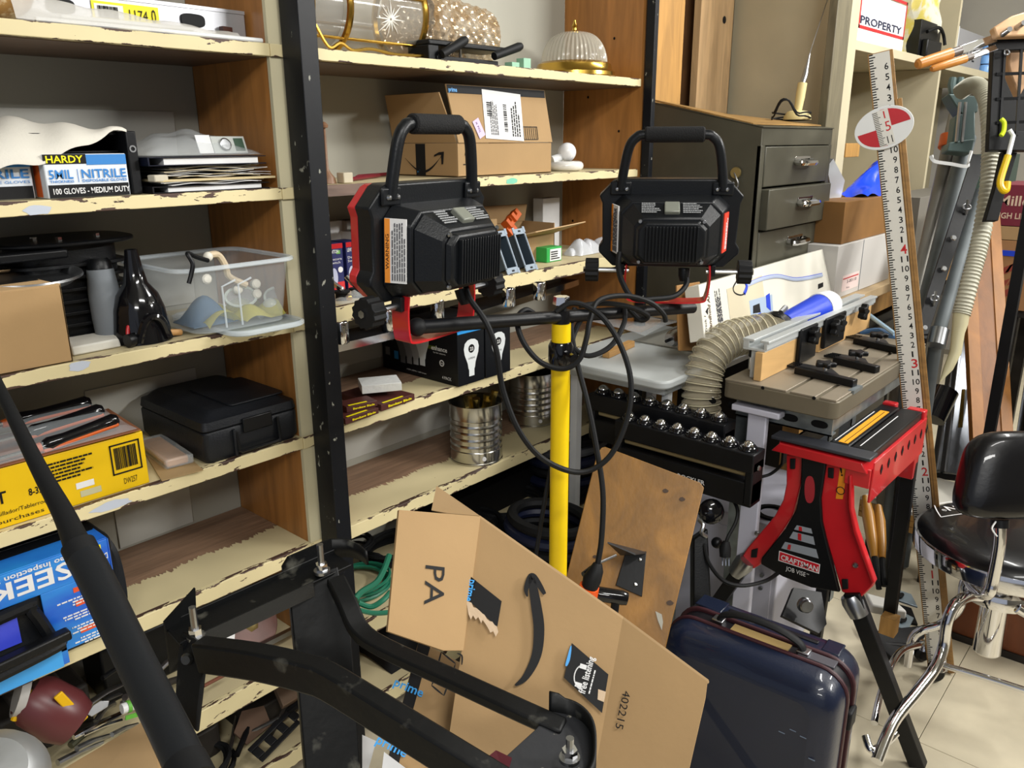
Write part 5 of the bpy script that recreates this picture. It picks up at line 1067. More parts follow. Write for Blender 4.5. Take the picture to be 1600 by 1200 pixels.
ribbon([(892, 1010), (888, 1030), (884, 1042)], .0022, k_, M_bl, 'blue_arc', t, OFF+.0006)
patch(t, [(934, 1078), (946, 1082), (943, 1098), (933, 1094)], MT['torn_paper'], 'parcel_icon', OFF+.0006)
text(t, '402215', frame(pc(962, 1120)+nC*OFF, pc(975, 1080)-pc(962, 1120), z=nC) if False else frame(pc(975, 1080)+nC*OFF, pc(966, 1122)-pc(975, 1080), z=nC), .010, M_ink, .047, name='carton_print')
# recycling style boxes printed under the fold
for q in (((690, 1020), (712, 1038), (706, 1060), (684, 1044)), ((680, 1060), (700, 1072), (694, 1088), (675, 1072))):
    for i in range(4):
        a_, b_ = q[i], q[(i+1) % 4]; ribbon([a_, ((a_[0]+b_[0])/2, (a_[1]+b_[1])/2), b_], .0012, k_, M_ink, 'carton_print', t, OFF)
ribbon([(714, 1022), (722, 1026), (722, 1040)], .0012, k_, M_ink, 'carton_print', t, OFF)
# second carton below with prime tape on its edge
t2 = thing('taped_carton', 'lower brown carton with black printed tape down its left edge, behind the black frame', 'box', at(700, 1200, d=1.02))
D1 = at(640, 1028, d=1.13); D2 = at(830, 1130, d=1.10); D3 = at(600, 1210, d=1.0); nD = (D2-D1).cross(D3-D1).normalized(); nD = nD if nD.dot(CAM-D1) > 0 else -nD
pd = lambda x, y: onplane(x, y, D1, nD)
MB().slab([pd(655, 1000), pd(860, 1110), pd(860, 1240), pd(592, 1240)], .02, -1 if ((D2-D1).cross(D3-D1)).dot(nD) > 0 else 1).build('panel', M_card, t2, bevel=.002)
patch(t2, [(655, 1000), (672, 1012), (630, 1165), (612, 1240), (592, 1240)], M_ink, 'black_tape', .0012 if False else .001, pd, nD)
for (x, y, ux, uy) in ((636, 1082, 660, 1092), (608, 1172, 632, 1184)):
    text(t2, 'prime', frame(pd(x-22, y-10)+nD*.0018, pd(ux, uy)-pd(x, y), z=nD), .013, M_bl, .042, bold=True)
o = MB().slab([at(566, 1148, d=1.08), at(588, 1158, d=1.08), at(572, 1215, d=1.06), at(566, 1215, d=1.06)], .002).build('paper_sheet', M_paper); tag(o, 'white sheet sticking out between the black frame post and the taped carton', 'paper')
o = MB().slab([at(600, 1175, d=1.0), at(640, 1205, d=.99), at(630, 1240, d=.98), at(592, 1240, d=.98)], .002).build('packing_slip', M_paper); tag(o, 'white packing slip on the lower taped carton', 'paper')

# ================================================================ black steel frame in the foreground
M_fr = mat('dirty_black_steel', H('060708'), .5, vs=30, col2=H('4E4D46'), t=.70, soft=.07, bump=.35, bs=45, vd=7, stretch=(1, 1, 1))
t = thing('bolted_rack', 'dirty black welded steel frame with bolted corner plates in the foreground', 'frame', at(500, 1200, d=.85))
l0 = at(300, 985, d=.93); r0 = at(520, 885, d=1.05)
ax_ = (r0-l0); Mc = frame(l0, ax_, z=(0, 0, 1)); Lc = ax_.length; W_ = .050
mb = MB(Mc); mb.box(-.02, Lc+.02, -.014, .030, -.004, 0); mb.box(-.02, Lc+.02, .027, .030, -.004, .006); mb.build('cross_channel', M_fr, t, bevel=.001)
MB(Mc).box(-.018, Lc*.8, -.0145, -.013, -.02, .0005).build('channel_lip', mat('worn_steel_edge', H('3A3C40'), .25, .8), t)
# upturned corner flanges
mb = MB(Mc); mb.slab([(-.025, .03, -.06), (.015, .034, -.02), (.022, .034, .032), (-.022, .024, .012)], .003); mb.build('corner_flange', M_fr, t)
mb = MB(Mc); mb.slab([(Lc-.055, .032, -.01), (Lc+.018, .032, -.01), (Lc+.018, .032, .022), (Lc-.045, .032, .022), (Lc-.055, .032, .012)], .003); mb.build('corner_flange', M_fr, t)
fl_ = catmull([(Lc+.018, .034, .0), (Lc+.036, .024, .0), (Lc+.044, .004, .0), (Lc+.044, -.016, .0)], 4)
mb = MB(Mc); mb.add([(p.x, p.y, -.01) for p in fl_]+[(p.x, p.y, .020-.0009*i) for i, p in enumerate(fl_)], [(i, i+1, len(fl_)+i+1, len(fl_)+i) for i in range(len(fl_)-1)]); o_ = mb.build('corner_flange', M_fr, t); so = o_.modifiers.new('s', 'SOLIDIFY'); so.thickness = .003
def boltset(px_, py_, d_, hgt=.030):
    p = at(px_, py_, d=d_); M = Matrix.Translation(p)
    b = MB(M).lathe([(.0, -.004), (.0105, -.004), (.0105, 0), (0, 0)], 18).build('washer', M_steel, t)
    MB(M).tube([(0, 0, 0), (0, 0, .009)], .0078, 6).build('nut', M_chrome, t); MB(M).cyl((0, 0, .009), (0, 0, hgt), .0042, n=10).build('bolt_shank', M_steel, t)
boltset(306, 992, .92, .036); boltset(503, 890, 1.03, .036)
# posts
def quadpost(P, th, nm='post'):
    pts = [at(x, y, d=d_) for x, y, d_ in P]; return MB().slab(pts, th).build(nm, M_fr, t, bevel=.002)
quadpost([(450, 912, 1.02), (528, 885, 1.04), (550, 1000, 1.03), (566, 1240, 1.0), (480, 1240, .98), (462, 1030, 1.0)], .025)
quadpost([(285, 985, .92), (312, 1005, .90), (318, 1040, .90), (306, 1145, .88), (272, 1100, .90), (278, 1020, .92)], .006, 'side_plate')
pL = at(292, 1030, d=.905); MB(frame(pL, R_, z=-F_)).lathe([(0, .004), (.005, .004), (.007, 0)], 12).build('rivet', mat('dull_rivet', H('4A4C4C'), .4, .6), t)
# front arm: rectangular tube
P1 = catmull([at(314, 1022, d=.895), at(400, 1034, d=.86), at(478, 1052, d=.84), at(515, 1066, d=.83), at(600, 1118, d=.80), at(700, 1180, d=.77), at(790, 1236, d=.75)], 4)
MB().bar(P1, .022, .036, up=(0, 0, 1)).build('front_arm', M_fr, t, bevel=.003)
P2 = catmull([at(524, 905, d=1.03), at(543, 945, d=1.0), at(562, 985, d=.98), at(600, 1012, d=.96), at(700, 1058, d=.92), at(800, 1104, d=.88), at(880, 1140, d=.86)], 4)
MB().bar(P2, .024, .014, up=(0, 0, 1)).build('rear_arm', M_fr, t, bevel=.003)
# end plate
e = at(865, 1160, d=.80); Me = frame(e, at(910, 1120, d=.86)-at(790, 1190, d=.78), z=(-.06, -.05, 1))
q = [at(786, 1185, d=.79), at(838, 1138, d=.85), at(858, 1108, d=.885), at(900, 1118, d=.88), at(925, 1140, d=.86), at(932, 1175, d=.83), at(925, 1215, d=.80), at(880, 1250, d=.77), at(800, 1250, d=.76)]
pz = q[0].z
MB().slab(q, .006).build('end_plate', mat('scuffed_black', H('26272A'), .5, vs=60, col2=H('8E8B80'), t=.68, soft=.03, bump=.3, bs=60), t, bevel=.001)
rim = catmull([q[2], q[3], q[4], q[5], q[6], at(885, 1250, d=.77)], 5)
mb = MB(); n = len(rim); mb.add([p+V((0, 0, -.03)) for p in rim]+[p+V((0, 0, .020+(.004 if i < 3 else 0)-.0004*i)) for i, p in enumerate(rim)], [(i, i+1, n+i+1, n+i) for i in range(n-1)]); o_ = mb.build('end_rim', M_fr, t); so = o_.modifiers.new('s', 'SOLIDIFY'); so.thickness = .0035
boltset(890, 1182, .80, .022)
MB().slab([at(745, 1196, d=.772), at(775, 1172, d=.80), at(800, 1184, d=.79), at(790, 1215, d=.765)], .004).build('maroon_gusset', mat('maroon_gusset', H('4A1420'), .4), t)
# ================================================================ big black pole crossing the lower left
t = thing('black_pole', 'thick black tapered pole slanting across the lower left corner', 'pole', at(290, 1200, d=.62))
Pp = [at(-30, 545, d=.98), at(8, 625, d=.93), at(60, 730, d=.88), at(98, 800, d=.845), at(118, 845, d=.82), at(122, 852, d=.817), at(132, 872, d=.81)]
MB().tube(catmull(Pp, 3), [.0075]*1+[.0082]*2+[.009]*3+[.0105]*3+[.012]*3+[.0145]*2+[.0165]*9, 22) if False else None
C = catmull(Pp, 4); rr = [.0062+(.0145-.0062)*min(1, max(0, (i/(len(C)-1)-.1)/.72))**1.1 for i in range(len(C))]
MB().tube(C, rr, 24).build('tapered_neck', M_rubber, t)
MB().tube([Pp[-2], Pp[-1]], [.0165, .0165], 24).build('collar', M_rubber, t)
Q_ = [Pp[-1], at(150, 905, d=.795), at(215, 1040, d=.735), at(262, 1135, d=.69), at(300, 1215, d=.655)]
MB().tube(catmull(Q_, 3), .0168, 24).build('main_tube', mat('pole_black', H('1B1D20'), .38, bump=.1, bs=150), t)
MB().tube([at(288, 1192, d=.663), at(305, 1226, d=.648)], .0182, 24).build('end_sleeve', M_rubber, t)
# cardboard carton and duct in the bottom left corner
t = thing('corner_carton', 'open brown cardboard carton in the bottom left corner behind the black pole', 'box', at(220, 1200, d=.78))
g1, g2, g3, g4 = at(88, 1208, d=.80), at(232, 1122, d=.90), at(275, 1128, d=.90), at(330, 1240, d=.80)
MB().slab([g1, g2, at(255, 1240, d=.72), at(120, 1260, d=.72)], .003).build('left_flap', M_cardin, t)
MB().slab([g2, at(248, 1150, d=.88), at(322, 1240, d=.78), at(255, 1240, d=.72)], .003).build('right_flap', M_card, t)
MB().slab([at(276, 1100, d=.86), at(296, 1140, d=.84), at(325, 1215, d=.80), at(316, 1240, d=.80), at(262, 1130, d=.86)], .003).build('rear_flap', M_card, t)
t = thing('metal_duct', 'round grey metal duct end at the bottom left corner', 'duct', at(20, 1200, d=.75))
Md = frame(at(-12, 1215, d=.74), (1, 0, .15), z=(-.35, -.5, .8))
MB(Md).lathe([(0, .018), (.030, .016), (.042, .006), (.046, -.006), (.047, -.010), (.044, -.012), (.046, -.02), (.046, -.06)], 36).build('cap', mat('dull_alu', H('A3A5A6'), .4, .7, bump=.3, bs=30), t)
# ================================================================ coiled cables under the right bay
def coil(name, label, c, r, n, rad, m, sq=.45, seed=1, tilt=(0, 0, 1)):
    rnd = random.Random(seed); P = []
    for i in range(n*14):
        a_ = 2*math.pi*i/14; k = 1+.10*math.sin(a_*.37+seed)+rnd.uniform(-.02, .02)
        P.append(V(c)+V((r*k*math.cos(a_), r*sq*k*math.sin(a_), .004+rad*(1+1.1*(i/14) % 4)+.01*math.sin(a_*.7+seed))))
    o = MB().tube(catmull(P, 2), rad, 6).build(name, m); return tag(o, label, 'cable')
coil('extension_cord', 'dark green extension cord coil on the low right shelf', (1.13, 1.54, Z6), .085, 6, .0045, mat('green_cord', H('1E6B52'), .4), .9, 2)
o = cable('cord_connector', 'green extension cord plug end hanging from the coil beside the black post', [(608, 868, 1.45), (600, 890, 1.42), (588, 910, 1.40), (565, 925, 1.38), (556, 935, 1.37)], .0055, 'cable', MT['green_cord'])
cable('extension_cord', 'loose green cord strand lying along the low shelf edge', [(560, 942, 1.37), (580, 948, 1.38), (598, 938, 1.39), (610, 925, 1.41)], .0048, 'cable', MT['green_cord']); cable('extension_cord', 'lowest green cord strand running behind the carton', [(556, 952, 1.36), (585, 958, 1.38), (615, 956, 1.40)], .0045, 'cable', MT['green_cord'])
coil('air_hose', 'black cable coil hanging behind the green cord', (1.14, 1.62, Z6+.06), .10, 4, .004, M_rubber, .5, 5)
coil('air_hose', 'black cable coil below the fifth shelf behind the big carton', (1.50, 1.52, Z6), .13, 9, .0065, M_rubber, .8, 3)
coil('air_hose', 'second heap of black cable right of the first one on the low shelf', (1.74, 1.54, Z6), .12, 9, .0065, M_rubber, .8, 7)
for i, (r_, z_, m_) in enumerate(((.17, .0, M_blackm), (.165, .035, mat('navy_hose', H('161C34'), .4)), (.16, .072, M_rubber), (.17, .106, MT['navy_hose']), (.155, .14, mat('grey_hose', H('54565A'), .5)), (.16, .172, M_rubber))):
    c = V((2.02, 1.53, Z6+.018+z_)); o = MB().tube([c+V((r_*math.cos(a_)*.9, r_*.72*math.sin(a_), 0)) for a_ in [k*math.pi/16 for k in range(32)]], .0165, 8, closed=True).build('hose_loop', m_); tag(o, ['lowest black', 'lower navy', 'third black', 'upper navy', 'grey', 'topmost black'][i]+' loop of the thick hose stack at the right end of the low shelf', 'hose', 'hose loops')
# ================================================================ workbench behind the router table and the grey drawer cabinet
t = thing('workbench', 'worn tan topped workbench carrying the grey drawer cabinet and white boxes', 'bench', (3.0, 1.3, 0))
MB().box(2.32, 6.3, .953, 1.65, .895, .93).build('bench_top', mat('worn_tan', H('A58E6C'), .6, var=.2, vs=8, bump=.3, bs=20, vd=6), t, bevel=.002)
for x in (2.66, 6.2):
    for y in (1.0, 1.52): MB().box(x, x+.06, y, y+.06, 0, .895).build('leg', M_sidec, t)
MB().box(2.66, 6.26, 1.0, 1.03, .80, .893).build('apron', M_sidec, t)
t = thing('drawer_cabinet', 'grey green steel drawer cabinet with a sloping top and chrome pulls', 'cabinet', (2.66, 1.3, .9305))
x0, x1, yf, yb = 2.384, 2.945, 1.10, 1.50; zf, zb = 1.503, 1.588; zc = 1.552; zb0 = .9305
MB().hexa([(x0, yf, zb0), (x0+.012, yf, zb0), (x0+.012, yb, zb0), (x0, yb, zb0), (x0, yf, zf), (x0+.012, yf, zf), (x0+.012, yb, zb), (x0, yb, zb)]).build('side_panel', M_dkgrn, t, bevel=.001)
MB().hexa([(x1-.012, yf, zb0), (x1, yf, zb0), (x1, yb, zb0), (x1-.012, yb, zb0), (x1-.012, yf, zf), (x1, yf, zf), (x1, yb, zc), (x1-.012, yb, zc)]).build('side_panel', M_dkgrn, t, bevel=.001)
MB().box(x0+.012, x1-.012, yb-.01, yb, zb0, zc).build('back_panel', M_dkgrn, t)
MB().hexa([(x0-.003, yf-.004, zf), (x1+.003, yf-.004, zf), (x1+.003, yb, zc), (x0-.003, yb, zb), (x0-.003, yf-.004, zf+.003), (x1+.003, yf-.004, zf+.003), (x1+.003, yb, zc+.003), (x0-.003, yb, zb+.003)]).build('top', M_dkgrn, t)
MB().hexa([(x0+.0, yf+.03, zf+.009), (x1-.03, yf+.03, zf+.009), (x1-.03, yb-.005, zc+.004), (x0+.0, yb-.005, zb+.004), (x0+.0, yf+.03, zf+.013), (x1-.03, yf+.03, zf+.013), (x1-.03, yb-.005, zc+.010), (x0+.0, yb-.005, zb+.010)]).build('top_board', wood('worn_board', H('A07C48'), .6), t)
MB().box(x0+.012, x1-.012, yf, yf+.012, zf-.052, zf).build('top_rail', M_dkgrn, t, bevel=.001)
MB().box(x0, x0+.026, yf-.002, yf+.012, zb0, zf-.052).build('front_stile', M_dkgrn, t, bevel=.001); MB().box(x1-.026, x1, yf-.002, yf+.012, zb0, zf-.052).build('front_stile', M_dkgrn, t, bevel=.001)
dz = [(1.448, 1.328, 0), (1.322, 1.198, .022), (1.192, 1.072, 0)]
for a_, b_, out in dz:
    dr = MB().box(x0+.030, x1-.030, yf-.004-out, yf+.35-out, b_, a_).build('drawer', M_dkgrn, t, bevel=.003)
    zc_ = (a_+b_)/2+.01; xc_ = (x0+x1)/2+.03
    MB().tube(catmull([(xc_-.055, yf-.006-out, zc_), (xc_-.05, yf-.026-out, zc_-.002), (xc_+.05, yf-.026-out, zc_-.002), (xc_+.055, yf-.006-out, zc_)], 4), .0135, 8, flat=.8).build('pull', M_chrome, dr)
    MB().box(xc_-.06, xc_+.06, yf-.0065-out, yf-.004-out, zc_+.002, zc_+.018).build('pull_plate', M_chrome, dr, bevel=.001)
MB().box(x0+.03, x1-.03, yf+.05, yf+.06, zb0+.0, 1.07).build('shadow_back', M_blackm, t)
t = thing('padlock_tag', 'brass padlock hanging on the side of the grey drawer cabinet', 'padlock', (2.37, 1.2, 1.37))
pl = at(1150, 270, X=2.378); MB(frame(pl, (0, -1, 0), z=(-1, 0, 0))).lathe([(0, .006), (.016, .006), (.018, .002), (.018, 0)], 18).build('hasp_disc', mat('dull_brass', H('9C8A5A'), .4, .7), t)
MB().tube(catmull([pl+V((-.004, .004, 0)), pl+V((-.008, -.006, -.015)), pl+V((-.008, -.014, -.035)), pl+V((-.006, -.004, -.05))], 4), .003, 8).build('shackle', M_steel, t)
# antenna with magnetic base
t = thing('whip_antenna', 'thin whip antenna on a cream cone base standing on the drawer cabinet', 'antenna', (2.66, 1.2, 1.53))
ab = V((2.70, 1.235, zf+.041)); ab = at(1245, 190, Y=1.22); 
M = Matrix.Translation(V((ab.x, 1.22, 1.535)))
MB(M).lathe([(0, 0), (.048, 0), (.046, .012), (.034, .028), (.0, .034)], 24).build('base', mat('cream_plastic', H('CDBD85'), .5), t)
s0 = V((ab.x, 1.22, 1.562)); s1 = at(1254, 130, Y=1.22); s2 = at(1258, 118, Y=1.22); s3 = at(1265, 84, Y=1.22); s4 = at(1296, -10, Y=1.22)
MB().tube([s0, s0.lerp(s1, .5), s1], [.013, .016, .016], 14).build('stem', MT['cream_plastic'], t); MB().tube([s1, s2, s2.lerp(s3, .4), s3], [.009, .010, .007, .003], 12).build('spring', M_steel, t); MB().cyl(s3, s4, .0014, n=6).build('whip', M_steel, t)
o = MB().tube(catmull([V((ab.x+.10*math.cos(a_)-.05, 1.22+.055*math.sin(a_), 1.546+.012*math.sin(a_*.7)+(.04 if 3 < (a_ % 6.28) < 4 else 0))) for a_ in [k*.45 for k in range(34)]], 3), .003, 6).build('antenna_cable', M_rubber); tag(o, 'loose black cable coil lying round the antenna base', 'cable')
# white boxed hand arm
Yw = 1.0
wb_ = thing('picture_carton', 'long white carton printed with a blue hooked arm, leaning on the drawer cabinet', 'box', (2.4, 1.0, .93))
c = [V((1.925, .955, .935)), V((2.83, 1.0, .932)), V((2.80, 1.055, 1.118)), V((1.885, 1.01, 1.108))]
c = [at(1101, 532, Y=.985), at(1306, 466, Y=.99), at(1300, 385, Y=1.03), at(1092, 445, Y=1.03)]
nW = (c[1]-c[0]).cross(c[3]-c[0]).normalized(); nW = nW if nW.dot(CAM-c[0]) > 0 else -nW
c[2] = onplane(1300, 385, c[0], nW)
MB().slab(c, .045, -1 if (c[1]-c[0]).cross(c[3]-c[0]).dot(nW) > 0 else 1).build('carton', mat('carton_white', H('D9D6CA'), .4), wb_, bevel=.002)
pw = lambda x, y, o=.0008: onplane(x, y, c[0], nW)+nW*o
def wpatch(P, m, nm, o=.0008): return MB().slab([pw(x, y, o) for x, y in P], .0003).build(nm, m, wb_)
wpatch([(1135, 452), (1190, 430), (1196, 480), (1142, 510)], mat('beige_print', H('C9BFA4'), .5), 'beige_print')
wpatch([(1170, 470), (1206, 460), (1208, 490), (1174, 505)], mat('photo_grey', H('9FB0C4'), .4), 'photo', .0011)
wpatch([(1176, 478), (1186, 474), (1188, 488), (1176, 490)], M_ink, 'dark_print', .0015); wpatch([(1196, 462), (1202, 458), (1204, 486), (1197, 480)], M_blue, 'blue_print', .0015); wpatch([(1174, 497), (1188, 488), (1190, 494), (1178, 500)], M_blue, 'blue_print', .0015)
def wline(P, r, m, nm='blue_line'): return MB().tube(catmull([pw(x, y, .0014) for x, y in P], 5), r, 6, up=nW, flat=.5).build(nm, m, wb_)
wline([(1150, 440), (1145, 450), (1148, 458), (1158, 461), (1165, 455), (1166, 442)], .0022, M_ink, 'ring_print'); wline([(1160, 436), (1166, 447), (1162, 459)], .006, M_blue)
wline([(1166, 446), (1190, 436), (1215, 432), (1245, 437), (1284, 430)], .006, mat('pale_blue_print', H('A9B4CC'), .4), 'arm_print'); wline([(1166, 443), (1190, 433), (1215, 429), (1245, 434), (1284, 427)], .0012, M_blue)
wpatch([(1278, 444), (1286, 441), (1286, 448), (1278, 452)], M_ink, 'dark_print')
Mt = frame(pw(1112, 520), pw(1107, 470)-pw(1112, 520), z=nW); text(wb_, 'Track &\nHandhold Arm', frame(pw(1109, 521), pw(1103, 465)-pw(1109, 521), z=nW), .032, mat('brown_ink', H('5A4630'), .5), .12, bold=True) if False else text(wb_, 'Handhold Arm', frame(pw(1113, 519), pw(1108, 462)-pw(1113, 519), z=nW), .014, mat('brown_ink', H('5A4630'), .5), .115, bold=True)
text(wb_, 'Track 1', frame(pw(1105, 520), pw(1103, 497)-pw(1105, 520), z=nW), .010, M_ink, .045); textlines(wb_, frame(pw(1131, 512), pw(1124, 456)-pw(1131, 512), z=nW), .11, .03, 6, MT['ink_grey'], 6)
wpatch([(1102, 487), (1106, 480), (1106, 492)], M_ink, 'bird_mark'); text(wb_, 'EXHIBIT', frame(pw(1293, 392), pw(1293, 410)-pw(1293, 392), z=nW), .006, M_ink, .03)
# cardboard offcut and small parts left of it
o = MB().slab([at(1058, 446, Y=1.09), at(1094, 440, Y=1.09), at(1098, 548, Y=1.06), at(1062, 548, Y=1.06)], .006).build('cardboard_sheet', wood('amber_card', H('9A7140'), .8, (4, 4, 1), 3, .7), bevel=.002); tag(o, 'brown board standing left of the long white picture carton', 'board')

# white plastic table
t = thing('plastic_table', 'white moulded plastic side table between the shelving and the router table', 'table', (1.98, 1.2, 0))
MB().prism(rrect(1.718, 2.30, .995, 1.385, .035, 5), .857, .88).build('table_top', mat('grey_white_plastic', H('B9BEBE'), .4, var=.04, vs=14), t, bevel=.006)
MB().box(1.775, 2.28, 1.03, 1.37, .825, .857).build('apron', MT['grey_white_plastic'], t, bevel=.004)
for x in (1.82, 2.24):
    for y in (1.35,): MB().box(x-.012, x+.012, y-.012, y+.012, 0, .83).build('leg', M_white, t)
for x in (1.87, 2.24): MB().box(1.805, 1.825, 1.035, 1.055, 0, .83).build('leg', M_white, t) if x < 2 else None
o = MB(frame(at(952, 560, Z=.8808), at(1022, 528, Z=.881)-at(952, 560, Z=.881), z=(0, 0, 1))).box(0, .16, 0, .022, 0, .018).build('wood_offcut', wood('pine_block', H('C99A5E'), .85), bevel=.001); tag(o, 'small pine strip lying on the white plastic table', 'offcut')
o = MB(frame(at(1002, 520, Z=.8808), at(1045, 498, Z=.881)-at(1002, 520, Z=.881), z=(0, 0, 1))).box(0, .17, 0, .05, 0, .012).build('wood_offcut', MT['pine_block'], bevel=.001); tag(o, 'second pine strip under the clear plastic sheet on the white table', 'offcut')
fc = at(1000, 505, Z=.90)
o = MB().grid(lambda u, v: (fc.x-.16+.36*u, fc.y-.12+.25*v, .905+.012*math.sin(4*u+3*v)+.035*max(0, v-.55)), 14, 10, .0015).build('clear_shield', mat('acrylic', H('D6DCE0'), .08, alpha=.32)); tag(o, 'clear acrylic guard sheet lying over the pine strips', 'guard')
t = thing('chuck_arbor', 'steel drill chuck on a tapered arbor lying on the white plastic table', 'chuck', at(1065, 535, Z=.90))
q0, q1, q2 = at(1046, 531, d=2.26), at(1062, 524, d=2.28), at(1092, 514, d=2.32)
MB().tube([q0, q0.lerp(q1, .3), q1, q1.lerp(q2, .1)], [.018, .024, .024, .016], 18).build('chuck', M_steel, t); MB().tube([q1, q2], [.011, .008], 12).build('arbor', M_steel, t)
for k in range(3): MB().cyl(q0, q0+(q0-q1)*.35, .005, n=6).build('jaw', M_black, t) if k == 0 else None
o = MB().box(2.04, 2.30, 1.09, 1.3, .8805, .885).build('grey_mat', mat('greyish_mat', H('8F8E86'), .6)); tag(o, 'grey flat sheet under the chuck on the white plastic table', 'mat')

# ================================================================ router table
t = thing('router_table', 'brown grey cast router table with slots on galvanised strut legs', 'table', (2.15, .78, 0))
M_cast = mat('cast_brown', H('6A6252'), .5, .25, var=.08, vs=10); rx0, rx1, ry0, ry1 = 1.788, 2.50, .592, .875
MB().prism(rrect(rx0, rx1, ry0, ry1, .02, 5), .853, .896).build('table_rim', M_cast, t, bevel=.003)
mb = MB()
ys = [ry0+.004, .636, .648, .70, .712, ry1-.004]
mb.box(rx0+.004, rx1-.004, ry0+.004, .634, .896, .9005); mb.box(rx0+.004, rx1-.004, .644, .704, .896, .9005); mb.box(rx0+.004, rx1-.004, .714, ry1-.004, .896, .9005); mb.build('slotted_top', mat('cast_top', H('8A8070'), .45, .3, var=.08, vs=9), t, bevel=.001)
MB().box(rx0+.10, rx0+.16, ry0-.002, ry0+.012, .893, .9015).build('stop_clip', M_galv, t)
for px_, py_ in ((1192, 606), (1272, 622)): p = at(px_, py_, X=rx0); MB(frame(p+V((-.0005, 0, 0)), (0, -1, 0), z=(-1, 0, 0))).lathe([(0, .001), (.004, .001), (.0045, 0)], 10).build('screw_hole', M_blackm, t)
st1 = MB(); st1.box(rx0+.045, rx0+.05, ry0+.02, ry1-.02, .797, .8525); st1.box(rx0+.045, rx0+.085, ry0+.02, ry1-.02, .848, .8525); st1.box(rx0+.045, rx0+.075, ry0+.02, ry1-.02, .797, .801)
st1.build('strut', M_galv, t)
for k in range(5):
    yy = ry0+.05+k*.072; MB(frame((rx0+.0445, yy, .822), (0, -1, 0), z=(-1, 0, 0))).prism([(.020*math.copysign(abs(math.cos(a_))**.7, math.cos(a_)), .009*math.copysign(abs(math.sin(a_))**.9, math.sin(a_))) for a_ in [j*math.pi/8 for j in range(16)]], 0, .0012).build('slot', M_blackm, t)
MB().box(rx0+.05, rx1-.05, ry0+.03, ry0+.034, .797, .852).build('side_strut', M_galv, t)
for (x, y) in ((rx0+.06, ry1-.05), (rx1-.08, ry0+.16), (rx1-.08, ry1-.06)): MB().box(x, x+.035, y, y+.003, .02, .80).box(x, x+.003, y, y+.035, .02, .80).build('leg', M_galv, t)
# lavender white tee leg
t2 = thing('tee_leg', 'pale lavender steel tee leg standing before the router table strut', 'leg stand', (1.74, .83, 0))
ya = at(1170, 640, X=1.81).y; yb_ = at(1200, 640, X=1.81).y
M_lav = mat('lavender_white', H('BDBDCA'), .45)
MB().box(1.806, 1.824, yb_, ya, .03, .835).build('upright', M_lav, t2, bevel=.003); MB().box(1.795, 1.832, yb_-.035, ya+.04, .822, .838).build('tee_top', M_lav, t2, bevel=.003); MB().box(1.806, 1.95, yb_-.005, ya+.005, 0, .03).build('foot', M_lav, t2, bevel=.003)
# fence
t = thing('router_fence', 'aluminium router fence with maple faces and black knobs on the router table', 'fence', (2.2, .82, .9))
M_maple = wood('maple_face', H('C7A06A'), .88, (1, 6, 6), 3, .5, .05)
fx0 = at(1190, 575, Y=.792).x; zt_ = .972
MB().box(fx0, fx0+.32, .792, .811, .9012, zt_).build('left_face', M_maple, t, bevel=.001); MB().box(fx0+.37, 2.60, .792, .811, .9012, zt_).build('right_face', M_maple, t, bevel=.001)
M_al = mat('alu_extrusion', H('C2C6C6'), .4, .3)
mb = MB(); mb.box(fx0+.012, 2.62, .792, .850, zt_, zt_+.006); mb.box(fx0+.012, 2.62, .788, .796, zt_+.006, zt_+.024); mb.box(fx0+.012, 2.62, .835, .850, zt_+.006, zt_+.024); mb.box(fx0+.012, 2.62, .784, .806, zt_+.022, zt_+.028); mb.box(fx0+.012, 2.62, .822, .852, zt_+.022, zt_+.028); mb.build('extrusion', M_al, t, bevel=.0008)
MB().box(fx0+.02, 2.60, .814, .830, .9012, zt_).build('rear_rail', M_al, t)
def star(par, p, r, z=(0, -1, 0), x=(1, 0, 0), h=.02, m=None):
    P = [((r*(1+.28*math.cos(5*a_)))*math.cos(a_), (r*(1+.28*math.cos(5*a_)))*math.sin(a_)) for a_ in [j*math.pi/20 for j in range(40)]]
    return MB(frame(p, x, z=z)).prism(P, 0, h).build('star_knob', m or M_blackp, par, bevel=.003)
for xa, xb, zl in ((fx0+.20, fx0+.31, .905), (fx0+.37, fx0+.52, .912)):
    MB().box(xa, xb, .778, .790, zl, zt_+.026).build('black_shield', M_blackp, t, bevel=.004); star(t, V(((xa+xb)/2, .776, zt_+.002)), .020)
star(t, at(1300, 512, Y=.774), .020); star(t, at(1344, 487, Y=.774), .020)
# feather boards
for i, (A_, B_, K_, l_) in enumerate((((1240, 584), (1332, 606), (1288, 575), 'nearest'), ((1300, 568), (1367, 584), (1325, 556), 'middle'), ((1332, 537), (1400, 553), (1372, 530), 'farthest'))):
    p = at(*A_, Z=.901); q = at(*B_, Z=.901)
    t = thing('featherboard', '%s of the three black featherboards with star knobs on the router table' % l_, 'featherboard', p, 'featherboards'); ax_ = q-p; Mf = frame(p, ax_, z=(0, 0, 1)); L_ = ax_.length
    MB(Mf).box(0, L_, 0, .022, 0, .018).build('bar', M_blackp, t, bevel=.002)
    MB(Mf).prism([(-.01, .028), (L_*.75, .028), (L_*.35, .085), (-.02, .075)], .004, .010).build('finger_plate', mat('worn_black', H('2A2A2C'), .4, .2, bump=.2), t, bevel=.001)
    for k in range(5): MB(Mf).bar([(-.02, .036+.009*k, .007), (-.045, .030+.009*k, .007)], .004, .006).build('finger', M_blackp, t)
    kp = Mf @ V((L_*.42, .03, .018)); MB().cyl(kp, kp+V((0, 0, .010)), .005, n=8).build('stud', M_steel, t); star(t, kp+V((0, 0, .010)), .021, (0, 0, 1), (1, 0, 0), .012)
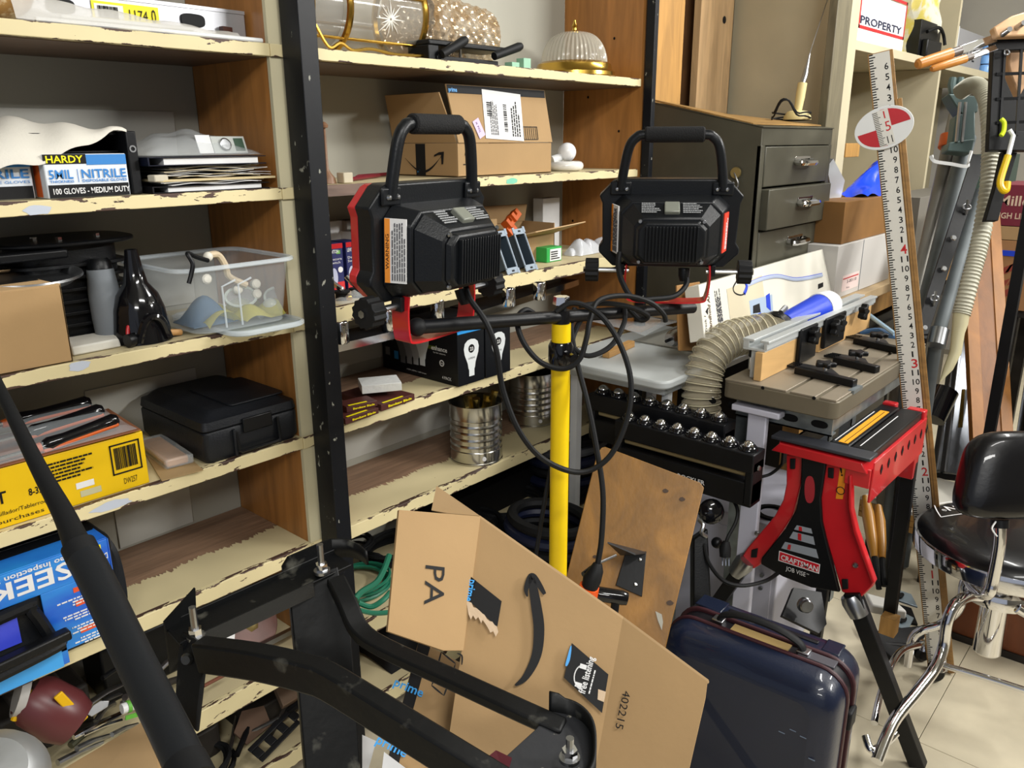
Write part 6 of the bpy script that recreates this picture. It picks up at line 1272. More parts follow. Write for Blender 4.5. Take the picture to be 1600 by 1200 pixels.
t = thing('router_bit_holder', 'small steel post with black cap standing left of the maple fence', 'post', at(1175, 575, Z=.9))
p = at(1175, 578, Z=.9015); MB(Matrix.Translation(p)).cyl((0, 0, 0), (0, 0, .035), .010, n=16).build('post', M_chrome, t); MB(Matrix.Translation(p)).lathe([(.0105, .035), (.012, .037), (.011, .06), (.009, .064), (0, .064)], 16).build('cap', M_blackp, t)
# dust hose
hp = [at(1098, 690, d=2.16), at(1096, 640, d=2.14), at(1097, 600, d=2.13), at(1108, 560, d=2.13), at(1135, 533, d=2.15), at(1170, 523, d=2.18), at(1215, 515, d=2.22)]
C = catmull(hp, 16); rr = [.0475+.0045*math.sin(i*2*math.pi/4) for i in range(len(C))]
t = thing('dust_hose', 'clear ribbed dust collection hose curving down beside the router table', 'hose', hp[0])
MB().tube(C, rr, 22, caps=False).build('ribbed_hose', mat('smoky_hose', H('B3AA92'), .15, alpha=.55, coat=.4), t, smooth=60)
C2 = catmull(hp, 4)
mb = MB()
for i in range(2, len(C2)*4-8, 4):
    u = i/4; j = int(u)
    if j+1 >= len(C2): break
    c_ = C2[j]; tn = (C2[j+1]-C2[j]).normalized(); mb.M = frame(c_, tn.cross(V((.3, .2, .9))), z=tn); mb.tube([(.0505*math.cos(a_), .0505*math.sin(a_), 0) for a_ in [k*math.pi/10 for k in range(20)]], .0016, 5, closed=True)
mb.build('wire_rib', mat('cream_rib', H('C9C1A4'), .4), t)
b0, b1, b2 = at(1218, 508, d=2.22), at(1280, 482, d=2.34), at(1298, 474, d=2.38)
MB().tube([at(1212, 514, d=2.21), b0], .045, 22).build('hose_clamp', M_blackp, t); MB().cyl(b0+V((0, 0, .035)), b0+V((.03, .0, .045)), .008, n=8).build('clamp_screw', M_steel, t)
t = thing('hose_adapter', 'bright blue hose adapter with a white end lying behind the aluminium fence', 'adapter', b1)
MB().tube([b0.lerp(b1, .12), b0.lerp(b1, .3), b1], [.026, .031, .042], 24).build('blue_cone', M_blue, t); MB().tube([b1, b1.lerp(b2, .1), b1.lerp(b2, .8), b2], [.044, .0455, .042, .036], 24).build('white_collar', M_white, t)
o = MB().tube([at(1355, 490, d=2.55), at(1398, 522, d=2.45)], .007, 8).build('blue_rod', mat('pale_blue', H('9DBAD0'), .4)); tag(o, 'pale blue rod leaning past the right end of the router fence', 'rod')
o = MB().tube(catmull([at(1345, 520, d=2.6), at(1375, 516, d=2.55), at(1400, 530, d=2.45), at(1425, 522, d=2.5), at(1440, 545, d=2.5)], 4), .008, 8).build('blue_hose', mat('steel_blue', H('4C77A8'), .4)); tag(o, 'steel blue hose crossing behind the measuring rod', 'hose')

# ================================================================ ball roller stands
def roller(label, xa, ya_, yb_, zt_, txt=None):
    t = thing('roller_stand', label, 'roller stand', (xa+.03, (ya_+yb_)/2, 0), 'ball roller stands')
    L_ = ya_-yb_; M = frame((xa, ya_, zt_), (0, -1, 0), z=(0, 0, 1))   # x along -Y, y toward +X
    MB(M).box(0, L_, 0, .062, -.048, 0).build('ball_tray', M_black, t, bevel=.003)
    MB(M).box(.0, L_, .004, .058, -.135, -.074).build('base_channel', M_black, t, bevel=.003)
    for x in (0, L_-.02): MB(M).box(x, x+.02, .002, .060, -.13, -.02).build('end_bracket', M_black, t, bevel=.004)
    MB(M).tube([(.012, .03, -.060), (L_-.012, .03, -.060)], .009, 10).build('tan_roller', mat('tan_roller', H('A08F68'), .35), t)
    for k in range(8):
        c = V(((k+.55)*L_/8.15, .030, .001)); cp = MB(M @ Matrix.Translation(c)).lathe([(.0225, 0), (.0205, .006), (.0165, .010), (.0150, .010)], 20).build('ball_cup', M_gloss, t); MB(M).sphere(c+V((0, 0, .006)), .0150, 10).build('ball', M_chrome, cp)
    MB(M @ Matrix.Translation((L_+.0005, .03, -.04)) @ Matrix.Rotation(math.radians(90), 4, 'Y')).lathe([(0, .004), (.006, .004), (.007, 0)], 6).build('end_bolt', M_steel, t)
    MB(M).box(L_*.40, L_*.40+.032, .015, .047, -zt_+.02, -.135).build('post', M_galv, t, bevel=.002)
    for s_ in (-1, 1): MB(M).bar([(L_*.4+.016, .03, -zt_+.10), (L_*.4+.016+s_*.10, .03, -zt_+.012)], .02, .02, up=(0, 1, 0)).build('foot', M_black, t)
    if txt: text(t, txt, frame(M @ V((L_*.50, -.0006, -.108)), (0, -1, 0), z=(-1, 0, 0)), .011, M_paper, .075, bold=True)
    return t
ra = at(967, 655, X=1.67); rb = at(1192, 700, X=1.67)
roller('front ball roller stand with eight steel balls, partly behind the plywood board', 1.664, at(962, 660, X=1.67).y, at(1180, 712, X=1.67).y, .772, 'ROCKLER')
roller('rear ball roller stand with eight steel balls under the white plastic table', 1.736, 1.245, .835, .800)
# plywood board
P = [at(937, 699, d=1.80), at(1100, 757, d=1.74), at(1046, 1000, d=1.62), at(1020, 1090, d=1.58), at(860, 1040, d=1.64), at(898, 930, d=1.70)]
n_ = (P[1]-P[0]).cross(P[4]-P[0]).normalized(); n_ = n_ if n_.dot(CAM-P[0]) > 0 else -n_; pp = lambda x, y: onplane(x, y, P[0], n_)
P = [pp(940, 699), pp(946, 698), pp(1094, 754), pp(1100, 762), pp(1043, 1000), pp(1022, 1090), pp(850, 1040), pp(933, 708)]
t = thing('plywood_board', 'scratched orange plywood board leaning with a black bracket screwed on', 'board', P[5])
sgn = -1 if (P[2]-P[0]).cross(P[6]-P[0]).dot(n_) > 0 else 1
MB().slab(P, .014, sgn).build('board', wood('orange_ply', H('8C6226'), .5, (3, 3, 1), 3.2, .5, .25), t, bevel=.0015)
pq = lambda x, y, o=0: pp(x, y)+n_*o
MB().slab([pq(978, 862, .001), pq(1010, 862, .001), pq(1003, 933, .001), pq(962, 915, .001)], .004, -sgn).build('bracket_plate', M_black, t, bevel=.001)
MB().slab([pq(970, 866, .004), pq(1010, 863, .004), pq(992, 873, .06), pq(950, 855, .06)], .003).build('bracket_shelf', mat('grey_steel', H('3C3C3E'), .4, .5), t)
for x, y in ((993, 914), (1000, 875)): MB(frame(pq(x, y, .0055), (1, 0, 0), z=n_)).lathe([(0, .002), (.0035, .002), (.004, 0)], 10).build('screw', M_steel, t)
for i_, (cx_, cy_, w_) in enumerate(((1040, 767, 5), (1066, 780, 5), (1047, 942, 6), (930, 870, 4), (922, 905, 3))): MB().slab([pq(cx_+w_*math.cos(k*.8), cy_+w_*.7*math.sin(k*.8), .0006) for k in range(7)], .0004, -sgn).build('knot_mark', mat('knot_dark', H('3A2614'), .6), t)
MB().slab([pq(1024, 955, .0006), pq(1034, 960, .0006), pq(1036, 972, .0006), pq(1034, 985, .0006), pq(1028, 970, .0006)], .0005, -sgn).build('paint_drip', mat('grey_drip', H('9A978C'), .5), t)
# base machine
t = thing('machine_base', 'pale lavender steel machine cabinet standing on the floor under the router table', 'machine', (2.2, .98, 0))
MB().box(1.975, 2.38, .76, 1.22, .0, .452).build('cabinet', M_lav, t, bevel=.004); MB().box(1.972, 1.976, .775, 1.20, .03, .41).build('door_panel', M_lav, t, bevel=.001)
MB(Matrix.Translation((2.05, .82, .453))).lathe([(.035, 0), (.05, .0), (.05, .006), (.035, .006)], 20).build('ring', M_blackm, t)
for zz in (.30, .26): MB().tube([(1.968, .80, zz), (1.962, .80, zz)], .006, 10).build('bolt', M_steel, t)
t = thing('black_handwheel', 'black round handwheel on a dark column beside the plywood board', 'handwheel', at(1100, 900, d=1.95))
q = at(1112, 800, d=1.97); MB(frame(q, (.6, -.7, 0), z=(-.75, -.6, .2))).lathe([(0, .014), (.02, .012), (.030, .004), (.032, -.006), (.02, -.012), (0, -.012)], 22).build('wheel', M_gloss, t)
MB().slab([at(1083, 842, d=1.95), at(1106, 826, d=1.95), at(1112, 950, d=1.93), at(1083, 965, d=1.93)], .05).build('column', M_blackp, t, bevel=.004)
MB().tube(catmull([at(1092, 812, d=1.93), at(1099, 820, d=1.92), at(1096, 832, d=1.92), at(1104, 838, d=1.93)], 4), .005, 8).build('chain', M_steel, t); MB().sphere(at(1120, 848, d=1.98), .014, 8).build('knob', M_blackp, t)
cable('power_cable', 'black mains lead hanging from under the roller stand with a three pin plug', [(1142, 775, 1.97), (1152, 795, 1.95), (1150, 815, 1.94), (1138, 838, 1.93), (1134, 850, 1.93)], .0045)
t = thing('mains_plug', 'black three pin mains plug dangling before the lavender machine cabinet', 'plug', at(1135, 865, d=1.93))
MB().tube([at(1135, 846, d=1.93), at(1133, 856, d=1.93), at(1133, 870, d=1.93)], [.008, .014, .013], 10).build('body', M_rubber, t)
for dx in (-4, 1, 6): MB().cyl(at(1133+dx, 869, d=1.93), at(1133+dx, 884, d=1.93), .0018, n=6).build('prong', M_chrome, t)
cable('power_cable', 'black lead drooping from the handwheel toward the red vise', [(1100, 850, 1.95), (1108, 880, 1.92), (1130, 907, 1.88), (1160, 915, 1.88), (1195, 908, 1.92), (1215, 896, 1.98)], .0048)
cable('power_cable', 'thin black lead looping out behind the red vise shoulder', [(1190, 745, 2.0), (1205, 740, 2.0), (1222, 725, 2.05), (1232, 705, 2.1)], .004)

# ================================================================ red job vise
XV = 1.79; pv = lambda x, y, o=0: at(x, y, X=XV-o)
t = thing('folding_job_vise', 'red and black folding job vise stand on splayed black legs', 'vise', (1.95, .6, 0))
def vp(P, m, nm, off=0, th=.004, bevel=.001):
    pts = [pv(x, y, off) for x, y in P]; mb = MB(); 
    a2 = V((0, 0, 0))
    for i in range(len(pts)): a2 += (pts[i]-pts[0]).cross(pts[(i+1) % len(pts)]-pts[0])
    return mb.slab(pts, th, -1 if a2.x < 0 else 1).build(nm, m, t, bevel=bevel)
z3 = lambda L: [(1080+x/3, 600+y/3) for x, y in L]
vp(z3([(445, 330), (530, 325), (512, 480), (475, 620), (320, 850), (290, 868), (240, 805), (262, 770), (390, 620), (430, 545), (445, 470)]), M_red, 'left_leg_stamping', .002, .02, .003)
vp(z3([(625, 340), (760, 345), (742, 430), (735, 560), (765, 700), (855, 935), (850, 950), (785, 1012), (705, 975), (625, 700), (600, 600)]), M_red, 'right_leg_stamping', .002, .02, .003)
vp(z3([(738, 430), (750, 430), (752, 590), (775, 690), (860, 930), (850, 942), (760, 700), (736, 580)]), M_red, 'leg_flange', .018, .02, .002)
vp(z3([(516, 322), (636, 340), (606, 540), (612, 650), (645, 790), (695, 978), (560, 955), (430, 905), (325, 845), (330, 815), (440, 680), (490, 590), (512, 480)]), M_blackp, 'centre_panel', .012, .012, .003)
ov = [(555+24*math.copysign(abs(math.cos(a_))**.8, math.cos(a_)), 495+64*math.copysign(abs(math.sin(a_))**.9, math.sin(a_))) for a_ in [k*math.pi/10 for k in range(20)]]; vp(z3(ov), mat('translucent_red', H('9A2730'), .35), 'red_slot', .0125, .001, 0)
for q, m in (([(495, 662), (562, 678), (568, 702), (482, 682)], M_galv), ([(478, 692), (572, 716), (580, 755), (460, 722)], M_galv), ([(440, 740), (585, 775), (597, 818), (422, 770)], M_galv)): vp(z3(q), mat('vent_grey', H('8E949C'), .4), 'vent_opening', .0125, .001, 0)
for q in ([(505, 668), (518, 671), (520, 690), (504, 688)], [(500, 700), (516, 704), (516, 735), (500, 730)], [(455, 752), (468, 755), (464, 778), (450, 774)]): vp(z3(q), M_red, 'red_reflection', .0132, .0006, 0)  # reflection stripes painted red inside the vents
vp(z3([(412, 782), (604, 846), (599, 890), (408, 828)]), M_paper, 'badge_border', .0128, .0008, 0); vp(z3([(416, 787), (600, 848), (595, 884), (412, 825)]), mat('badge_red', H('C01828'), .4), 'badge', .0134, .0008, 0)
def vtext(s, a, b, h, m, off=.0145, bold=True): A_, B_ = pv(1080+a[0]/3, 600+a[1]/3, off), pv(1080+b[0]/3, 600+b[1]/3, off); return text(t, s, frame(A_, B_-A_, z=(-1, 0, 0)), h, m, (B_-A_).length, bold=bold)
vtext('CRAFTSMAN', (420, 822), (592, 880), .0135, M_paper); vtext('JOB VISE', (443, 872), (535, 903), .0115, M_paper, .0135, False); vtext('TM', (540, 892), (552, 896), .003, M_paper, .0135)
vp(z3([(700, 368), (735, 366), (722, 460), (710, 540), (677, 538), (690, 450)]), mat('warn_label', H('E08A1A'), .45), 'warning_label', .0030, .001, 0)
vtext('!', (702, 430), (712, 430), .02, M_ink, .0040); pW = pv(1080+700/3, 600+500/3, .004); MB(frame(pW, (0, -1, 0), z=(-1, 0, 0))).tube([(.009*math.cos(a_), .009*math.sin(a_), 0) for a_ in [k*math.pi/10 for k in range(20)]], .001, 5, closed=True).build('prohibition_ring', M_ink, t)
for q in ([(462, 350), (488, 350), (486, 400), (462, 400)], [(640, 392), (668, 395), (666, 445), (640, 440)], [(282, 778), (312, 770), (306, 815), (278, 815)], [(704, 915), (734, 915), (736, 962), (708, 965)]): vp(z3(q), M_rubber, 'rubber_bumper', .006, .004, .002)
for x, y in ((442, 308), (772, 385), (770, 850), (308, 700)): p = pv(1080+x/3, 600+y/3, .004); MB(frame(p, (0, -1, 0), z=(-1, 0, 0))).lathe([(0, .005), (.005, .004), (.007, 0)], 12).build('rivet', M_steel, t)
# head: end cap, jaws, side rails
zt_ = .785; yL, yR = .728, .503; XE = 2.195
MB().hexa([(XV-.02, yL, .752), (XV-.02, yR, .752), (XV+.03, yR, .752), (XV+.03, yL, .752), (XV-.02, yL-.02, .775), (XV-.02, yR+.015, .775), (XV+.03, yR, zt_-.004), (XV+.03, yL, zt_-.004)]).build('end_cap', M_red, t, bevel=.002)
MB().box(XV-.012, XV-.004, yR-.004, yR+.05, .715, .76).build('end_ear', M_red, t, bevel=.001)
MB().box(XV-.018, XV+.034, yR-.002, yL+.004, zt_-.004, zt_+.004).build('black_trim', mat('grey_black', H('2E3036'), .4), t, bevel=.002)
yj0, yj1 = .515, .612
MB().box(XV+.034, XE, yj0-.006, yj0+.045, zt_-.03, zt_+.004).build('front_jaw', M_blackp, t, bevel=.003); MB().box(XV+.034, XE, yj0+.050, yj1, zt_-.03, zt_+.004).build('rear_jaw', M_blackp, t, bevel=.003)
MB().box(XV+.045, XE-.06, yj0+.058, yj0+.080, zt_+.0042, zt_+.0052).build('orange_strip', mat('amber_strip', H('E09A1A'), .5), t)
for yy in (yj0+.088, yj0+.030): MB().box(XV+.05, XE-.08, yy, yy+.002, zt_+.0042, zt_+.0048).build('scale_line', M_paper, t)
MB().box(XV+.05, XE-.07, yj0+.066, yj0+.0675, zt_+.0053, zt_+.0057).build('strip_line', M_ink, t)
MB().box(XV+.02, XE+.025, yR-.002, yR+.004, .668, .768).build('side_rail', M_red, t, bevel=.002); MB().box(XV+.02, XE+.03, yR+.002, yR+.02, .762, .768).build('rail_flange', M_red, t, bevel=.001)
MB().box(XV+.03, XE+.02, yL-.012, yL-.006, .700, .755).build('side_rail', M_blackp, t, bevel=.002)
for k in range(8):
    xx = XV+.075+.052*k; MB(frame((xx, yR-.0025, .735), FX, z=(0, -1, 0))).prism([(-.008, 0), (0, -.013), (.008, 0), (0, .013)], 0, .001).build('rail_hole', M_blackm, t)
MB().box(XE+.0, XE+.028, yR, yR+.045, .75, .79).build('far_cap', M_red, t, bevel=.003); MB().box(XE, XE+.025, .575, .61, .75, .795).build('far_cap', M_red, t, bevel=.003)
MB().hexa([(XE-.01, yR+.005, .60), (XE+.02, yR+.005, .60), (XE+.02, yR+.04, .60), (XE-.01, yR+.04, .60), (XE-.03, yR, .72), (XE+.02, yR, .72), (XE+.02, yR+.04, .72), (XE-.03, yR+.04, .72)]).build('far_stamping', M_red, t, bevel=.002)
def leg(a_, b_, w, nm='leg', m=M_black): return MB().bar([a_, b_], w, w*.7, up=(1, 0, 0)).build(nm, m, t, bevel=.002)
rl0 = pv(1332, 925); leg(rl0, V((1.855, .322, .012)) , .038); ll0 = pv(1165, 880); ll1 = pv(1090, 985); leg(ll0, ll0+(ll1-ll0)*1.62, .034)
for p0, p1 in ((pv(1328, 930), pv(1343, 962)), (pv(1168, 874), pv(1150, 895))): MB().tube([p0, p0.lerp(p1, .3), p1], [.022, .026, .022], 12).build('leg_cap', M_steel, t)
f0 = V((XE+.01, yR+.02, .66)); leg(f0, at(1390, 962, X=XE+.06), .034); leg(V((XE+.01, yL-.03, .66)), V((XE+.0, yL-.02, .02)), .034)
g = at(1391, 962, X=XE+.03); MB().box(g.x-.02, g.x+.02, g.y-.022, g.y+.02, g.z-.055, g.z).build('wooden_foot', M_sidec, t)

# ================================================================ blue suitcase
Msc = frame((1.290, .738, .0), (.05, -.9987, 0), z=(0, 0, 1)) @ Matrix.Diagonal((1, .92, 1, 1)); Wd, Dp, Ht = .368, .21, .505
t = thing('hardshell_suitcase', 'dark blue hardshell suitcase with a black carry handle standing upright', 'suitcase', (1.4, .55, 0))
M_suit = mat('suit_blue', H('141C30'), .36, var=.15, vs=5, bump=.15, bs=200, coat=.3)
M_seam = mat('seam_black', H('141318'), .4); M_wine = mat('wine_trim', H('3A1C22'), .45)
def rbx(w0, w1, h0, h1, r, k=6): return rrect(w0, w1, h0, h1, r, k)
def shell(y0, y1, inset0, inset1, m, nm):
    loops = []; N_ = 6
    for i in range(N_+1):
        a_ = i/N_*math.pi/2; ins = inset0*(1-math.sin(a_)); yy = y0+(y1-y0)*(0 if False else (1-math.cos(a_))*1.0) if inset0 else y0
        loops.append((ins, yy))
    return loops
def profshell(prof, m, nm, capfirst=True, caplast=True):
    mb = MB(Msc); n = None; L_ = []
    for ins, yy in prof:
        P = rbx(ins, Wd-ins, .02+ins, Ht-ins, max(.012, .055-ins*.6)); n = len(P); L_.append([(x, yy, z) for x, z in P])
    vs = [p for l in L_ for p in l]; fs = [(i*n+k, i*n+(k+1) % n, (i+1)*n+(k+1) % n, (i+1)*n+k) for i in range(len(L_)-1) for k in range(n)]
    if capfirst: fs.append(tuple(range(n)))
    if caplast: fs.append(tuple((len(L_)-1)*n+k for k in range(n)))
    mb.add(vs, fs); return mb.build(nm, m, t)
profshell([(.045, .0), (.030, .003), (.015, .011), (.006, .022), (.001, .040), (.0, .072)], M_suit, 'front_shell')
profshell([(.0, .128), (.001, .165), (.006, .188), (.018, .203), (.035, .21)], M_suit, 'rear_shell')
profshell([(-.002, .072), (-.004, .074), (-.004, .080), (-.002, .082)], M_wine, 'front_trim'); profshell([(-.002, .118), (-.004, .120), (-.004, .126), (-.002, .128)], M_wine, 'rear_trim')
profshell([(.003, .082), (.003, .118)], M_seam, 'seam_band')
hx = Wd*.26; mb = MB(Msc); pth = catmull([(hx, .10, Ht+.003), (hx+.012, .10, Ht+.020), (hx+.055, .098, Ht+.034), (hx+.12, .098, Ht+.034), (hx+.165, .10, Ht+.020), (hx+.178, .10, Ht+.003)], 6)
mb.tube(pth, .011, 10, flat=.55, up=(0, 0, 1)); mb.build('carry_handle', M_rubber, t)
for x in (hx, hx+.178): MB(Msc).box(x-.012, x+.012, .088, .112, Ht-.006, Ht+.008).build('handle_mount', M_steel, t, bevel=.002)
MB(Msc).box(hx+.03, hx+.15, .085, .115, Ht-.004, Ht-.001).build('brass_plate', mat('tan_plate', H('8A7448'), .4), t)
MB(Msc).box(hx-.07, hx-.01, .135, .185, Ht-.003, Ht+.001).build('moulded_pad', M_suit, t, bevel=.004); MB(Msc).box(hx+.0, hx+.19, .150, .162, Ht-.001, Ht+.003).build('moulded_slot', M_seam, t, bevel=.002); MB(Msc).box(hx+.20, hx+.235, .135, .185, Ht-.004, Ht+.001).build('moulded_pad', M_suit, t, bevel=.004)
MB(Msc).box(hx+.17, hx+.24, .086, .114, Ht-.003, Ht+.002).build('latch_plate', mat('grey_latch', H('55555C'), .4, .3), t, bevel=.001)
for zz in (.38, .10): MB(Msc).box(Wd-.002, Wd+.010, .088, .128, zz, zz+.04).build('side_foot', M_rubber, t, bevel=.004)
for k, (x, z) in enumerate(((.29, .395), (.31, .39), (.27, .38), (.33, .35))): MB(Msc).box(x, x+.012, -.0008, .0006, z, z+.0015).build('scratch', mat('pale_scratch', H('6B7A90'), .6), t)
for x in (.05, Wd-.05): MB(Msc).tube([(x, .08, .012), (x, .12, .012)], .020, 12).build('wheel', M_rubber, t)
# foot plate with silver knob behind the vise
t = thing('caster_plate', 'black steel plate with a silver adjusting knob below the vise badge', 'plate', at(1260, 960, d=2.1))
MB().slab([at(1222, 962, d=2.05), at(1240, 918, d=2.12), at(1284, 925, d=2.12), at(1292, 975, d=2.10), at(1280, 990, d=2.05)], .01).build('plate', M_black, t, bevel=.001)
q = at(1257, 945, d=2.06); MB(frame(q, R_, z=-F_)).lathe([(0, .02), (.014, .02), (.017, .016), (.017, .004), (.02, 0)], 20).build('knob', M_steel, t)
# ================================================================ measuring rod
RB, RT = V((2.295, .387, 0)), V((2.2232, .7345, 1.676)); dR = (RT-RB).normalized()
nR = (CAM-V((2.26, .56, .9))); nR = (nR-dR*nR.dot(dR)).normalized(); xR = dR.cross(nR)
if xR.dot(R_) < 0: xR = -xR
Mr = frame(RB, xR, y=dR); zs = 1 if (Mr.to_3x3() @ V((0, 0, 1))).dot(nR) > 0 else -1
t = thing('surveying_rod', 'tall wooden surveying rod with white scale and a red and white oval target', 'rod', RB)
M_rodw = wood('rod_wood', H('9A7440'), .7, (8, .6, 8), 4)
LR = (RT-RB).length
MB(Mr).box(-.028, .030, 0, LR, -.012, 0).build('scale_board', M_rodw, t, bevel=.001)
MB(Mr).box(-.025, .022, .002, LR-.002, 0, .001).build('white_scale', mat('scale_white', H('D5D3CB'), .5), t)
MB(Mr).box(.024, .040, .0, LR*.93, -.016, .004).build('side_strip', M_rodw, t, bevel=.001); MB(Mr).box(.0305, .033, .0, LR*.93, .004, .006).build('groove_bead', M_rodw, t)
mb = MB(Mr); IN = .0254; k = 0
y = 0
while y < LR-.004:
    w_ = .014 if k % 4 == 0 else .009; mb.box(-.025, -.025+w_, y, y+.0028, .001, .0014); k += 1; y = k*IN/4
mb.build('graduations', M_ink, t)
_tc = {}
def tverts(s):
    if s not in _tc:
        cu = bpy.data.curves.new('t', 'FONT'); cu.body = s; cu.size = 1; cu.resolution_u = 2; cu.offset = .012
        ob = bpy.data.objects.new('t', cu); S.collection.objects.link(ob); dg = bpy.context.evaluated_depsgraph_get(); dg.update(); me = bpy.data.meshes.new_from_object(ob.evaluated_get(dg))
        bpy.data.objects.remove(ob); vs = [v.co.copy() for v in me.vertices]; fs = [tuple(p.vertices) for p in me.polygons]; x0 = min(v.x for v in vs); x1 = max(v.x for v in vs); _tc[s] = ([(v.x-x0, v.y) for v in vs], fs, x1-x0)
    return _tc[s]
for i in range(3, int(LR/IN)):
    ft, inch = divmod(i, 12)
    if inch == 0: s_, h_, m_, w_ = str(ft), .024, mat('red_ink', H('C02024'), .5), .015
    else: s_, h_, m_, w_ = str(inch), .0155, M_ink, (.009 if inch < 10 else .017)
    vs, fs, wd = tverts(s_); kk = h_/.7; kx = w_/wd if s_ != '1' else .004/wd
    MB(Mr).add([(.012-w_/2+x*kx, i*IN-h_/2+yv*kk, .0014) for x, yv in vs], fs).build('numeral', m_, t, smooth=1)
tc = onplane(1381, 200, RB, nR); tl_ = Mr.inverted() @ tc
Mt = Mr @ Matrix.Translation((tl_.x-.0, tl_.y, 0)) @ Matrix.Rotation(math.radians(7), 4, 'Z')
el = lambda a, b, n=40: [(a*math.cos(2*math.pi*k/n), b*math.sin(2*math.pi*k/n)) for k in range(n)]
tg = MB(Mt).prism(el(.069, .052), .006, .010).build('target_disc', M_white, t, bevel=.001)
q1 = [(0, 0)]+[(.062*math.cos(a_), .045*math.sin(a_)) for a_ in [math.pi/2*k/10 for k in range(11)]]; q3 = [(-x, -y) for x, y in q1]
for q in (q1, q3): MB(Mt).prism(q, .0101, .0106).build('red_quadrant', M_red, tg)
MB(Mt).box(-.018, .018, -.044, .044, .0107, .0110).build('scale_window', MT['scale_white'], tg)
mb = MB(Mt)
for k in range(20): mb.box(-.018, -.018+(.011 if k % 4 else .016), -.042+k*.0043, -.0405+k*.0043, .0111, .0114)
mb.build('graduations', M_ink, tg)
text(tg, '5', Mt @ Matrix.Translation((.004, -.010, .0112)), .024, MT['red_ink'], .012); text(tg, '1', Mt @ Matrix.Translation((.006, .022, .0112)), .018, MT['red_ink'], .003); text(tg, '11', Mt @ Matrix.Translation((.002, -.040, .0112)), .018, M_ink, .012)

# ================================================================ right hand shelving above the bench
t = thing('open_shelving', 'pale plywood open shelving at the upper right holding signs and small boxes', 'shelving', (4.6, 1.45, .94))
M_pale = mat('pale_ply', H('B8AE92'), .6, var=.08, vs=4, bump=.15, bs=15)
Ys = 1.2; xs0 = at(1302, 383, Y=Ys).x; xs1 = at(1326, 200, Y=Ys).x
xa = at(1300, 200, Y=Ys).x; xb = at(1322, 200, Y=Ys).x
MB().box(xa, xb, Ys-.004, Ys+.438, .931, 2.5).build('upright', M_pale, t, bevel=.002)
MB().box(xb+.001, 6.3, Ys, Ys+.438, 1.795, 1.83).build('shelf', M_pale, t, bevel=.002)
xd = at(1471, 110, Y=Ys).x; MB().box(xd-.03, xd, Ys+.001, Ys+.438, .931, 1.794).build('divider', M_pale, t, bevel=.001)
xu = at(1500, 20, Y=Ys).x; MB().box(xu, xu+.03, Ys+.001, Ys+.438, 1.831, 2.5).build('divider', M_pale, t, bevel=.001)
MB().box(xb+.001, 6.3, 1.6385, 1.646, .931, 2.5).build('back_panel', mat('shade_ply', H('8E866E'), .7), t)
dw = timber('dark_upright', 'dark weathered board standing at the right edge of the cream plywood panel', 'timber', 1300, 1322, 1.16, .03, wood('dark_weathered', H('6B6450'), .7, (7, 7, 1)), .931, 2.5)
dw.location.x += 0
zs_ = 1.8305
def onshelf(px0, px1, pyt, Y_, d_, z, name, label, cat, m, grp=None):
    x0 = at(px0, 60, Y=Y_).x; x1 = at(px1, 60, Y=Y_).x; zt = at(px0, pyt, Y=Y_).z; M = Matrix.Translation(V((x0, Y_, z)))
    return carton(name, label, cat, M, x1-x0, d_, zt-z, m, grp), M, x1-x0, zt-z
t, M, w, h = onshelf(1338, 1412, -20, 1.23, .02, zs_, 'property_sign', 'white sign reading property in a red frame on the upper right shelf', 'sign', M_paper)
outline(t, face(M, 'front', .004, h*.28, w, .02, h), w-.008, h*.8, .012, M_red, 'red_frame'); text(t, 'PROPERTY', face(M, 'front', .02, h*.38, w, .02, h) @ Matrix.Translation((0, 0, .0006)), h*.15, mat('navy_ink', H('1E2440'), .5), w*.88, bold=True)
o, M, w, h = onshelf(1322, 1339, -10, 1.24, .12, zs_, 'chrome_bag', 'crumpled silver packet left of the property sign', 'packet', mat('silver_film', H('B8B6BE'), .2, .7, bump=1.2, bs=20))
c0 = at(1425, 75, Y=1.26).x; c1 = at(1448, 60, Y=1.26).x
o = MB().grid(lambda u, v: (c0-.12+(c1-c0+.22)*u, 1.24+.1*math.sin(math.pi*u)*(1-v)+.012*math.sin(13*v+5*u), zs_+.36*v), 14, 18, (0, .05, 0)).build('yellow_bag', mat('yellow_bag', H('D4D0BC'), .3, col2=H('D0C060'), vs=14, t=.52, soft=.05, bump=.9, bs=18)); tag(o, 'yellow and clear printed plastic bag right of the property sign', 'bag')
t, M, w, h = onshelf(1437, 1469, 28, 1.24, .08, zs_, 'portable_radio', 'black desk telephone like radio with silver keys on the upper right shelf', 'radio', M_blackp)
for k in range(4): MB(face(M, 'front', w*.35+w*.14*k, h*.30, w, .08, h)).box(0, w*.08, 0, h*.09, 0, .003).build('key', M_paper, t)
MB(M).box(w*.1, w*.8, -.03, -.001, 0, h*.5).build('keypad_block', M_blackp, t, bevel=.006)
MB(M).tube(catmull([(w*.2, -.01, h*.7), (w*.5, -.03, h*.85), (w*.9, -.02, h*.75), (w*.95, -.03, h*.45)], 5), .008, 8).build('curled_cord', M_blackm, t)
t, M, w, h = onshelf(1497, 1545, 42, 1.26, .15, zs_, 'grey_carton', 'grey carton with dark scribbled lettering on the far upper right shelf', 'box', mat('greyish_box', H('8E8E90'), .6))
MB(M).box(-.04, -.001, -.002, .15, 0, h*1.03).build('white_end', M_white, t); text(t, 'WSTE', face(M, 'front', w*.1, h*.25, w, .15, h), h*.35, M_ink, w*.5)
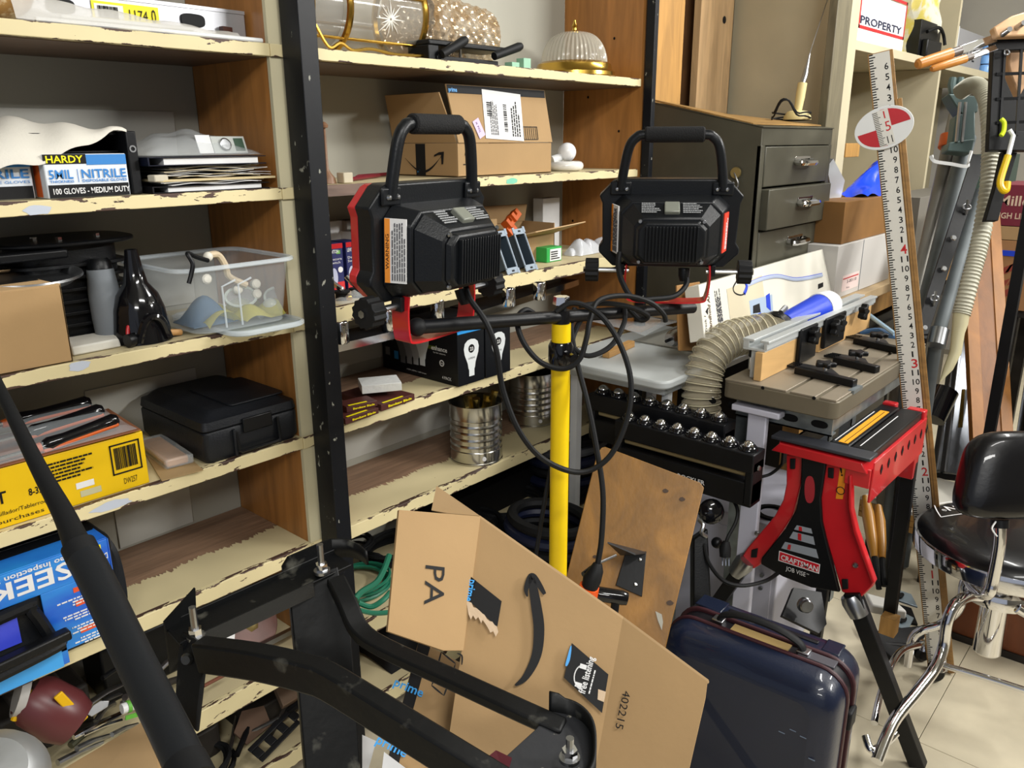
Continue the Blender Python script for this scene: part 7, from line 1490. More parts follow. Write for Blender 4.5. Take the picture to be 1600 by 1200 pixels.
for i, (px_, py_) in enumerate(((1546, 42), (1548, 72), (1545, 85))):
    c = V((at(1547, 60, Y=1.225).x+.05, 1.24, zs_+.0505*(2-i))); o = MB(Matrix.Translation(c)).lathe([(0, 0), (.035, 0), (.037, .03), (.03, .045), (0, .05)], 14).build('blue_jar_lid', mat('jar_blue', H('6FA0D8'), .3)); tag(o, ['top', 'middle', 'lowest'][i]+' blue jar lid beside the black wire basket', 'jar', 'blue jar lids')
# boxes on the bench
def onbench(px0, px1, Y_, d_, z0, z1, name, label, m): 
    x0 = at(px0, 400, Y=Y_).x; x1 = at(px1, 400, Y=Y_).x; M = Matrix.Translation(V((x0, Y_, z0))); return carton(name, label, 'box', M, x1-x0, d_, z1-z0, m), M, x1-x0, z1-z0
t, M, w, h = onbench(1309, 1392, .99, .16, .931, 1.118, 'white_carton', 'white shipping carton on the bench between drawer cabinet and measuring rod', mat('white_carton2', H('B9B6B2'), .5))
decal(t, face(M, 'front', w*.12, h*.1, w, .16, h), w*.28, h*.3, mat('pink_label', H('D8C4C0'), .5)); MB(face(M, 'front', w*.13, h*.33, w, .16, h)).box(0, w*.26, 0, .004, 0, .001).build('red_line', M_red, t); text(t, '5-00110', face(M, 'front', w*.2, h*.24, w, .16, h), .011, M_ink, w*.16, bold=True); text(t, 'No.', face(M, 'front', w*.2, h*.13, w, .16, h), .008, M_ink, w*.06)
MB(face(M, 'front', w*.42, .0, w, .16, h)).box(0, .003, 0, h, 0, .0008).build('corner_fold', M_grey, t)
t, M, w, h = onbench(1312, 1386, 1.0, .14, 1.119, 1.262, 'brown_carton', 'dark brown carton stacked on the white shipping carton', mat('dark_card', H('7A5528'), .7, var=.15, vs=6))
bc = at(1378, 300, Y=1.02)
o = MB().grid(lambda u, v: (bc.x-.17+.34*u, 1.015+.10*v, 1.268+(.125*math.sin(math.pi*v)**.5*(min(1, u*1.5))**.8*(1-max(0, u-.82)*4))+.008*math.sin(11*u+7*v)), 18, 10).build('blue_bag', mat('blue_film', H('1C44D8'), .2, bump=.8, bs=20)); tag(o, 'shiny royal blue plastic bag on the dark brown carton', 'bag')
fp = [at(1302, 248, Y=1.1), at(1320, 282, Y=1.1), at(1312, 318, Y=1.1), at(1288, 345, Y=1.1), at(1286, 330, Y=1.12), at(1298, 290, Y=1.12), at(1292, 262, Y=1.12)]
o = MB().slab(fp, .012).build('foil_sheet', mat('foil', H('C8CCD2'), .2, .4, bump=1.5, bs=14)); tag(o, 'crumpled silver foil strip hanging beside the drawer cabinet', 'foil')
o = MB().box(at(1322, 235, Y=1.3).x, at(1343, 235, Y=1.3).x, 1.3, 1.4, at(1322, 246, Y=1.3).z, at(1322, 224, Y=1.3).z).build('wood_block', M_sidec, bevel=.002); tag(o, 'small wood block behind the foil strip on the right shelving', 'block')

# ================================================================ pipe clamps, grey hose and black bar leaning at the right
M_pipe = mat('grey_pipe', H('77746C'), .5, .3, var=.1, vs=10); M_teal = mat('teal_enamel', H('4E605E'), .45, .2)
def pipe(label, a_, b_, da, db, r, m, name='pipe_clamp'):
    t = thing(name, label, 'clamp', at(*b_, d=db)); A_, B_ = at(*a_, d=da), at(*b_, d=db); F0 = B_+V((.10, .02, 0)); F0.z = .012; MB().tube([A_, B_], r, 16).build('pipe', m, t); MB().tube([B_, F0], r*.98, 16).build('lower_pipe', m, t); return t
t = pipe('leftmost pipe clamp with a matt grey pipe and orange band leaning by the divider', (1500, 150), (1408, 560), 2.75, 2.60, .022, M_pipe)
MB().tube([at(1482, 212, d=2.73), at(1478, 231, d=2.725)], .0255, 16).build('orange_band', M_orange, t)
t = pipe('middle pipe clamp with dull galvanised pipe and teal jaws', (1512, 215), (1425, 560), 2.68, 2.5, .026, mat('galv_dark', H('5C6264'), .6, .3, var=.2, vs=10))
for px_ in (1488, 1500): MB().tube([at(px_, 148, d=2.62), at(px_-1, 133, d=2.62), at(px_+1, 122, d=2.62)], [.010, .013, .011], 10).build('prong', M_teal, t)
MB().slab([at(1482, 146, d=2.60), at(1530, 150, d=2.60), at(1528, 175, d=2.60), at(1505, 182, d=2.60), at(1490, 160, d=2.60)], .05).build('head_casting', M_teal, t, bevel=.004)
MB().slab([at(1494, 180, d=2.60), at(1524, 172, d=2.60), at(1524, 222, d=2.60), at(1488, 224, d=2.60)], .04).build('jaw_casting', M_teal, t, bevel=.004)
MB().slab([at(1484, 222, d=2.58), at(1524, 216, d=2.58), at(1518, 240, d=2.58), at(1480, 236, d=2.58)], .04).build('jaw_pad', M_teal, t, bevel=.004)
for px_ in (1498, 1507): MB().cyl(at(px_+2, 160, d=2.58), at(px_-4, 222, d=2.58), .005, n=8).build('screw', M_steel, t)
MB().bar(catmull([at(1455, 243, d=2.5), at(1460, 252, d=2.5), at(1485, 256, d=2.5), at(1510, 260, d=2.5), at(1513, 252, d=2.5), at(1518, 236, d=2.5)], 3), .006, .010).build('wire_bail', M_white, t)
t = pipe('rightmost dull pipe half hidden behind the black drilled bar', (1530, 300), (1462, 535), 2.66, 2.55, .020, MT['galv_dark'])
MB().tube([at(1468, 515, d=2.53), at(1462, 540, d=2.52)], .030, 14).build('foot_coupling', M_steel, t)
t = thing('drilled_bar', 'flat black steel bar with bolts leaning between pipe clamps and grey hose', 'bar', at(1437, 525, d=2.45))
ft = at(1437, 525, d=2.42); MB().bar([ft+V((.006, 0, .004)), V((ft.x+.12, ft.y+.01, .01))], .042, .006, up=F_).build('lower_bar', M_black, t)
B_ = [at(1520, 240, d=2.55), at(1541, 244, d=2.55), at(1448, 530, d=2.42), at(1428, 524, d=2.42)]; MB().slab(B_, .006).build('bar', M_black, t, bevel=.001)
nb = (B_[1]-B_[0]).cross(B_[3]-B_[0]).normalized(); nb = nb if nb.dot(CAM-B_[0]) > 0 else -nb
for x, y in ((1488, 373), (1473, 421), (1443, 513)): MB(frame(onplane(x, y, B_[0], nb)+nb*.007, R_, z=nb)).lathe([(0, .004), (.007, .004), (.009, 0)], 12).build('bolt', M_steel, t)
for x, y in ((1507, 326), (1457, 468)):
    c = onplane(x, y, B_[0], nb)+nb*.012; MB().tube([c+V((0, 0, .022)), c, c-V((0, 0, .022))], .004, 6).build('wing_nut', M_steel, t); MB(frame(c, R_, z=nb)).tube([(.012*math.cos(a_), .009*math.sin(a_), 0) for a_ in [k*math.pi/6 for k in range(12)]], .003, 6, closed=True).build('wing_ring', M_steel, t)
t = thing('vacuum_hose', 'ribbed pale grey vacuum hose arching down with a cream crevice nozzle', 'hose', at(1480, 590, d=2.3))
hp = [at(1500, 144, d=2.50), at(1515, 134, d=2.46), at(1530, 136, d=2.42), at(1543, 160, d=2.38), at(1548, 220, d=2.35), at(1545, 290, d=2.33), at(1533, 370, d=2.31), at(1518, 430, d=2.30), at(1502, 492, d=2.30)]
C = catmull(hp, 34); MB().tube(C, [.0235+.002*math.sin(i*2*math.pi/3.0) for i in range(len(C))], 16).build('ribbed_hose', mat('hose_grey', H('A9A796'), .5), t, smooth=60)
MB().tube([at(1502, 490, d=2.3), at(1500, 506, d=2.3), at(1497, 520, d=2.3), at(1493, 550, d=2.3), at(1482, 575, d=2.3), at(1469, 596, d=2.3)], [.022, .021, .0175, .016, .013, .002], 12).build('crevice_nozzle', mat('cream_nozzle', H('B7B08E'), .5), t)
# black post carrying the wire basket
t = thing('wire_basket', 'black steel grid basket at the upper right edge holding hand tools', 'basket', at(1590, 230, d=2.2))
db = 2.2; g = lambda x, y, e=0: at(x, y, d=db+e)
MB().bar([g(1553, 70), g(1640, 62)], .045, .045, up=F_).build('top_rail', M_black, t, bevel=.003) if False else MB().slab([g(1549, 58), g(1640, 50), g(1640, 76), g(1552, 80)], .02).build('top_rail', M_black, t, bevel=.003)
MB().slab([g(1552, 78), g(1573, 78), g(1562, 215), g(1546, 215)], .02).build('side_rail', M_black, t, bevel=.002)
for y in (116, 155, 192): MB().bar([g(1556, y), g(1640, y-3)], .006, .008).build('grid_bar', M_black, t)
for x in (1570, 1596, 1622): MB().bar([g(x, 78), g(x-8, 212)], .006, .008).build('grid_bar', M_black, t)
MB().slab([g(1546, 205), g(1640, 205), g(1640, 235), g(1545, 235)], .02).build('bottom_tray', M_black, t, bevel=.002)
MB().slab([g(1553, 60, .28), g(1640, 50, .28), g(1640, 210, .28), g(1552, 210, .28)], .01).build('back_sheet', M_blackm, t)
pc_ = g(1625, 235, .1); MB().box(pc_.x-.015, pc_.x+.015, pc_.y-.015, pc_.y+.015, .302 if pc_.x > 2.49 else 0, pc_.z).build('support_column', M_black, t)
MB(frame(g(1573, 82, -.012), R_, z=-F_)).tube([(.007*math.cos(a_), .007*math.sin(a_), 0) for a_ in [k*math.pi/6 for k in range(12)]], .002, 6, closed=True).build('ring_bolt', M_steel, t)
# saw handle, leather, chisels
t = thing('saw_handle', 'tan wooden saw handle with two steel rivets on top of the wire basket', 'saw', g(1590, 60, -.03)); MB().slab([g(1553, 42, -.03), g(1582, 24, -.03), g(1645, 5, -.03), g(1645, 54, -.03), g(1558, 57, -.03)], .025).build('handle', wood('saw_wood', H('C9A27A'), .88, (2, 2, 2), 3), t, bevel=.004)
for x, y in ((1577, 46), (1599, 36)): MB(frame(g(x, y, -.058), R_, z=-F_)).lathe([(0, .003), (.007, .003), (.008, -.03)], 12).build('rivet', M_steel, t)
o = MB().slab([g(1578, 80, .05), g(1598, 78, .05), g(1620, 100, .05), g(1612, 118, .05), g(1594, 150, .05), g(1580, 118, .05), g(1576, 100, .05)], .03).build('leather_sheath', mat('tan_leather', H('B08A66'), .7, var=.1, vs=14), bevel=.004); tag(o, 'tan leather sheath hanging inside the black wire basket', 'sheath')
M_han = wood('boxwood_handle', H('B97A35'), .8, (3, 3, 3), 4, .35)
for i, (h0, h1, h2, l_) in enumerate((((1432, 101), (1485, 84), (1555, 60), 'longer upper'), ((1455, 108), (1508, 92), (1556, 74), 'shorter lower'))):
    t = thing('wood_chisel', l_+' chisel with an orange wood handle pointing out of the wire basket', 'chisel', at(*h0, d=2.12), 'wood chisels'); a_, b_, c_ = at(*h0, d=2.12), at(*h1, d=2.14), at(*h2, d=2.2)
    MB().tube([a_, a_.lerp(b_, .05), a_.lerp(b_, .5), b_], [.008, .0135, .0145, .015] if i == 0 else [.006, .009, .011, .011], 14).build('handle', M_han, t); MB().tube([b_, b_.lerp(c_, .2)], .0125 if i == 0 else .009, 12).build('ferrule', mat('brown_ferrule', H('4E443C'), .4), t); MB().bar([b_.lerp(c_, .18), c_], .022 if i == 0 else .016, .006, up=F_).build('blade', M_chrome, t, bevel=.001)
t = thing('bicycle_hook', 'yellow dipped steel hook hanging under the wire basket', 'hook', g(1585, 250)); MB().tube([g(1577, 203, -.02), g(1583, 212, -.02), g(1575, 244, -.02)], .006, 8).build('steel_shank', M_white, t)
MB().tube(catmull([g(1575, 243, -.02), g(1563, 282, -.02), g(1566, 296, -.02), g(1572, 297, -.02), g(1574, 284, -.02)], 5), .009, 10).build('yellow_dip', mat('yellow_dip', H('D8B400'), .35), t)
o = MB().tube(catmull([g(1564, 186, -.02), g(1569, 192, -.02), g(1568, 205, -.02), g(1564, 212, -.02)], 4), .006, 8).build('neon_strap', mat('neon_green', H('C6E020'), .4)); tag(o, 'neon yellow green loop on the lower rail of the wire basket', 'strap')
o = MB().slab([g(1568, 236, .02), g(1590, 238, .02), g(1570, 305, .02), g(1560, 345, .02), g(1540, 345, .02), g(1556, 290, .02)], .02).build('black_strap', M_blackm, bevel=.002); tag(o, 'black nylon tool pouch hanging below the wire basket', 'pouch')
# stacked cartons at the far right
def sidebox(name, label, px0, px1, py0, py1, X_, m, dx=.35, z0=None):
    a_ = at(px0, py0, X=X_); b_ = at(px1, py1, X=X_); y0, y1 = b_.y, a_.y; zt = a_.z; zb = at(px0, py1, X=X_).z if z0 is None else z0
    M = frame((X_, y1, zb), (0, -1, 0), z=(0, 0, 1)); return carton(name, label, 'box', M, y1-y0, dx, zt-zb, m), M, y1-y0, zt-zb
t, M, w, h = sidebox('drink_carton', 'maroon drink carton with white script at the right edge', 1558, 1660, 288, 352, 3.5, mat('maroon_carton', H('6E2434'), .4))
t['label'] = 'maroon drink carton with white script at the right edge'
text(t, 'Miller', face(M, 'front', w*.06, h*.5, w, .3, h), h*.24, mat('cream_print', H('C9B29A'), .5), w*.55, bold=True); text(t, 'HIGH LIFE', face(M, 'front', w*.02, h*.18, w, .3, h), h*.14, MT['cream_print'], w*.5, bold=True)
t, M, w, h = sidebox('brown_carton', 'flat brown carton under the maroon drink carton', 1560, 1660, 353, 374, 3.5, M_card)
t, M, w, h = sidebox('brown_carton', 'brown carton with red print and a blue strap below the maroon drink carton', 1562, 1660, 375, 482, 3.5, mat('kraft_red', H('9A7048'), .7, var=.08, vs=6)); MB(face(M, 'front', 0, h*.78, w, .3, h)).box(-.01, w, 0, .020, 0, .003).build('blue_strap', M_blue, t)
for k in range(5): a_ = k*1.2; MB(face(M, 'front', w*.12+.02*math.cos(a_), h*.35+.05*math.sin(a_), w, .3, h)).prism([(0, 0), (.03, .012), (.045, .05), (.012, .03)], 0, .0006).build('red_print', mat('dull_red_print', H('8A3A2C'), .6), t)
t = thing('carton_stand', 'dark wooden stand under the stacked brown cartons at the right edge', 'stand', (3.7, .3, 0)); zt_ = at(1562, 482, X=3.5).z; y1 = at(1562, 482, X=3.5).y
MB().box(3.52, 3.9, y1-.6, y1-.01, zt_-.03, zt_-.001).build('top', M_darkw, t)
for x in (3.55, 3.84):
    for y in (y1-.55, y1-.06): MB().box(x, x+.04, y, y+.04, 0, zt_-.03).build('leg', M_darkw, t)
c = at(1612, 700, X=3.2); t = thing('black_bin', 'glossy black bin behind the stool backrest at the right edge', 'bin', (3.25, c.y, 0)); yb_ = at(1612, 600, X=3.2).y
MB(Matrix.Translation((3.25, yb_-.10, 0))).lathe([(.10, 0), (.115, .02), (.13, .72), (.12, .76), (0, .77)], 28).build('body', M_gloss, t)
# wooden door panel leaning
t = thing('panel_door', 'orange brown wooden frame and panel leaning behind the stool', 'door panel', at(1540, 690, d=2.9))
da, dbb = 2.98, 2.74; D_ = [at(1503, 342, d=da), at(1562, 338, d=da), at(1584, 700, d=dbb), at(1520, 700, d=dbb)]
MB().slab(D_, .02).build('panel', wood('door_wood', H('75481C'), .75, (5, 5, 1), 3, .45), t, bevel=.001)
nd = (D_[1]-D_[0]).cross(D_[3]-D_[0]).normalized(); nd = nd if nd.dot(CAM-D_[0]) > 0 else -nd
for a0, a1, b0, b1 in ((0, .30, 0, .30), (.72, 1, .72, 1)):
    P = [D_[0].lerp(D_[1], a0), D_[0].lerp(D_[1], a1), D_[3].lerp(D_[2], b1), D_[3].lerp(D_[2], b0)]; P = [p+nd*.004 for p in P]; MB().slab(P, .026).build('stile', wood('door_stile', H('8C5C28'), .8, (5, 5, 1), 3, .45), t, bevel=.001)
# stainless chute
t = thing('stainless_chute', 'brushed stainless steel chute standing beside the wooden panel', 'chute', at(1500, 740, d=3.0))
M_ss = mat('brushed_steel', H('85888E'), .42, .85, var=.15, vs=6, stretch=(6, 6, .4))
MB().slab([at(1502, 480, d=3.25), at(1530, 490, d=3.25), at(1560, 752, d=3.05), at(1462, 736, d=3.05)], .04).build('body', M_ss, t, bevel=.006)
MB().bar([at(1503, 500, d=3.2), at(1474, 738, d=3.0)], .012, .03, up=F_).build('left_fold', M_ss, t, bevel=.003); MB().bar([at(1530, 600, d=3.12), at(1512, 742, d=3.0)], .010, .02, up=F_).build('middle_fold', M_ss, t, bevel=.002)
MB().slab([at(1504, 608, d=3.05), at(1508, 608, d=3.05), at(1504, 668, d=3.03), at(1498, 668, d=3.03)], .006).build('slot_plate', M_brass, t)
MB().slab([at(1440, 735, d=3.0), at(1565, 752, d=3.0), at(1565, 760, d=3.0), at(1440, 745, d=3.0)], .03).build('base_edge', M_black, t)
o = MB().tube([at(1478, 610, d=2.95), at(1456, 655, d=2.93)], .045, 16).build('dark_bottle', M_gloss); tag(o, 'dark glossy cylinder lying behind the measuring rod below the crevice nozzle', 'cylinder')
# raised white platform with wooden edge
t = thing('low_platform', 'low wooden platform with a white tiled top behind the red vise', 'platform', (2.9, .6, 0))
za = .26; p0, p1, p2, p3 = at(1345, 775, Z=za), at(1462, 812, Z=za), at(1560, 775, Z=za), at(1440, 738, Z=za)
MB().slab([p0, p1, p2, p3], -.012 if False else .012, -1 if (p1-p0).cross(p3-p0).z > 0 else 1).build('white_top', mat('white_tile', H('B9B6AC'), .4, var=.08, vs=8), t)
e0, e1 = at(1335, 782, Z=za-.013), at(1460, 822, Z=za-.013)
for k in range(3): MB().hexa([p0-V((0, 0, .013+.022*k)), p1-V((0, 0, .013+.022*k)), p1-V((-.03, -.01, .013+.022*k)), p0-V((-.03, -.01, .013+.022*k)), p0-V((0, 0, .033+.022*k)), p1-V((0, 0, .033+.022*k)), p1-V((-.03, -.01, .033+.022*k)), p0-V((-.03, -.01, .033+.022*k))]).build('edge_board', M_sidec, t, bevel=.001)
for p in (p0.lerp(p2, .12), p1.lerp(p3, .12), p2.lerp(p0, .12), p3.lerp(p1, .12)): MB().box(p.x-.015, p.x+.015, p.y-.015, p.y+.015, 0, za-.09).build('leg', M_darkw, t)
# wooden handled chisels and hardware behind the vise
for i, (a_, b_) in enumerate((((1352, 775), (1366, 870)), ((1372, 790), (1378, 872)), ((1338, 720), (1348, 700)), ((1288, 745), (1284, 712)))):
    q0, q1 = at(*a_, d=2.45), at(*b_, d=2.35); t = thing('turning_tool', ['amber handled turning tool left of the rear vise leg', 'second amber handled turning tool touching the rear vise leg', 'amber tool tip above the vise jaw end', 'amber pencil behind the vise head'][i], 'tool', q1)
    MB().tube([q0, q0.lerp(q1, .3), q0.lerp(q1, .7), q1], [.010, .018, .016, .010] if i < 2 else [.004, .005, .005, .003], 12).build('handle', mat('amber_wood', H('9A6A24'), .35), t)
    if i < 2: MB().tube([q1, q1.lerp(q0, -.5)], .008, 8).build('shank', M_blackm, t)
t = thing('hardware_bracket', 'galvanised slotted bracket on the floor behind the measuring rod', 'bracket', at(1410, 930, Z=.03))
for P in ([(1384, 915), (1424, 928), (1434, 948), (1395, 935)], [(1392, 975), (1408, 955), (1428, 965), (1418, 985)]): MB().slab([at(x, y, Z=.06) for x, y in P], .006).build('plate', mat('zinc_blue', H('9AAAB4'), .4, .6), t, bevel=.001)
for x, y in ((1408, 930), (1412, 968)): MB(Matrix.Translation(at(x, y, Z=.067))).prism(el(.018, .008, 12), -.001, .001).build('slot', M_blackm, t)
MB().slab([at(1385, 938, Z=.05), at(1424, 950, Z=.05), at(1434, 975, Z=.05), at(1400, 968, Z=.05)], .008).build('dark_plate', M_black, t)
o = MB().slab([at(1352, 925, Z=.12), at(1400, 938, Z=.12), at(1418, 955, Z=.12), at(1362, 945, Z=.12)], .03).build('white_block', mat('pale_rubber', H('B4B2AC'), .5), bevel=.006); tag(o, 'pale grey rubber block lying beside the rear vise leg', 'block')
# tripod like black base near the floor
t = thing('black_floor_base', 'folded black steel base lying on the floor behind the suitcase', 'base', at(1380, 1000, Z=.02))
MB().slab([at(1368, 985, Z=.07), at(1452, 975, Z=.07), at(1445, 995, Z=.05), at(1398, 1030, Z=.05), at(1374, 1012, Z=.06)], .03).build('casting', M_black, t, bevel=.004)
MB().tube([at(1372, 1008, Z=.05), at(1420, 1012, Z=.05)], .012, 10).build('tube', M_black, t)
# brown cabinet base behind the stool
t = thing('brown_cabinet', 'red brown veneered cabinet base standing behind the stool', 'cabinet', (2.7, .1, 0)); yk = at(1488, 1000, Z=0).y
MB().box(2.50, 2.95, -.6, yk+.01, .0, .30).build('carcass', wood('red_veneer', H('6E3A1E'), .8, (6, 6, 1), 2, .35), t, bevel=.002); MB().box(2.493, 2.499, -.6, yk+.01, .0, .022).build('plinth_edge', M_darkw, t)

# ================================================================ stool
t = thing('shop_stool', 'padded black swivel stool with chrome base and small backrest', 'stool', (2.16, .28, 0))
sc = at(1578, 828, Z=.515); SX, SY = sc.x, sc.y; M = Matrix.Translation((SX, SY, 0)); rS = .213
M_vinyl = mat('black_vinyl', H('0E0E11'), .3, bump=.08, bs=120, coat=.3)
MB(M).lathe([(0, .520), (.10, .518), (.172, .510), (rS-.012, .498), (rS-.004, .486)], 56).build('seat_pad', M_vinyl, t)
MB(M).lathe([(rS-.004, .486), (rS+.002, .486), (rS+.004, .482), (rS+.003, .445), (rS-.002, .441), (rS-.02, .441), (0, .441)], 56).build('chrome_band', M_chrome, t)
# print on the seat: open square bracket and letters
ms = frame(at(1480, 800, Z=.513), at(1530, 806, Z=.513)-at(1480, 800, Z=.513), z=(0, 0, 1))
def seatz(x, y): r = math.hypot(x-SX, y-SY); return .5205-.0022*(r/.10)**2 if r < .10 else .5185-(r-.10)*.13
def seatline(P, w):
    pts = [at(x, y, Z=.512) for x, y in P]; pts = [V((p.x, p.y, seatz(p.x, p.y)+.0012)) for p in catmull(pts, 4)]; return MB().tube(pts, w, 6, up=(0, 0, 1), flat=.3).build('seat_print', M_paper, t)
seatline([(1494, 781), (1476, 783), (1460, 786)], .0018); seatline([(1460, 786), (1464, 797), (1470, 808)], .0018); seatline([(1470, 808), (1500, 806), (1528, 805)], .0018)
pN = at(1483, 799, Z=.512); pN.z = .514; text(t, 'NS', frame(pN, at(1520, 797, Z=.512)-at(1483, 799, Z=.512), z=(0, 0, 1)), .026, M_paper, .055, bold=True); pr_ = at(1474, 799, Z=.512); pr_.z = .5125; text(t, '®', frame(pr_, (.7, -.7, 0), z=(0, 0, 1)), .012, M_paper)
# hub, column
MB(M).lathe([(0, .441), (.055, .441), (.055, .405), (.040, .40), (.040, .375), (.058, .372), (.082, .36), (.088, .345), (.086, .325), (.07, .322), (.034, .322), (.034, .16), (.030, .155), (0, .155)], 40).build('hub_column', M_chrome, t)
MB(M).lathe([(.030, .44), (.034, .44), (.034, .40), (.030, .40)], 20).build('black_ring', M_blackm, t)
dS = 2.05
# backrest bracket post
po = [at(1562, 815, d=1.84), at(1562, 850, d=1.85), at(1552, 905, d=1.88), at(1546, 925, d=1.89), at(1535, 930, d=1.93), at(1518, 918, d=1.98), at(1506, 892, d=2.03)]
MB().tube(catmull(po, 6), .0135, 14, flat=.8).build('back_post', M_chrome, t); MB().tube([at(1562, 812, d=1.84), at(1562, 824, d=1.84)], .019, 14).build('post_cap', M_blackp, t)
MB().tube(catmull([at(1556, 815, d=1.83), at(1550, 826, d=1.82), at(1558, 838, d=1.82)], 4), .002, 6).build('wire_tail', M_white, t)
# backrest pad: curved, rounded slab
bc = at(1592, 742, d=1.84); Mb_ = frame(bc, R_, z=U_)
def brf(s):
    L_ = []
    for a_ in [k*2*math.pi/36 for k in range(36)]:
        x = .126*s*math.copysign(abs(math.cos(a_))**.45, math.cos(a_)); z = .100*s*math.copysign(abs(math.sin(a_))**.45, math.sin(a_)); L_.append((x, z))
    return L_
mb = MB(Mb_); rows = [(.86, .028), (.95, .024), (1.0, .010), (1.0, -.006), (.95, -.022), (.80, -.030), (.4, -.034)]; vs = []
for s_, y_ in rows:
    for x, z in brf(s_): vs.append((x+.025*z/.1, y_+1.1*x*x, z))
n = 36; mb.add(vs, [(i*n+k, i*n+(k+1) % n, (i+1)*n+(k+1) % n, (i+1)*n+k) for i in range(len(rows)-1) for k in range(n)]+[tuple(range(n)), tuple((len(rows)-1)*n+k for k in range(n))]); mb.build('backrest', M_vinyl, t, smooth=50)
# chrome legs and casters
def chrome(P, r, nm='leg'): return MB().tube(catmull([at(a, b, d=c) for a, b, c in P], 6), r, 14).build(nm, M_chrome, t)
chrome([(1532, 932, 2.0), (1512, 932, 1.98), (1492, 945, 1.96), (1480, 972, 1.96), (1474, 1010, 1.97), (1460, 1045, 1.95), (1430, 1085, 1.90), (1395, 1130, 1.84), (1370, 1190, 1.78)], .0135)
chrome([(1540, 905, 2.10), (1515, 900, 2.12), (1505, 915, 2.13), (1500, 950, 2.15), (1470, 975, 2.18), (1440, 985, 2.2), (1425, 1000, 2.22), (1418, 1040, 2.24)], .0115)
chrome([(1590, 950, 2.02), (1640, 990, 2.0), (1680, 1100, 1.95)], .0135); chrome([(1600, 920, 2.12), (1650, 960, 2.12), (1700, 1010, 2.10)], .0115)
chrome([(1462, 1036, 2.12), (1530, 1056, 2.06), (1600, 1078, 2.0), (1680, 1105, 1.95)], .0085, 'foot_ring'); chrome([(1400, 1145, 1.83), (1385, 1160, 1.82), (1362, 1172, 1.80), (1352, 1150, 1.82)], .009, 'foot_ring')
chrome([(1435, 1008, 2.22), (1412, 1015, 2.18), (1395, 1035, 2.12), (1376, 1085, 2.02), (1366, 1130, 1.95)], .009, 'foot_ring')
for px_, py_, z_ in ((1462, 1052, .028), (1442, 1020, .028)):
    c = at(px_, py_, Z=z_); MB(frame(c, (.7, -.7, 0), z=(.6, .7, 0))).lathe([(0, .012), (.018, .012), (.025, .006), (.026, 0), (.025, -.006), (.018, -.012), (0, -.012)], 20).build('caster_wheel', M_blackp, t)
    MB(Matrix.Translation(c+V((0, 0, .018)))).lathe([(.0, .02), (.014, .018), (.022, .006), (.024, 0), (.022, -.002)], 16).build('caster_hood', M_chrome, t)
# ================================================================ clutter in the dark corners, partly added to darken them
rnd = random.Random(21)
def item(name, label, cat, M, fn, m, bev=.002):
    mb = MB(M); fn(mb); return tag(mb.build(name, m, bevel=bev), label, cat)
# low left shelf
item('gearbox_housing', 'dark greasy housing at the back of the low left shelf', 'machine part', Matrix.Translation(V((.30, 1.52, Z6))), lambda b: b.box(0, .16, 0, .12, 0, .10).box(.03, .12, .02, .1, .1, .13), M_darkw, .008)
item('steel_plate_stack', 'stack of dark plates behind the maroon tool on the low shelf', 'plates', Matrix.Translation(V((.08, 1.50, Z6))), lambda b: [b.box(.004*k, .17-.003*k, 0, .14, .012*k, .012*k+.010) for k in range(6)], M_darkw)
item('black_toolbox', 'black box at the back of the low shelf under the wooden stained shelf', 'box', Matrix.Translation(V((.50, 1.56, Z6))), lambda b: b.box(0, .18, 0, .11, 0, .13).box(.05, .13, .03, .05, .13, .145), M_blackp, .006)
for k, (a_, b_, r_, m_, l_) in enumerate((((236, 1060), (300, 1010), .006, M_steel, 'dull steel rod behind the black pole'), ((240, 1085), (285, 1060), .008, M_darkw, 'short greasy bar behind the black pole'), ((150, 1128), (178, 1100), .006, M_steel, 'bent steel strip among the bright rods'), ((160, 1060), (210, 1040), .005, M_blackp, 'black rod at the back of the low left shelf'), ((75, 1160), (150, 1130), .010, M_darkw, 'greasy tube below the maroon tool'), ((110, 1165), (170, 1128), .007, mat('olive_steel', H('5A5A48'), .4, .6), 'olive steel rod below the bright rods'))):
    o = MB().tube(catmull([at(*a_, Y=1.46), (at(*a_, Y=1.46)+at(*b_, Y=1.50))/2+V((0, 0, .008)), at(*b_, Y=1.50)], 4), r_, 8).build('scrap_rod', m_); tag(o, l_, 'metal part')
# bottom left shelf, in the dark
for k in range(7):
    x = -.1+.145*k; w = rnd.uniform(.09, .13); h = rnd.uniform(.05, .12)
    item('greasy_part', ['leftmost', 'second', 'third', 'fourth', 'fifth', 'sixth', 'rightmost'][k]+' dark greasy machine part along the back of the bottom left shelf', 'machine part', Matrix.Translation(V((x, 1.52, Z7))), (lambda b, w=w, h=h: b.prism(rrect(0, w, 0, .13, .02, 3), 0, h).prism(rrect(w*.2, w*.7, .03, .1, .01, 2), h, h+.02)), M_darkw, .004)
coil('rubber_belt', 'black rubber belt coil on the bottom left shelf behind the rack', (.62, 1.50, Z7), .09, 4, .006, M_rubber, .8, 9)
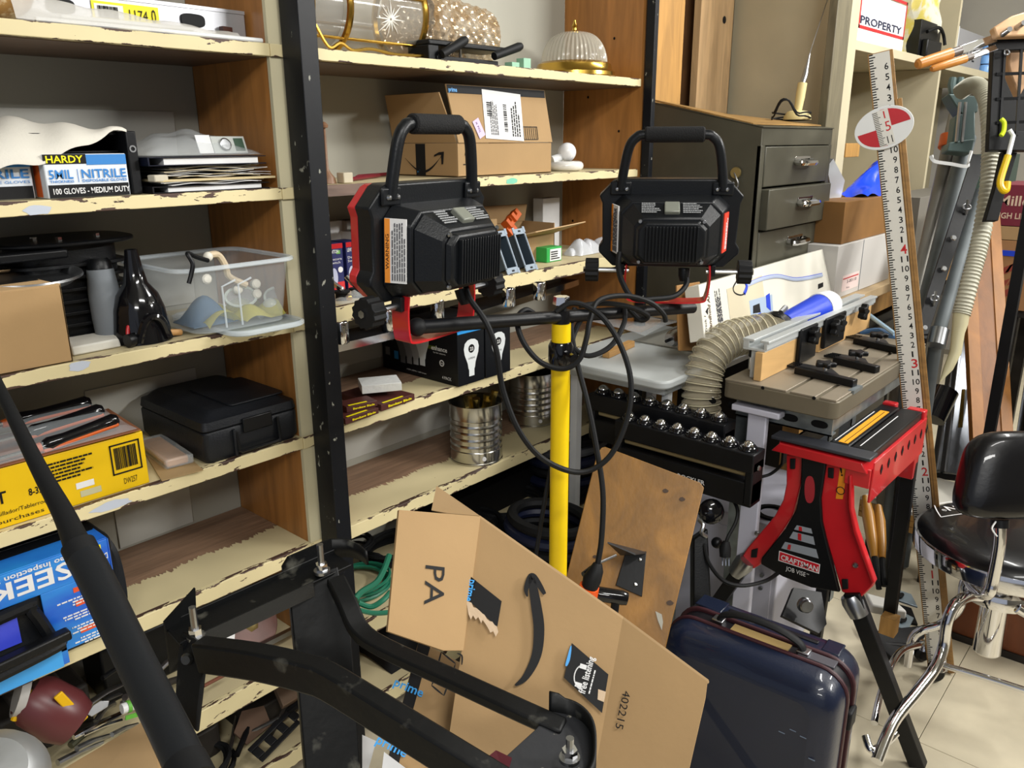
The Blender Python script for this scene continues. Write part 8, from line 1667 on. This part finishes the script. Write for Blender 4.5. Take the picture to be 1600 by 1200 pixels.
# right bay, under the last shelf: dark items added to darken it
coil('air_hose', 'thick black hose heap in front of the hose stack on the low right shelf', (1.93, 1.44, Z6), .10, 6, .009, M_rubber, .35, 13)
coil('air_hose', 'black cable tangle at the back behind the green extension cord', (1.32, 1.60, Z6), .10, 7, .006, M_rubber, .7, 17)
item('dark_filler_crate', 'low black filler crate on the low right shelf under the cable coils', 'crate', Matrix.Translation(V((1.40, 1.56, Z6))), lambda b: b.box(0, .55, 0, .125, 0, .10), M_blackm, .004)
item('dark_filler_bag', 'slumped black filler bag on the bottom right shelf', 'bag', Matrix.Translation(V((1.15, 1.44, Z7))), lambda b: b.grid(lambda u, v: (.85*u, .22*v, .19*(math.sin(math.pi*u)**.4)*(math.sin(math.pi*v)**.5)+.01*math.sin(19*u+4*v)*math.sin(math.pi*v)), 30, 12), M_blackm, 0)
item('dark_filler_tarp', 'folded dark grey filler tarp at the right end of the bottom shelf', 'tarp', Matrix.Translation(V((2.0, 1.43, Z7))), lambda b: [b.box(.004*k, .165-.004*k, .01*(k % 2), .23, .022*k, .022*k+.020) for k in range(7)], mat('tarp_grey', H('3A3A38'), .8, bump=.5, bs=30), .006)
# black tub added to darken the space between shelving and plywood
t = thing('dark_filler_tub', 'black ribbed filler tub standing on the floor between the shelving and the plywood board', 'tub', (1.66, 1.20, 0))
MB().prism(rrect(1.42, 1.655, 1.06, 1.375, .04, 4), 0, .40).build('body', M_blackp, t, bevel=.006); MB().prism(rrect(1.41, 1.660, 1.05, 1.385, .045, 4), .40, .425).build('lid', M_blackp, t, bevel=.004)
for k in range(5): MB().box(1.4135, 1.42, 1.09+.055*k, 1.11+.055*k, .03, .38).build('rib', M_blackp, t, bevel=.002)
t = thing('dark_hose_reel', 'dark coil of hose heaped on the black tub behind the yellow pole', 'hose', (1.54, 1.2, .426))
for k in range(3):
    c = V((1.535, 1.22, .442+.030*k)); MB().tube([c+V(((.10-.008*k)*math.cos(a_), (.13-.01*k)*math.sin(a_), 0)) for a_ in [j*math.pi/16 for j in range(32)]], .0155, 8, closed=True).build('coil', [M_rubber, MT['navy_hose'], M_rubber][k], t)
# dim boxes behind the pipes
M = Matrix.Translation(V((3.75, 1.0, .931))); carton('grey_storage_box', 'grey storage box on the bench behind the leaning pipe clamps', 'box', M, .9, .18, .30, mat('dim_grey_box', H('6E6A62'), .6))
M = Matrix.Translation(V((4.8, .99, .931))); carton('green_storage_box', 'dark green box far back on the bench behind the vacuum hose', 'box', M, .8, .18, .45, mat('dim_green_box', H('3E5048'), .5))
t = thing('dark_cabinet', 'dark low cabinet under the bench behind the router table', 'cabinet', (3.3, 1.3, 0)); MB().box(2.80, 4.8, 1.06, 1.60, 0, .74).build('carcass', mat('dark_cab', H('2C2A28'), .6), t, bevel=.003)
for k in range(4): MB().box(2.82+.5*k, 3.28+.5*k, 1.045, 1.06, .04, .70).build('door', mat('dark_door', H('34312C'), .5), t, bevel=.003)
# stains and nail marks on the cream plywood sheet, and greasy smears on the drawer cabinet's side
ps = bpy.data.objects['plywood_sheet']; rs_ = random.Random(5)
for px_, py_, r_ in ((1166, 28, .012), (1180, 30, .009), (1178, 18, .006), (1165, 52, .02), (1205, 38, .015), (1215, 110, .008), (1155, 100, .006), (1190, 60, .006), (1250, 60, .005), (1225, 20, .006), (1200, 130, .007)):
    c = at(px_, py_, Y=1.6545); MB().add([(c.x+r_*math.cos(k*.63)*rs_.uniform(.6, 1.2), 1.6546, c.z+r_*.6*math.sin(k*.63)*rs_.uniform(.6, 1.2)) for k in range(10)], [tuple(range(10))]).build('stain_mark', mat('brown_stain', H('8A6A40'), .6), ps)
# shelf divider nail holes in the right bay
for px_, py_ in ((919, 152), (967, 205), (895, 345), (960, 60)):
    c = at(px_, py_, X=2.178); MB(frame(c+V((-.0006, 0, 0)), (0, -1, 0), z=(-1, 0, 0))).lathe([(0, .0004), (.0035, .0004), (.004, 0)], 10).build('nail_hole', M_blackm, tr)
